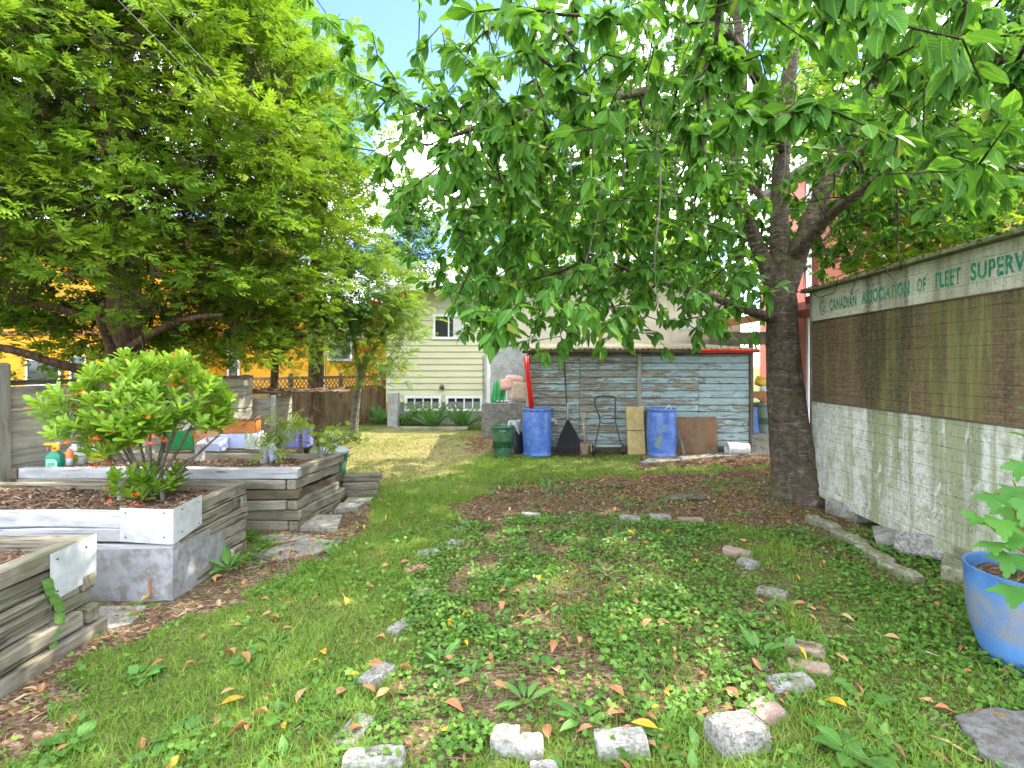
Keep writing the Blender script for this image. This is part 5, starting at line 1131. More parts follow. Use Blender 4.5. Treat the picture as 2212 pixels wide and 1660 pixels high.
for i, (a, b, lb) in enumerate(((G(1985, 1585), G(2120, 1650), 'pale dry stick lying near the slate slab'), (G(20, 1525), G(85, 1500), 'pale dry stick beside the nearest raised bed'))):
    props(ob('stick', tube([a+Vector((0, 0, .01)), a.lerp(b, .5)+Vector((0, 0, .025)), b+Vector((0, 0, .01))], [.006, .007, .004], 6), M_['straw'], smooth=True), lb, 'stick')
# ================================================================ vegetation
# ---- leaf templates (x along the leaf, z its normal)
def leaf_t(wid, pet=.18, fold=.22, arch=.22, st=((.0, 0), (.12, .55), (.35, 1), (.62, .88), (.85, .42), (1, 0))):
    V, Fc = [], []; mid, lt, rt = [], [], []
    for t, k in st:
        z_ = -arch*t*t; w_ = wid/2*k
        mid.append(len(V)); V.append((t, 0, z_))
        if k > 0:
            lt.append(len(V)); V.append((t+.02, w_, z_+fold*w_)); rt.append(len(V)); V.append((t+.02, -w_, z_+fold*w_))
    Fc.append((mid[0], lt[0], mid[1])[::-1]); Fc.append((mid[0], mid[1], rt[0])[::-1])
    for i in range(len(lt)-1):
        Fc.append((mid[i+1], mid[i+2], lt[i+1], lt[i])); Fc.append((mid[i+1], rt[i], rt[i+1], mid[i+2]))
    Fc.append((mid[-2], mid[-1], lt[-1])); Fc.append((mid[-2], rt[-1], mid[-1]))
    if pet:
        o = len(V); V += [(-pet, -.008, .03), (-pet, .008, .03), (.0, .008, 0), (.0, -.008, 0)]; Fc.append((o, o+3, o+2, o+1))
    return np.array(V), tri_faces(Fc)
def rhombs(items):
    """flat elongated leaflets: (x, y, z, dx, dy, length, width, droop)"""
    V, Fc = [], []
    for (x, y, z_, dx, dy, L, W, dr) in items:
        o = len(V); n_ = math.hypot(dx, dy); dx, dy = dx/n_, dy/n_
        V += [(x, y, z_), (x+dx*L*.5-dy*W/2, y+dy*L*.5+dx*W/2, z_-dr*.35), (x+dx*L, y+dy*L, z_-dr), (x+dx*L*.5+dy*W/2, y+dy*L*.5-dx*W/2, z_-dr*.35)]
        Fc.append((o, o+3, o+2, o+1))
    return np.array(V), tri_faces(Fc)
def cedar_t(seed, n=5):
    r = random.Random(seed); it = []
    for i in range(n):
        t = .05+.85*i/n; z_ = -.25*t*t
        for s in (-1, 1):
            L = (.50-.34*t)*r.uniform(.8, 1.15); a = r.uniform(.7, 1.0)
            bx, by = t, 0; dx, dy = math.cos(a), s*math.sin(a)
            it.append((bx, by, z_, dx, dy, L, .13, .10*L*2+.04))
            for q in (.5,):
                for s2 in (-1, 1):
                    a2 = a+s2*.6; it.append((bx+dx*L*q, by+dy*L*q, z_-.1*L*q, math.cos(a2), s*math.sin(a2), L*.55, .11, .06))
    it.append((.8, 0, -.16, 1, 0, .3, .09, .12)); return rhombs(it)
def fan_t(seed):
    """small feathery spray: side branchlets along a drooping axis"""
    r = random.Random(seed); it = []
    for t, L in ((.08, .52), (.34, .46), (.60, .34)):
        for s in (-1, 1):
            a = r.uniform(.5, .85); t2 = t+r.uniform(-.06, .06); it.append((t2, 0, -.16*t2*t2+r.uniform(-.03, .03), math.cos(a), s*math.sin(a), L*r.uniform(.75, 1.2), r.uniform(.125, .17), .12))
    it.append((.0, 0, 0, 1, 0, .78, .10, .12)); it.append((.66, 0, -.09, 1, r.uniform(-.2, .2), .42, .14, .10)); return rhombs(it)
def pinnate_t(n=6, wid=.10, L=.26):
    it = []
    for i in range(n):
        t = .15+.75*i/n
        for s in (-1, 1): it.append((t, 0, -.2*t*t, .45, s*1, L*(1-.25*abs(t-.5)), wid, .05))
    it.append((.88, 0, -.16, 1, 0, .24, wid, .05)); V, T_ = rhombs(it); return V, T_
def lobed_t(k=5, teeth=True, cup=.12):
    pts = []; angs = {5: (-2.15, -1.1, 0, 1.1, 2.15), 3: (-1.5, 0, 1.5)}[k]; lens = {5: (.40, .52, .62, .52, .40), 3: (.45, .6, .45)}[k]
    for i, (a, l) in enumerate(zip(angs, lens)):
        w_ = .42
        for da, f in ((-w_, .62), (-w_*.55, .80), (-w_*.38, .74), (-.10, .97), (0, 1.05), (.10, .97), (w_*.38, .74), (w_*.55, .80), (w_, .62)): pts.append((a+da, l*f))
        if i < k-1: pts.append(((angs[i]+angs[i+1])/2, .30))
    pts.append((math.pi, .12))
    V = [(.42, 0, 0)]+[(.42+r*math.cos(a), r*math.sin(a), cup*r*math.sin(3*a)-.25*r*r) for a, r in pts]; n = len(pts)
    Fc = [(0, 1+i, 1+(i+1) % n) for i in range(n)]; o = len(V); V += [(-.25, -.008, .05), (-.25, .008, .05), (.3, .008, 0), (.3, -.008, 0)]; Fc.append((o, o+3, o+2, o+1))
    return np.array(V), tri_faces(Fc)
CH = [leaf_t(.50), leaf_t(.56, arch=.35, fold=.3), leaf_t(.46, arch=.10, fold=.12)]
CED = [fan_t(i+4) for i in range(3)]; CED_FAR = [cedar_t(i, 3) for i in range(3)]
CHS = [leaf_t(.50, .18, .25, a_, ((0, 0), (.25, .9), (.62, .9), (1, 0))) for a_ in (.2, .35, .1)]
LOBS = (np.array([(.3, 0, 0)]+[(.45+r_*math.cos(a_), r_*math.sin(a_), -.15*r_*r_) for a_, r_ in ((-2.3, .42), (-1.6, .28), (-1.05, .55), (-.5, .3), (0, .62), (.5, .3), (1.05, .55), (1.6, .28), (2.3, .42), (3.14, .2))]), np.array([(0, 1+i, 1+(i+1) % 10) for i in range(10)], np.int32))
PIN = pinnate_t(); LOB = lobed_t(5)
OBO = leaf_t(.36, 0, .25, .14, ((0, 0), (.2, .35), (.5, .75), (.75, 1), (.93, .6), (1, 0)))
def lob_small():
    a = [(i/5*2*math.pi) for i in range(5)]; V = [(0, 0, 0)]; n = 10
    for i in range(n): t = 2*math.pi*i/n; r = .5*(1 if i % 2 == 0 else .62); V.append((r*math.cos(t), r*math.sin(t), .06 if i % 2 == 0 else -.03))
    return np.array(V), np.array([(0, 1+i, 1+(i+1) % n) for i in range(n)], np.int32)
COV = lob_small()
# ---- branching: connect clusters of leaves to a skeleton
def grow(skel, targets, step=.16, sag=.10, seed=1, jit=.035):
    """skel: list of (pos, radius) polylines. returns node positions, parents, radii-of-skeleton, tip node ids"""
    r = np.random.default_rng(seed); pos, par, fixed = [], [], []
    for pl in skel:
        prev = -1
        for p, rad, joint in pl:
            if joint is not None and prev == -1: pass
            pos.append(np.array(p, float)); par.append(prev); fixed.append(rad); prev = len(pos)-1
    n0 = len(pos); A_ = np.zeros((200000, 3)); A_[:n0] = pos; n = n0; depth = np.zeros(200000)
    tips = []
    c0 = np.mean(A_[:n0], 0)
    d0 = np.array([np.min(np.linalg.norm(A_[:n0]-t, axis=1)) for t in targets]); order = np.argsort(d0)
    for ti in order:
        t = targets[ti]; D = np.linalg.norm(A_[:n]-t, axis=1)+.12*depth[:n]; j = int(np.argmin(D)); s = A_[j].copy(); v = t-s; L = np.linalg.norm(v)
        m = max(1, int(L/step)); prev = j; side = r.normal(size=3)*L*.08
        for k in range(1, m+1):
            f = k/m; p = s+v*f+side*math.sin(math.pi*f)+np.array([0, 0, sag*L*math.sin(math.pi*f)])+(r.normal(size=3)*jit if k < m else 0)
            A_[n] = p; par.append(prev); depth[n] = depth[prev]+L/m; fixed.append(None); prev = n; n += 1
        tips.append((ti, prev))
    return A_[:n], par, fixed, tips, n0
def branch_mesh(name, A_, par, fixed, n0, r0, rmax, mat, ns=5):
    n = len(A_); cnt = np.zeros(n); ch = [[] for _ in range(n)]
    for i in range(n):
        if par[i] >= 0: ch[par[i]].append(i)
    for i in range(n-1, -1, -1):
        if not ch[i]: cnt[i] = 1
        if par[i] >= 0: cnt[par[i]] += cnt[i]
    rad = np.minimum(r0*np.maximum(cnt, 1)**.46, rmax)
    V, Fc = [], []
    starts = [i for i in range(n0, n) if par[i] < n0 or ch[par[i]][int(np.argmax([cnt[c] for c in ch[par[i]]]))] != i]
    for s in starts:
        path = [par[s], s]; i = s
        while ch[i]:
            i = ch[i][int(np.argmax([cnt[c] for c in ch[i]]))]; path.append(i)
        rr = [rad[s]]+[rad[k] for k in path[1:]]; rr[-1] *= .5
        ns_ = ns if rr[0] > .012 else 3
        v, f = tube([A_[k] for k in path], rr, ns_, False); o = len(V); V += v; Fc += [tuple(q+o for q in x) for x in f]
    me = mesh(name, V, Fc, mat, True); return me
def tips_dirs(A_, par, tips):
    d = np.zeros((len(tips), 3))
    for i, (ti, nd_) in enumerate(tips):
        p = par[nd_]; d[i] = A_[nd_]-A_[p] if p >= 0 else (0, 0, 1)
    return d/np.maximum(np.linalg.norm(d, axis=1, keepdims=True), 1e-6)
def poly(pts, rads, n=6):
    c = curve_pts(pts, n); rr = lerp_list(rads, len(c)); return [(tuple(p), q, None) for p, q in zip(c, rr)]

# ---------------------------------------------------------------- cherry tree
ct = thing('cherry_tree', 'large cherry tree with dark banded trunk and drooping leafy boughs', 'tree', (3.5, 6.5, 0))
CT = Vector((3.5, 6.5, 0))
trunk_pl = poly([P(1722, 1083, 6.5), P(1715, 1000, 6.5), P(1698, 860, 6.5), P(1690, 740, 6.5), P(1688, 650, 6.5), P(1686, 560, 6.55)], [.31, .25, .215, .185, .172, .14], 8)
limbs_px = [([(1686, 600, 6.55), (1684, 470, 6.6), (1690, 330, 6.7), (1705, 160, 6.8), (1722, -20, 6.9), (1730, -220, 7)], [.19, .165, .15, .13, .10, .05]),
            ([(1690, 640, 6.5), (1735, 520, 6.45), (1785, 400, 6.4), (1830, 290, 6.3), (1895, 120, 6.2), (1900, -60, 6.2)], [.20, .17, .14, .12, .09, .05]),
            ([(1680, 640, 6.5), (1640, 540, 6.5), (1602, 440, 6.6), (1585, 330, 6.7), (1602, 190, 6.6), (1590, 20, 6.5), (1560, -120, 6.4)], [.16, .13, .12, .11, .10, .07, .04]),
            ([(1672, 690, 6.45), (1620, 672, 6.2), (1555, 648, 5.9), (1480, 625, 5.6), (1400, 600, 5.2), (1300, 560, 4.9)], [.10, .085, .07, .055, .04, .02]),
            ([(1715, 560, 6.45), (1790, 470, 5.9), (1880, 400, 5.3), (1960, 330, 4.7), (2060, 220, 4.1)], [.11, .085, .07, .05, .025]),
            ([(1600, 220, 6.6), (1500, 170, 6.0), (1380, 200, 5.4), (1240, 220, 4.8), (1080, 260, 4.4), (960, 300, 4.1)], [.09, .08, .07, .055, .04, .02]),
            ([(1690, 330, 6.7), (1640, 180, 5.6), (1560, 60, 4.6), (1440, -60, 3.9), (1250, -120, 3.3)], [.10, .085, .07, .05, .025]),
            ([(1605, 300, 6.6), (1480, 330, 6.9), (1330, 330, 7.2), (1180, 360, 7.4), (1050, 400, 7.5)], [.08, .07, .055, .04, .02]),
            ([(1830, 290, 6.3), (1900, 150, 5.2), (1950, 0, 4.2), (1960, -160, 3.4)], [.09, .07, .05, .03]),
            ([(1684, 470, 6.6), (1600, 380, 7.4), (1500, 300, 8.4), (1400, 280, 9.2)], [.08, .065, .05, .03]),
            ([(1785, 400, 6.4), (1850, 330, 7.2), (1920, 250, 8.0)], [.08, .06, .03])]
def bark_tube(pl, ns, amp, flare=False):
    pts = [Vector(p) for p, _, _ in pl]; rr = [r for _, r, _ in pl]; V, Fc = tube(pts, rr, ns, True)
    out = []
    for i, p in enumerate(V):
        k = i//ns; c = pts[min(k, len(pts)-1)]; d = Vector(p)-c; a = 2*math.pi*(i % ns)/ns
        f = 1+amp*(math.sin(a*3+k*.25)*.5+math.sin(a*5-k*.4+1)*.35+math.sin(a*2+k*.9)*.35+random.uniform(-.35, .35))
        if flare and k < 7: f *= 1+(.16*(1-k/7)**2)*(1+math.sin(a*4+.6))
        out.append(c+d*f)
    return out, Fc
ob('trunk', bark_tube(trunk_pl, 28, .055, True), M_['bark_cherry'], ct, smooth=True, loc=-CT)
skel = [trunk_pl[20:]]
for pts, rr in limbs_px:
    rr = [q*.66 for q in rr]; pl = poly([P(*p) for p in pts], rr, 7); ob('limb', bark_tube(pl, 12, .06), M_['bark_cherry'], ct, smooth=True, loc=-CT); skel.append(pl[5:])
# leaf cluster positions through the crown's volume
def crown_pts(n):
    out = []
    while len(out) < n:
        x, y, z_ = rng.uniform(-2.4, 7.6), rng.uniform(1.9, 11), rng.uniform(1.7, 7.3)
        rx = (x-2.7)/5.0; ry = (y-6.3)/(4.6); rr = math.hypot(rx, ry)
        if rr > 1: continue
        if x < -.2 and rng.random() > .42: continue                   # open towards the left rim
        zb_ = 2.75+.5*math.cos(rr*2.2)+.55*(float(vn(x, y, .9, 77))-.5)*2
        if x > 2.6 and y < 5.5: zb_ = max(zb_, 2.35+.12*(5.5-y)+.25*max(0, x-3))
        if x > 3.3: zb_ = max(zb_, 3.0+.25*float(vn(x, y, 1.1, 78)))
        if x < .3: zb_ = max(zb_, 2.5+.75*(.3-x)*.8)
        ztop_ = 6.4-2.2*rr*rr
        if z_ < zb_ or z_ > ztop_: continue
        u = (z_-zb_)/(ztop_-zb_)
        if rng.random() > (1.0 if u < .45 else .55): continue
        if math.hypot(x-3.4, y-6.5) < 1.0 and z_ < 4.5: continue
        if vn(x*1.1+z_*.7, y*1.1-z_*.5, 1.0, 79) < .22: continue
        if x*x+y*y+(z_-EYE)**2 < 2.1**2: continue
        sx_p, sy_p = CX+x/y*F, HZ+(EYE-z_)/y*F
        if 1560 < sx_p < 1860 and 330 < sy_p < 660 and y < 6.5 and rng.random() < .85: continue
        out.append((x, y, z_))
    return out
TG = crown_pts(2550)
for k in range(420):
    q = np.array([rng.uniform(1.5, 8.0), rng.uniform(7.2, 11.0), rng.uniform(3.2, 7.2)])
    TG.append(tuple(q))
for k in range(560):
    Y = rng.uniform(3.6, 8.0); TG.append(tuple(P(rng.uniform(980, 1640), rng.uniform(260, 745)-40*(Y < 4.5), Y)))
hang = [(1050, 735, 2.75), (1075, 700, 2.9), (1110, 655, 2.8), (1020, 690, 3.0), (1130, 720, 3.1), (1180, 640, 3.0), (1275, 690, 2.75), (1255, 650, 2.9), (1300, 700, 3.3), (1220, 590, 3.2), (1160, 760, 4.2), (1215, 770, 4.4), (1290, 760, 4.3), (1350, 745, 4.2), (1400, 725, 4.6), (1445, 760, 4.4), (1500, 735, 5.0), (1560, 700, 5.2), (1340, 690, 4.0), (1420, 670, 4.2), (1480, 660, 4.6), (1240, 720, 3.8), (1190, 690, 3.7),
        (970, 640, 4.2), (1000, 690, 4.4), (1030, 650, 4.0), (950, 600, 4.6), (1060, 610, 3.9), (985, 720, 4.8), (870, 430, 3.2), (850, 480, 3.4), (900, 380, 3.3), (930, 420, 3.0), (960, 330, 3.1), (1000, 400, 3.2), (880, 300, 3.6), (840, 330, 4.0), (800, 250, 4.2), (770, 330, 4.6), (780, 200, 4.3), (730, 150, 4.2), (690, 40, 4.0), (640, 15, 4.4), (720, 70, 3.9), (800, 120, 3.7), (850, 190, 3.6), (900, 120, 3.4), (960, 200, 3.3), (1010, 30, 2.2), (1090, 40, 2.15), (1150, 45, 2.05), (1180, 20, 2.2), (980, 90, 2.9), (1060, 150, 2.9), (1130, 200, 3.0), (1190, 140, 2.9), (1260, 90, 2.8), (1330, 150, 2.9), (1400, 60, 2.9), (1450, 180, 3.2), (1100, 300, 3.1), (1180, 330, 3.0), (1250, 270, 3.1), (1290, 350, 3.3), (1340, 280, 3.2), (1400, 340, 3.5), (1150, 430, 3.2), (1230, 460, 3.4), (1310, 430, 3.5), (1080, 480, 3.5), (1000, 520, 3.8), (950, 560, 4.2), (900, 600, 4.6), (860, 560, 5.0), (1040, 580, 4.0), (1130, 550, 3.8), (1200, 520, 3.6), (1290, 540, 3.8), (1380, 510, 3.9), (1450, 480, 3.8), (1400, 430, 3.6), (1500, 400, 3.6),
        (1590, 235, 2.5), (1560, 280, 2.7), (1700, 250, 2.35), (1760, 215, 2.25), (1800, 235, 2.2), (1840, 220, 2.3), (1780, 270, 2.3), (1910, 130, 2.6), (1950, 90, 2.7), (1980, 60, 2.9), (1690, 620, 3.6), (1660, 640, 3.7), (1600, 600, 4.0), (1500, 560, 4.1), (1580, 500, 4.0), (1640, 430, 3.9), (2050, 325, 2.6), (2090, 340, 2.6), (2130, 330, 2.7), (2080, 290, 2.7), (2150, 245, 2.8), (2180, 190, 2.9), (2190, 130, 2.8), (2060, 440, 2.9), (2000, 450, 3.0), (2110, 430, 2.9), (2160, 410, 3.1), (1860, 100, 3.0), (1650, 120, 3.0), (1540, 130, 3.0), (1690, 30, 2.8), (1780, 60, 2.9), (2100, 130, 3.0), (2000, 220, 3.3), (1930, 300, 3.6), (1960, 400, 3.8), (2050, 200, 3.2)]
hang = [np.array(P(x+rng.normal()*8, y+rng.normal()*8, Y)) for x, y, Y in hang]
bare = [tuple(P(rng.uniform(1000, 2050), rng.uniform(40, 640), rng.uniform(3.8, 7.5))) for k in range(520)]
bare = [b for b in bare if b[2] > 2.3 and b[0] < 5.5]; NB = len(TG)+len(hang)
TGA = np.array([*TG, *hang, *bare])
A_, par, fx, tips, n0 = grow(skel, TGA, .15, .10, 5, .03)
stuff('branches', branch_mesh('branches', A_, par, fx, n0, .0050, .06, M_['bark_twig']), ct).location = -CT
td = tips_dirs(A_, par, tips); tp = np.array([A_[nd_] for _, nd_ in tips]); ish = np.array([ti >= len(TG) for ti, _ in tips])
LT, LD, LN = [], [], []
def whorl(p, d, nlf, spread=.75, droop=.55, back=0.0):
    for k in range(nlf):
        o = rdir(1)[0]; dd = d*.55+o*spread+np.array([0, 0, -droop]); dd /= np.linalg.norm(dd)
        LT.append(p-d*rng.random()*back+o*.012); LD.append(dd); LN.append(np.array([0, 0, 1.0])+rng.normal(size=3)*.45)
for i in range(len(tp)):
    if tips[i][0] >= NB: continue
    whorl(tp[i], td[i], int(rng.integers(5, 9)) if not ish[i] else int(rng.integers(7, 11)), back=.14)
    nd_ = tips[i][1]
    for q in range(3):
        nd_ = par[nd_]
        if nd_ < n0: break
        if rng.random() < .75: whorl(A_[nd_], td[i], int(rng.integers(2, 5)), .9)
LT, LD, LN = np.array(LT), np.array(LD), np.array(LN); N = len(LT)
LS = rng.uniform(.075, .145, N); LR = rng.random(N); LR = np.where(LR > .985, 1.0, LR*.86)
keep = (LT[:, 0]**2+LT[:, 1]**2+(LT[:, 2]-EYE)**2) > 1.7**2
LT, LD, LN, LS, LR = LT[keep], LD[keep], LN[keep], LS[keep], LR[keep]; N = len(LT)
RM = frames(LD, LN); tk = rng.integers(0, 3, N)
infr, wgt = screen(LT); sc_ = np.where(infr, wgt*LS, 0); top = np.argsort(-sc_)[:300]; rest = np.ones(N, bool); rest[top] = False
cm = [[tmesh('cherry_leaf', *CH[k], M_['leaf_cherry'], v) for v in (.15, .5, .8)] for k in range(3)]
for i in top: basis_obj('leaf', cm[tk[i]][int(LR[i]*3) % 3], RM[i], LT[i]-np.array(CT), LS[i], ct)
stuff('foliage', big_mesh('foliage', [(*CHS[k], RM[rest & (tk == k)], LT[rest & (tk == k)], LS[rest & (tk == k)], LR[rest & (tk == k)]) for k in range(3)], M_['leaf_cherry']), ct).location = -CT
# bare lichen-grey hanging twigs
tv_ = []
for i in range(70):
    x, y0_, Y = rng.uniform(1050, 1720), rng.uniform(0, 330), rng.uniform(3.2, 6); L = rng.uniform(.3, 1.1); p = P(x, y0_, Y)
    sx2 = rng.normal()*.25; tv_.append(tube(curve_pts([p, p+Vector((sx2*.3*L, rng.normal()*.1, -.35*L)), p+Vector((sx2*.5*L, rng.normal()*.1, -.7*L)), p+Vector((sx2*.8*L, 0, -L))], 4), lerp_list([.006, .005, .004, .002], 13), 4, False))
stuff('hanging_twigs', mesh('hanging_twigs', *join(*tv_), M_['bark_grey'], True), ct).location = -CT

# ---------------------------------------------------------------- big conifer at the left, and the others
def conifer(name, lb, base, H_, rad_fn, nclump, nfr, size, mat, trunk_r, lean=(0, 0), hole=None, seed=1, zlo=1.9, limbs_extra=(), lay=1.0, flat=.35, bark='bark_cedar', tm=None, padw=.33, dead_in=0):
    tm = tm or CED_FAR; r = np.random.default_rng(seed); t = thing(name, lb, 'tree', base); base = Vector(base)
    pl = poly([(0, 0, -.1), (.02, 0, H_*.25), (lean[0]*.5, lean[1]*.5, H_*.6), (lean[0], lean[1], H_)], [trunk_r*1.25, trunk_r, trunk_r*.6, .03], 8)
    V, Fc = bark_tube(pl, 16, .08); ob('trunk', (V, Fc), M_[bark], t, smooth=True)
    cl = []
    tr = 0
    inner = []
    while len(cl) < nclump and tr < 200000:
        tr += 1
        z_ = r.uniform(zlo, H_*.99); z_ = z_ if lay == 0 else (math.floor(z_/.42)*.42+.42*r.beta(2, 2))
        a = r.uniform(0, 2*math.pi); R_ = rad_fn(z_, a)*(1+.22*(float(vn(a*2.2+z_*.9, z_*1.5, 1.0, seed))-.5)*2); q = R_*(r.uniform(.22, 1)**.6)
        p = np.array([q*math.cos(a)+lean[0]*z_/H_, q*math.sin(a)+lean[1]*z_/H_, z_-.22*(q/max(R_, .1))**2*min(1, R_)])
        if hole is not None and hole(p+np.array(base)): continue
        cl.append(p)
    cl = np.array(cl)
    A_, par, fx, tips, n0 = grow([pl[4:]], cl[:int(len(cl)*.55)], .28, .05, seed, .02)
    stuff('branches', branch_mesh('branches', A_, par, fx, n0, .0042, .05, M_['bark_twig' if bark == 'bark_cedar' else bark], 5), t)
    n = len(cl)*nfr; ci = np.repeat(np.arange(len(cl)), nfr); c = cl[ci]
    pw = padw*rng.uniform(.7, 1.35, len(cl))[ci]; ang = rng.uniform(0, 2*np.pi, n); rr_ = np.sqrt(rng.random(n)); rad_ = np.stack([np.cos(ang), np.sin(ang), np.zeros(n)], 1)
    T = c+rad_*(rr_*pw)[:, None]; T[:, 2] += .30*pw*(1-rr_**2)-.18*pw*rr_**2+rng.normal(size=n)*.16*pw
    ax_ = np.array([lean[0]*.5, lean[1]*.5, 0]); out = c-ax_; out[:, 2] = 0; out /= np.maximum(np.linalg.norm(out, axis=1, keepdims=True), 1e-6)
    D = out*.7+rad_*.9+rng.normal(size=(n, 3))*np.array([.3, .3, .35])+np.array([0, 0, .10]); nr = np.array([[0, 0, 1.0]])+rng.normal(size=(n, 3))*flat+out*.35
    rn = np.clip(rng.normal(size=n)*.15+.22+.34*rr_+.45*(vn(c[:, 0]*2.6, c[:, 2]*2.6+c[:, 1], 1, seed+5)-.5)*2+.05*(c[:, 2]-4), .02, .82); dead = (vn(c[:, 0]*3+c[:, 2], c[:, 1]*3-c[:, 2]*2, 1.4, seed+9) > .88) & (rng.random(n) < .75); rn[dead] = 1.0  # higher sprays yellower: the sunlit treetop is put into their colour
    tk_ = rng.integers(0, 3, n); Rm = frames(D, nr); S = rng.uniform(.55, 1.35, n)*size
    if dead_in:                                             # dead sprays added as filler to darken the crown's inside and block sky
        q = dead_in; zz = rng.uniform(zlo+.3, H_*.9, q); aa = rng.uniform(0, 2*np.pi, q); RR = np.array([rad_fn(z0, a0) for z0, a0 in zip(zz, aa)])*rng.uniform(.2, .8, q)
        TT = np.column_stack([RR*np.cos(aa), RR*np.sin(aa), zz]); kk = np.array([not (hole is not None and hole(t0+np.array(base))) for t0 in TT]); TT = TT[kk]; q = len(TT)
        stuff('dead_filler_sprays', big_mesh('dead_filler_sprays', [(*tm[0], frames(rdir(q), rdir(q)), TT, rng.uniform(.14, .26, q), rng.random(q))], M_['dead_spray']), t)
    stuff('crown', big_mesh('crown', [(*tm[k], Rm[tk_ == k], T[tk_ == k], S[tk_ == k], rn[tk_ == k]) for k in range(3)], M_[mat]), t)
    return t
def big_r(z_, a):
    return float(np.interp(z_, [1.8, 2.3, 3.2, 4.4, 5.6, 6.6, 8.0, 9.6], [1.7, 2.5, 3.2, 3.45, 3.2, 2.5, 1.9, .3]))
def big_hole(p):
    x, y, z_ = p
    if z_ < 2.5 and x > -3.9 and y < 9: return True
    if 2.75 < z_ < 3.15 and -7.6 < x < -5.6 and rng.random() < .6: return True
    if z_ < 2.75 and -6.1 < x < -4.3 and y < 7.1: return True
    if y < 5.0 and z_ < 2.4: return True
    return False
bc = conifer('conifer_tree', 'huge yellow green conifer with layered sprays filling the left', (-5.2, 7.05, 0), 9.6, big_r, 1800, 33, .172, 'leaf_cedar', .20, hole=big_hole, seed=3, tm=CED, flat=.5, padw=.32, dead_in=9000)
for pts, rr in (([(262, 800, 6.95), (235, 740, 6.6), (215, 690, 6.3), (225, 650, 6.1)], [.06, .05, .04, .02]), ([(255, 800, 6.95), (190, 800, 6.6), (120, 785, 6.3), (40, 760, 6.0), (-60, 740, 5.8)], [.07, .055, .05, .045, .03]), ([(265, 760, 6.9), (330, 720, 6.5), (400, 690, 6.2), (480, 680, 6.0)], [.055, .045, .035, .02]), ([(260, 690, 7), (180, 680, 6.8), (90, 660, 6.5), (20, 650, 6.2)], [.05, .045, .035, .02]), ([(270, 560, 7), (330, 540, 6.6), (400, 530, 6.3)], [.045, .035, .02])):
    ob('limb', bark_tube(poly([P(*p) for p in pts], rr, 5), 8, .08), M_['bark_cedar'], bc, smooth=True, loc=(5.2, -7.05, 0))
conifer('dark_conifer_tree', 'darker pointed conifer rising just right behind the huge one', (-3.95, 10.6, 0), 8.0, lambda z_, a: float(np.interp(z_, [1.0, 2.5, 5, 7, 8], [1.0, 1.35, 1.2, .7, .08])), 330, 8, .28, 'leaf_cedar_dark', .14, seed=8, zlo=2.4)
conifer('left_conifer_tree', 'dim conifer partly hidden behind the huge one at the left edge', (-9.6, 9.4, 0), 10, lambda z_, a: float(np.interp(z_, [1.5, 4, 8, 10], [2.3, 2.5, 1.6, .1])), 300, 7, .40, 'leaf_cedar_dark', .2, seed=12, zlo=2.6)
conifer('hemlock_tree', 'feathery hemlock standing behind the yellow house', (-5.0, 25.5, 0), 10.4, lambda z_, a: float(np.interp(z_, [2, 6, 9, 10.4], [2.6, 2.0, .9, .05])), 260, 8, .55, 'leaf_cedar_dark', .2, seed=15, zlo=2.5)
conifer('hemlock_tree', 'second hemlock farther right above the yellow house roof', (.6, 28, 0), 8.6, lambda z_, a: float(np.interp(z_, [2, 5, 7.5, 8.6], [3.2, 2.4, .9, .05])), 240, 8, .6, 'leaf_cedar_dark', .2, seed=16, zlo=3)
conifer('weeping_conifer_tree', 'drooping blue green conifer in the top right corner', (9.4, 9.4, 0), 8.4, lambda z_, a: float(np.interp(z_, [2.8, 5, 7, 8.4], [1.0, 1.5, 1.0, .1])), 240, 10, .34, 'leaf_cedar_dark', .16, seed=19, zlo=3.0, flat=.8)

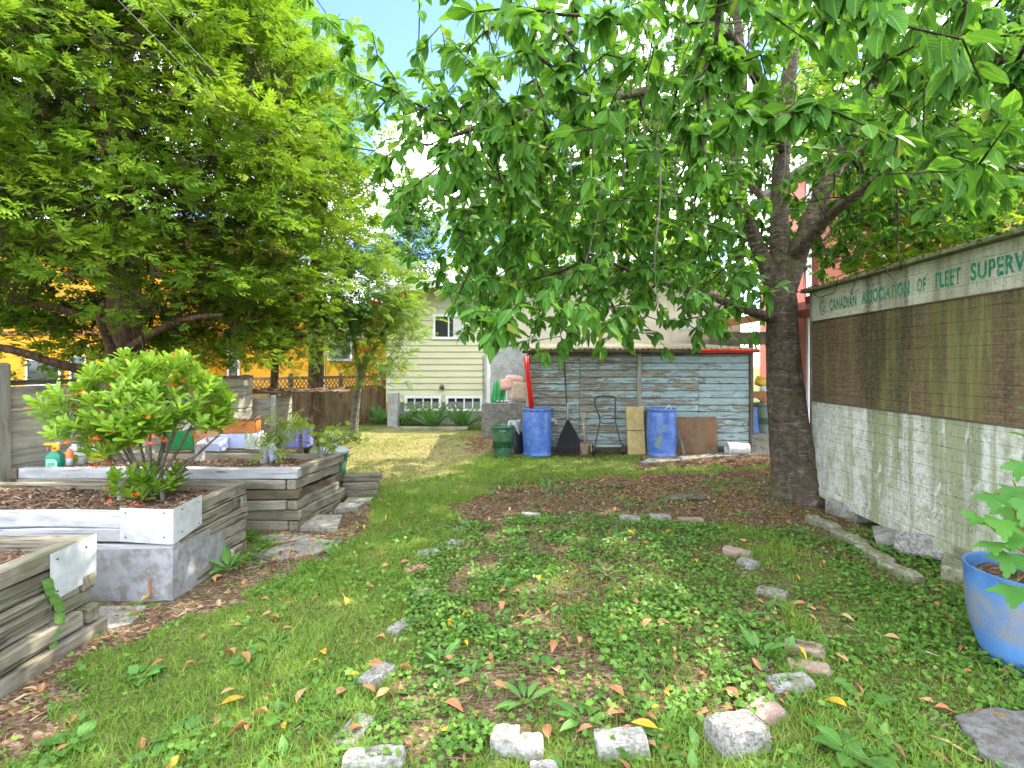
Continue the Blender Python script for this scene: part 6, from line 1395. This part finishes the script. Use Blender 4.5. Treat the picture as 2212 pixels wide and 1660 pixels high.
# ---------------------------------------------------------------- broadleaf trees
def broadleaf(name, lb, base, skel_pts, ell, nclump, tmpl, size, mat, nlf, bark, density=1.0, seed=1, droop=.25, berries=0, leafspread=.16):
    r = np.random.default_rng(seed); t = thing(name, lb, 'tree', base); b = Vector(base); sk = []
    for pts, rr in skel_pts:
        pl = poly([Vector(p)-b for p in pts], rr, 5); ob('trunk' if not sk else 'limb', bark_tube(pl, 12, .06), M_[bark], t, smooth=True); sk.append(pl[4:])
    cl = []
    for (c, rad, n) in ell:
        c = Vector(c)-b; k = 0
        while k < n:
            p = r.normal(size=3); p /= np.linalg.norm(p); p *= r.uniform(.25, 1)**.5
            q = np.array(c)+p*np.array(rad)
            if vn(q[0]*1.6+q[2], q[1]*1.6-q[2], 1.2, seed) < .28 and r.random() < .8: continue
            cl.append(q); k += 1
    cl = np.array(cl); A_, par, fx, tips, n0 = grow(sk, cl, .2, .06, seed, .025)
    stuff('branches', branch_mesh('branches', A_, par, fx, n0, .004, .05, M_[bark], 5), t)
    n = len(cl)*nlf; c = np.repeat(cl, nlf, 0); T = c+rng.normal(size=(n, 3))*leafspread
    D = rng.normal(size=(n, 3))*np.array([1, 1, .45])+np.array([0, 0, -droop]); nr = np.array([[0, 0, 1.0]])+rng.normal(size=(n, 3))*.5
    stuff('crown', big_mesh('crown', [(*tmpl, frames(D, nr), T, rng.uniform(.7, 1.25, n)*size, rng.random(n))], M_[mat]), t)
    if berries:
        bl = lathe([(0, -1), (.7, -.7), (1, 0), (.7, .7), (0, 1)], 5); bv_, bt_ = np.array(bl[0]), tri_faces(bl[1])
        cand = [i for i in range(len(cl))]; r.shuffle(cand)
        bT = rng.normal(size=(26, 3))*np.array([.07, .07, .03]); bme = big_mesh('berry_cluster', [(bv_, bt_, np.repeat(np.eye(3)[None], 26, 0), bT, rng.uniform(.011, .016, 26), rng.random(26))], M_['berry_scatter'])
        for i in cand[:berries]: stuff('berry_cluster', bme, t).location = tuple(cl[i]+np.array([0, -.15, -.1]))
    return t
R1 = P(762, 905, 11.6); R1.z = 0
broadleaf('rowan_tree', 'rowan tree with red berry clusters left of the yellow house', tuple(R1), [([R1, P(772, 850, 11.6), P(785, 800, 11.5), P(800, 720, 11.3), P(795, 620, 11.2)], [.10, .085, .07, .05, .02]), ([P(780, 820, 11.5), P(765, 740, 11.4), P(740, 650, 11.3)], [.06, .045, .02]), ([P(792, 780, 11.5), P(840, 700, 11.2), P(880, 650, 10.9)], [.05, .04, .02])],
          [(P(790, 620, 11.3), (1.25, 1.1, 1.2), 260), (P(800, 760, 11.0), (.9, .8, .6), 70), (P(870, 690, 10.9), (.55, .6, .5), 50), (P(730, 690, 11.4), (.7, .8, .7), 60)], 0, PIN, .21, 'leaf_rowan', 10, 'bark_grey', seed=4, berries=22)
R2 = P(590, 900, 9.6); R2.z = 0
broadleaf('small_rowan_tree', 'slim young tree with straight trunk in front of the lattice fence', tuple(R2), [([R2, P(592, 860, 9.6), P(594, 790, 9.6), P(600, 700, 9.6), P(610, 600, 9.6)], [.075, .07, .065, .045, .015]), ([P(594, 780, 9.6), P(570, 720, 9.5), P(540, 680, 9.4)], [.04, .03, .012]), ([P(595, 770, 9.6), P(640, 735, 9.5), P(690, 710, 9.4)], [.04, .03, .012])],
          [(P(610, 660, 9.6), (1.05, .9, .75), 150), (P(650, 740, 9.4), (.7, .6, .35), 50), (P(560, 730, 9.5), (.6, .5, .35), 36)], 0, PIN, .18, 'leaf_rowan', 8, 'bark_cedar', seed=6, berries=5)
M1 = Vector((6.0, 8.6, 0))
broadleaf('maple_tree', 'yellow green maple growing behind the sign wall', tuple(M1), [([M1, M1+Vector((.05, 0, 2)), P(1908, 500, 8.6), P(1903, 330, 8.6), P(1900, 180, 8.6)], [.14, .12, .10, .085, .05]), ([P(1908, 500, 8.6), P(1830, 470, 8.0), P(1780, 520, 7.6)], [.05, .04, .02]), ([P(1904, 400, 8.6), P(2000, 340, 8.2), P(2080, 320, 7.8)], [.05, .04, .02])],
          [(P(1950, 470, 8.0), (.95, 1.0, .7), 75), (P(1930, 580, 7.4), (.6, .6, .3), 20), (P(1960, 330, 8.6), (1.5, 1.2, 1.1), 90), (P(2080, 490, 7.2), (.7, .6, .35), 24), (P(1840, 230, 9.0), (1.4, 1.2, 1.1), 110)], 0, LOBS, .13, 'leaf_maple', 20, 'bark_grey', seed=9, leafspread=.17)
M2 = Vector((1.5, 24.5, 0))
broadleaf('backlit_tree', 'bright green broadleaf tree beyond the yellow house', tuple(M2), [([M2, M2+Vector((0, 0, 3)), M2+Vector((.1, 0, 6)), M2+Vector((.2, 0, 8.5))], [.25, .2, .14, .04])],
          [(M2+Vector((0, 0, 7.2)), (4.5, 3, 3.0), 240), (M2+Vector((4, 0, 6.5)), (3.5, 3, 2.8), 160)], 0, LOBS, .38, 'leaf_maple', 12, 'bark_grey', seed=10, leafspread=.45)

# ---------------------------------------------------------------- flowering shrub in the middle bed
sh = thing('flowering_shrub', 'bright green shrub with orange flower clusters in the middle bed', 'shrub', (-2.98, 4.36, .56)); SB_ = np.array([-2.98, 4.36, .56])
shoots = []
while len(shoots) < 270:
    u = rdir(1)[0]; u[2] = abs(u[2])*.9-.12; k = rng.uniform(.55, 1)**.5
    p = np.array([.70, .54, .62])*u*k*(1+.25*(float(vn(u[0]*2+3, u[2]*2+u[1], 1.6, 55))-.5)*2)+np.array([-.02, 0, .63])
    if p[2] < .42 and p[0] > .15: continue
    shoots.append(p)
for i in range(60): a = rng.uniform(1.6, 5.0); q_ = rng.uniform(.4, .8); shoots.append(np.array([.66*q_*math.cos(a)-.02, .5*q_*math.sin(a), rng.uniform(.40, .62)]))
for i in range(26): a = rng.uniform(0, 6.28); shoots.append(np.array([.22*math.cos(a)*rng.uniform(.3, 1.2)+.02, .2*math.sin(a)-.05, rng.uniform(.04, .26)]))
shoots = np.array(shoots)
sk = []
for i in range(13):
    a = i/13*6.28+.3; q = rng.uniform(.2, .62); e = Vector((q*math.cos(a), q*.7*math.sin(a), rng.uniform(.42, .75))); pl = poly([(rng.normal()*.09, rng.normal()*.07, -.03), Vector((e.x*.45, e.y*.45, e.z*.45)), e], [.017, .013, .007], 5)
    ob('stem', tube([p for p, _, _ in pl], [r_ for _, r_, _ in pl], 7, True, .08), M_['bark_grey'], sh, smooth=True); sk.append(pl[2:])
A_, par, fx, tips, n0 = grow(sk, shoots, .08, .03, 3, .008)
stuff('shoots', branch_mesh('shoots', A_, par, fx, n0, .0028, .012, M_['bark_grey'], 4), sh)
LT, LD, LN, LS = [], [], [], []
for p in shoots:
    d = np.array([p[0]*.9, p[1]*.9, .75]); d /= np.linalg.norm(d); m = int(rng.integers(9, 14))
    for k in range(m):
        a = k*2.4; s1 = np.cross(d, [0, 0, 1.0]); s1 /= np.linalg.norm(s1)+1e-9; s2 = np.cross(d, s1); o = s1*math.cos(a)+s2*math.sin(a); f = .35+.75*k/m
        LT.append(p-d*.055*k/m); LD.append(o*f*1.1+d*(1.0-.45*k/m)+rng.normal(size=3)*.12); LN.append(d*1.0-o*.5+rng.normal(size=3)*.1); LS.append(rng.uniform(.08, .118))
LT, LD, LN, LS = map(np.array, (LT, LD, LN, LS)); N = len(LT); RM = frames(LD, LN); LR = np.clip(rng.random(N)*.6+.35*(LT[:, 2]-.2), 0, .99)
infr, wgt = screen(LT+SB_); sc_ = np.where(infr, LS*(1+.6*(-LT[:, 1]))*(1+.2*LT[:, 2]), 0); top = np.argsort(-sc_)[:300]; rest = np.ones(N, bool); rest[top] = False
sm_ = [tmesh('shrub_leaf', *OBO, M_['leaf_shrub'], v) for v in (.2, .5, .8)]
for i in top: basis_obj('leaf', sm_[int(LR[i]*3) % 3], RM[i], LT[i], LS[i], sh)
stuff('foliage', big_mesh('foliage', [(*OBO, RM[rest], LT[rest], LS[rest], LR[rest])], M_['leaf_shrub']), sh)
pet = rhombs([(0, 0, 0, math.cos(a), math.sin(a), 1, .55, .2) for a in np.linspace(0, 6.28, 6)[:-1]]); m = 16; dv = rdir(m); dv[:, 2] = abs(dv[:, 2])
fme = big_mesh('flower_cluster', [(*pet, frames(np.cross(dv, rdir(m)), dv), dv*rng.uniform(.012, .045, (m, 1)), rng.uniform(.006, .012, m), rng.random(m))], M_['flower_orange'])
fr_ = [i for i in range(len(shoots)) if shoots[i][1] < .12 and abs(shoots[i][0]) < .6]; random.shuffle(fr_)
for i in fr_[:48]: stuff('flower_cluster', fme, sh).location = tuple(shoots[i]*np.array([1.0, 1.05, .92])+np.array([0, -.05, -.06]))
# feathery and round-leaved young plants in the far bed
def plant(name, lb, base, stems, tmpl, size, mat, nl, spread, seed=0, droop=.3):
    t = thing(name, lb, 'plant', base); r = np.random.default_rng(seed); T, D = [], []
    for (dx, dy, dz) in stems:
        ob('stem', tube(curve_pts([(0, 0, -.02), (dx*.3, dy*.3, dz*.6), (dx, dy, dz)], 5), lerp_list([.009, .007, .003], 11), 6), M_['bark_grey'], t, smooth=True)
        for k in range(nl):
            f = r.uniform(.45, 1.0); T.append((dx*f**1.4+r.normal()*spread, dy*f**1.4+r.normal()*spread, dz*f+r.normal()*spread*.7)); D.append((dx*.8+r.normal()*.6, dy+r.normal()*.6, r.normal()*.3-droop))
    T, D = np.array(T), np.array(D); n = len(T)
    stuff('foliage', big_mesh('foliage', [(*tmpl, frames(D, np.array([[0, 0, 1.0]])+r.normal(size=(n, 3))*.4), T, r.uniform(.7, 1.2, n)*size, r.random(n))], M_[mat]), t)
    return t
plant('feathery_plant', 'feathery yellow green young plant by the rag-hung pipe', (P(596, 0, 6.0).x, 6.0, .55), [(-.16, 0, .35), (-.05, .05, .45), (.12, -.05, .42), (.02, 0, .55), (.30, .05, .62), (.16, .1, .68), (-.12, -.05, .2)], PIN, .17, 'leaf_young', 20, .06, 3)
plant('round_leaved_plant', 'arching round leaved plant beside the wooden stake', (P(690, 0, 6.05).x, 6.05, .55), [(-.16, 0, .38), (.05, .0, .45), (.25, .0, .44), (.42, 0, .34), (-.05, .05, .3), (.5, .02, .26)], COV, .10, 'leaf_young', 9, .05, 4)
plant('sapling', 'thin sapling standing alone in the mulch', tuple(G(1186, 1095)), [(0, 0, .42), (-.06, 0, .36), (.05, .02, .28), (-.03, .0, .5)], leaf_t(.4), .055, 'leaf_cover', 9, .03, 5)
for i, (x, y, h, lb) in enumerate(((870, 905, .55, 'fern growing beside the pale concrete post'), (1000, 915, .75, 'large fern under the right basement window'), (935, 915, .6, 'fern between the two basement windows'), (820, 905, .6, 'drooping fern at the foot of the brown fence'))):
    p = G(x, y+12); t = thing('fern', lb, 'fern', (p.x, p.y, 0), group='ferns by the yellow house')
    fr_me = tmesh('frond', *pinnate_t(11, .06, .22), M_['fern_leaf'], .2+.2*i)
    for k in range(16):
        a = k*2.39; el = rng.uniform(.5, 1.2); d = np.array([math.cos(a)*math.cos(el), math.sin(a)*math.cos(el), math.sin(el)]); R_ = frames(d[None], np.array([[0, 0, 1.0]])-d[None]*.3)[0]; basis_obj('frond', fr_me, R_, np.array([0, 0, .02]), h*rng.uniform(.8, 1.25), t)
plant('leafy_bush', 'dark leafy bush in front of the left basement window', (P(910, 0, 14.4).x, 14.4, 0), [(math.cos(a)*.6, math.sin(a)*.35, .45+.25*math.sin(a*3)) for a in np.linspace(0, 6.28, 14)], leaf_t(.4), .10, 'leaf_cover', 45, .10, 8)
plant('low_bush', 'low dark bush at the rowan trunk foot', (P(720, 0, 11.0).x, 11.0, 0), [(math.cos(a)*.4, math.sin(a)*.3, .2) for a in np.linspace(0, 6.28, 9)], leaf_t(.4), .07, 'leaf_cover', 35, .08, 9)
# large lobed plant in the blue planter
lp = thing('lobed_leaf_plant', 'plant with large lobed maple-like leaves in the blue planter', 'plant', (2.90, 2.93, .45)); LB = np.array([2.90, 2.93, .45])
lme = [tmesh('lobed_leaf', *lobed_t(5, True, c), M_['leaf_pot'], v) for c, v in ((.12, .2), (.2, .5), (.05, .8))]
lpos = [(2150, 1075, 2.75, .17), (2120, 1120, 2.7, .16), (2165, 1130, 2.65, .19), (2190, 1060, 2.8, .16), (2205, 1160, 2.65, .19), (2145, 1175, 2.65, .17), (2180, 1205, 2.62, .18), (2205, 1005, 2.85, .16), (2215, 940, 2.9, .16), (2195, 1275, 2.5, .20), (2225, 1090, 2.7, .2), (2230, 1210, 2.6, .2), (2240, 890, 2.9, .17), (2260, 1000, 2.8, .2), (2280, 1100, 2.7, .2), (2300, 950, 3.0, .2), (2320, 1150, 2.9, .2), (2170, 1100, 3.0, .15), (2200, 1120, 3.1, .16), (2290, 1230, 2.6, .2), (2350, 1030, 3.1, .2)]
for i, (x, y, Y, s) in enumerate(lpos):
    p = np.array(P(x, y, Y))-LB; e = np.array([.02*math.sin(i), .02*math.cos(i), 0]); d = np.array([p[0]*.5-.4, -.6+.3*math.sin(i*2.1), -.35+.3*math.sin(i*1.7)]); R_ = frames(d[None], np.array([[-.25+.3*math.sin(i*3.3), -.55, .75]]))[0]
    bs = p-R_[:, 0]*s*.45
    if (i % 3) != 2: ob('leaf_stalk', tube(curve_pts([Vector(e), Vector((bs[0]*.4, bs[1]*.4, bs[2]*.65)), Vector(bs)], 4), .004, 5), M_['fascia_brown'], lp, smooth=True)
    basis_obj('leaf', lme[i % 3], R_, bs, s*1.05, lp)

# ---------------------------------------------------------------- grass, ground cover, litter
def in_obst(x, y):
    o = ((x < -2.30) & (y < 4.85) & (y > 3.6)) | ((x < -2.45) & (y < 3.35)) | ((x < -2.0) & (y > 5.15) & (y < 6.35)) | ((x > .3) & (x < 4.5) & (y > 9.95)) | ((x > 3.55) & (y < 6.5)) | ((x < -2.6) & (y < 8.7)) | ((x-2.90)**2+(y-2.93)**2 < .22**2) | (y > 13.95)
    o |= (x > -.75) & (x < .4) & (y > 12.05)
    for px_, _, z_ in stp:
        if z_ > .03: o |= inpoly(x, y, np.array([G(a, b)[:2] for a, b in px_]))
    return o
def cand(n, x0, x1, y0, y1):
    x, y = rng.uniform(x0, x1, n), rng.uniform(y0, y1, n); f = (abs(x) < y*1.0+.4); x, y = x[f], y[f]; f = ~in_obst(x, y); return x[f], y[f]
def blade_t(bend):
    return np.array([(0, -.5, 0), (0, .5, 0), (.35*bend, -.38, .5), (.35*bend, .38, .5), (bend, 0, .9)]), np.array([(0, 1, 3), (0, 3, 2), (2, 3, 4)], np.int32)
BLT = [blade_t(.35), blade_t(.7), blade_t(1.1)]
gch, dch = [], []
for (n, x0, x1, y0, y1, L, W) in ((150000, -4, 4, 1.9, 4.2, .055, .0032), (140000, -4, 4, 4.2, 7.2, .05, .0046), (170000, -7, 5.5, 7.2, 14, .04, .0085)):
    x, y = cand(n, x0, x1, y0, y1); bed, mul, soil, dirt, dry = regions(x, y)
    pch = vn(x, y, 1.3, 31)*.55+vn(x, y, 4.5, 32)*.45
    pr = np.where(bed, np.where(pch > .62, .35, .10), np.where(mul | soil | dirt, .035, np.clip(.35+1.3*(pch-.15), .25, 1)))
    pr = np.where((y > 6.9) & (y < 9.4) & ~dirt & ~mul, 1.0, pr); pr = np.where((x > 1.9) & (y < 5) & ~bed, np.clip(2.2*(pch-.42), .03, .8), pr)
    kp = rng.random(len(x)) < pr; x, y, dry = x[kp], y[kp], dry[kp]; m = len(x)
    a = rng.uniform(0, 6.28, m)+2.5*(vn(x, y, 2, 33)-.5); D = np.stack([np.cos(a), np.sin(a), np.zeros(m)], 1); nr = np.array([[0, 0, 1.0]])+rng.normal(size=(m, 3))*np.array([.35, .35, 0])
    h = L*rng.uniform(.5, 1.4, m)*(.6+.8*vn(x, y, 1.7, 34)); S = np.stack([h, np.full(m, W)*rng.uniform(.7, 1.3, m), h], 1); T = np.column_stack([x, y, gz(x, y)-.002])
    rn = np.clip(rng.random(m)*.50+.5*(vn(x, y, .9, 35)-.25)+.22*(y > 6.6), 0, 1); Rm = frames(D, nr); tk_ = rng.integers(0, 3, m); isd = dry & (rng.random(m) < .72)  # blades of the far strip lightened, its sunshine put into the colour
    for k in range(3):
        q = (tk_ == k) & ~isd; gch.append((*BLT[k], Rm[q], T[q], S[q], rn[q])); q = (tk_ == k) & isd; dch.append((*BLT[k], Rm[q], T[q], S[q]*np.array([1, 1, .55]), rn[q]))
props(stuff('grass', big_mesh('grass', gch, M_['grass'])), 'short uneven green lawn grass', 'grass'); props(stuff('dry_sunlit_grass', big_mesh('dry_sunlit_grass', dch, M_['grass_dry_sunlit'])), 'dry grass patch with sunlight put into its pale colour', 'grass')
# low lobed ground cover
x, y = cand(165000, -3.2, 4, 1.9, 7.6); bed, mul, soil, dirt, dry = regions(x, y); pch = vn(x, y, 1.1, 51)*.5+vn(x, y, 3.7, 52)*.5
bare = (vn(x, y, 1.5, 53)*.6+vn(x, y, 5, 54)*.4 > .60)
pr = np.where(bed, np.where(bare, .07, np.clip(1.9*(pch-.12), .2, 1.0)), np.where(mul, np.clip(.8*(pch-.55), .012, .3), np.where(soil, .02, np.clip(.9*(pch-.48), .01, .3))))
rgt = (x > 1.4) & (y < 5.2) & ~bed; pr = np.where(rgt, np.clip(1.7*(pch-.33), .04, .75), pr); pr = np.where((x < -.5) & (y < 3.0) & ~bed & ~soil, np.clip(1.5*(pch-.40), .03, .6), pr)
kp = rng.random(len(x)) < pr; x, y = x[kp], y[kp]; m = len(x); D = rdir(m); nr = np.array([[0, 0, 1.0]])+rng.normal(size=(m, 3))*.38; T = np.column_stack([x, y, gz(x, y)+rng.uniform(.008, .055, m)*(.5+.9*vn(x, y, 4, 55))])
props(stuff('ground_cover', big_mesh('ground_cover', [(*COV, frames(np.cross(nr, D), nr), T, rng.uniform(.015, .040, m)*(.8+.5*vn(x, y, 2, 56)), rng.random(m))], M_['leaf_cover'])), 'low lobed green ground cover inside the block border', 'ground cover')
# broad ovate clumps in the near left lawn and scattered
x, y = cand(26000, -3, 3.2, 1.9, 5.2); bed, mul, soil, dirt, dry = regions(x, y); pch = vn(x, y, 1.2, 61)*.6+vn(x, y, 4.2, 62)*.4
pr = np.clip(1.8*(pch-.60), .0, .5)+np.where((x < -.9) & (y < 2.9), np.clip(.9*(pch-.40), 0, .35), 0); pr = np.where(soil | mul, pr*.1, pr); kp = rng.random(len(x)) < pr; x, y = x[kp], y[kp]; m = len(x)
D = rdir(m); D[:, 2] = rng.uniform(.05, .6, m); T = np.column_stack([x, y, gz(x, y)+.006]); LW = leaf_t(.52, .25, .2, .3)
props(stuff('clover_weeds', big_mesh('clover_weeds', [(*LW, frames(D, np.array([[0, 0, 1.0]])+rng.normal(size=(m, 3))*.3), T, rng.uniform(.035, .085, m), rng.random(m))], M_['leaf_weed'])), 'scattered broad leaved lawn weeds', 'weeds')
# weed rosettes one can pick out
wme = [tmesh('weed_leaf', *leaf_t(.34, .3, .2, .35), M_['leaf_weed'], v) for v in (.2, .55, .85)]; wme2 = [tmesh('round_weed_leaf', *leaf_t(.72, .35, .12, .25), M_['leaf_weed'], v) for v in (.15, .5)]
for i, (x, y, n, s, el, rd, lb) in enumerate(((950, 1440, 8, .13, .9, 0, 'upright dock weed left of the middle of the planted patch'), (1165, 1445, 6, .13, .5, 1, 'round leaved dock weed in the middle of the planted patch'), (1640, 1425, 9, .155, .95, 0, 'tall dock weed beside the hollow pink brick'), (1845, 1635, 7, .16, .6, 1, 'round leaved weed in the near right lawn'),
        (1310, 1245, 9, .14, .6, 0, 'weed rosette toward the back of the planted patch'), (1800, 1600, 6, .14, .4, 1, 'low round weed by the large corner block'), (1870, 1520, 8, .12, .5, 1, 'plantain clump between corner block and planter'), (1260, 1560, 7, .13, .5, 0, 'broad weed just behind the front white blocks'), (1135, 1520, 7, .12, .6, 0, 'weed rosette behind the chipped front pair of blocks'), (1600, 1345, 8, .13, .7, 0, 'weed rosette left of the pale grey block'),
        (495, 1235, 12, .16, .9, 0, 'grassy weed tuft at the galvanised bed side'), (540, 1435, 9, .12, .4, 1, 'plantain in the lawn left of the border'), (590, 1400, 8, .12, .4, 0, 'plantain farther back in the left lawn'), (305, 1470, 9, .11, .5, 1, 'weed patch near the lowest bed timber'), (1900, 1195, 8, .12, .6, 0, 'weed tuft by the mossy kerb stones'), (1750, 1195, 8, .10, .5, 0, 'small weed beside the farthest kerb stone'), (150, 1620, 9, .12, .4, 1, 'broad weed in the near left corner'), (390, 1600, 8, .12, .4, 1, 'light green weed in the near left lawn'))):
    p = G(x, y); t = thing('weed_rosette', lb, 'weed', (p.x, p.y, float(gz(p.x, p.y))), group='weed rosettes')
    for k in range(n):
        a = k*2.39+i; e = el*rng.uniform(.5, 1.15); d = np.array([math.cos(a)*math.cos(e), math.sin(a)*math.cos(e), math.sin(e)]); R_ = frames(d[None], np.array([[0, 0, 1.0]])+rng.normal(size=(1, 3))*.2)[0]; basis_obj('leaf', (wme2[k % 2] if rd else wme[k % 3]), R_, d*s*.3, s*rng.uniform(.6, 1.1)*(.75 if rd else 1), t)
# vine leaves hanging on the nearest bed
vt = thing('vine_shoot', 'short vine with round leaves on the nearest bed boards', 'vine', (0, 0, 0)); vm_ = tmesh('vine_leaf', *leaf_t(.8, .3, .1, .15), M_['leaf_weed'], .8); vx = ax+.066
for i, (yy, zz) in enumerate(((2.86, .48), (2.87, .43), (2.90, .37), (2.93, .32), (2.94, .26), (2.92, .19), (2.90, .12))): basis_obj('leaf', vm_, frames(np.array([[.25, .55+.3*math.sin(i), -.5]]), np.array([[1.0, -.35, .35]]))[0], np.array([vx+.01, yy, zz]), .075 if i < 5 else .06, vt)
ob('stem', tube(curve_pts([(vx, 2.86, .50), (vx, 2.89, .40), (vx, 2.92, .30), (vx, 2.90, .10)], 5), .003, 5), M_['bark_grey'], vt, smooth=True)
# leaf litter and chips
x, y = cand(26000, -5, 5, 1.9, 13); bed, mul, soil, dirt, dry = regions(x, y); pch = vn(x, y, 1.5, 71)
pr = np.where(mul, .55*(.4+pch), np.where(bed, .10+.22*(pch > .62), np.where(dirt, .5, np.where(soil, .22, .06)))); pr = np.where((x > 1.6) & (y < 5.5) & ~bed, .28*(.3+pch), pr)
kp = rng.random(len(x)) < pr; x, y = x[kp], y[kp]; m = len(x); nr = np.array([[0, 0, 1.0]])+rng.normal(size=(m, 3))*.5; T = np.column_stack([x, y, gz(x, y)+rng.uniform(.006, .03, m)]); LL = leaf_t(.42, .2, .9, .5)
props(stuff('leaf_litter', big_mesh('leaf_litter', [(*LL, frames(np.cross(nr, rdir(m)), nr), T, rng.uniform(.025, .075, m), rng.random(m))], M_['leaf_brown'])), 'dry brown curled leaves strewn over soil and grass', 'leaf litter')
x, y = cand(60000, -5, 5, 1.9, 13); bed, mul, soil, dirt, dry = regions(x, y); pr = np.where(mul | dirt, .75, np.where(soil, .5, np.where(bed, .12, .02))); pr = np.where((x > 1.6) & (y < 5.5) & ~bed, .25, pr)
kp = rng.random(len(x)) < pr; x, y = x[kp], y[kp]; m = len(x); nr = np.array([[0, 0, 1.0]])+rng.normal(size=(m, 3))*.3; T = np.column_stack([x, y, gz(x, y)+.005]); chp = cbox(.05, .012, .006); tw = tube([(-.5, 0, 0), (0, .06, .05), (.5, 0, 0)], .018, 3); s5 = rng.random(m) < .2
Rm = frames(np.cross(nr, rdir(m)), nr)
props(stuff('bark_mulch', big_mesh('bark_mulch', [(np.array(chp[0]), tri_faces(chp[1]), Rm[~s5], T[~s5], rng.uniform(.3, 1.1, (~s5).sum()), rng.random((~s5).sum())), (np.array(tw[0]), tri_faces(tw[1]), Rm[s5], T[s5], rng.uniform(.05, .2, s5.sum()), rng.random(s5.sum()))], M_['chips'])), 'bark chips and twigs on the bare soil', 'mulch')
# fallen leaves large enough to pick out
ym = [tmesh('fallen_leaf', *leaf_t(.40, .25, .5, a_), M_['leaf_yellow'], v) for a_, v in ((.1, .2), (.4, .5), (.7, .8))]; bm2 = [tmesh('fallen_leaf', *leaf_t(.5, .25, f_, a_), M_['leaf_brown'], v) for a_, f_, v in ((.3, .8, .5), (.7, 1.2, .7), (.2, .5, .9))]
def fallen(p, me, s, lb, grp): 
    nr = np.array([[rng.normal()*.25, rng.normal()*.25, 1.0]]); R_ = frames(np.cross(nr, rdir(1)), nr)[0]; o = basis_obj('fallen_leaf', me, R_, np.array([p[0], p[1], float(gz(p[0], p[1]))+.035]), s, None); props(o, lb, 'fallen leaf', grp)
for i, (x, y, lb) in enumerate(((478, 1545, 'large orange yellow leaf in the near left lawn'), (953, 1588, 'large upright yellow leaf left of the front white blocks'), (305, 1308, 'orange leaf lying at the galvanised sheet foot'), (695, 1420, 'curled yellow leaf in the left lawn'), (1205, 1465, 'large tan curled leaf in the middle of the planted patch'), (1990, 1280, 'large yellow leaf near the hollow support block'), (1225, 1410, 'yellow twisted leaf near the tan curled leaf'), (1165, 1265, 'yellow leaf toward the back of the planted patch'), (1505, 1330, 'pale tan leaf left of the pale grey block'), (1420, 1590, 'yellow leaf right of the front middle block'), (1830, 1545, 'yellow leaf among plantain near the corner block'), (385, 1650, 'yellow leaf at the bottom edge of the lawn'), (1505, 1225, 'yellow leaf at the right of the planted patch'), (2140, 1560, 'orange yellow leaf on the slate slab'), (745, 1305, 'orange leaf beside the rounded grey block'))):
    fallen(G(x, y), ym[i % 3] if 'tan' not in lb else bm2[2], rng.uniform(.09, .125), lb, None)
for i in range(70):
    x, y = rng.uniform(500, 2050), rng.uniform(1115, 1640); p = G(x, y)
    if in_obst(np.array([p.x]), np.array([p.y]))[0]: continue
    fallen(p, bm2[i % 3], rng.uniform(.06, .10), 'curled brown fallen leaf on the ground', 'brown fallen leaves on the yard')
for i in range(34):
    x, y = rng.uniform(560, 1950), rng.uniform(1000, 1620); p = G(x, y)
    if in_obst(np.array([p.x]), np.array([p.y]))[0]: continue
    fallen(p, ym[i % 3], rng.uniform(.05, .08), 'small yellow fallen leaf on the ground', 'small yellow fallen leaves on the yard')
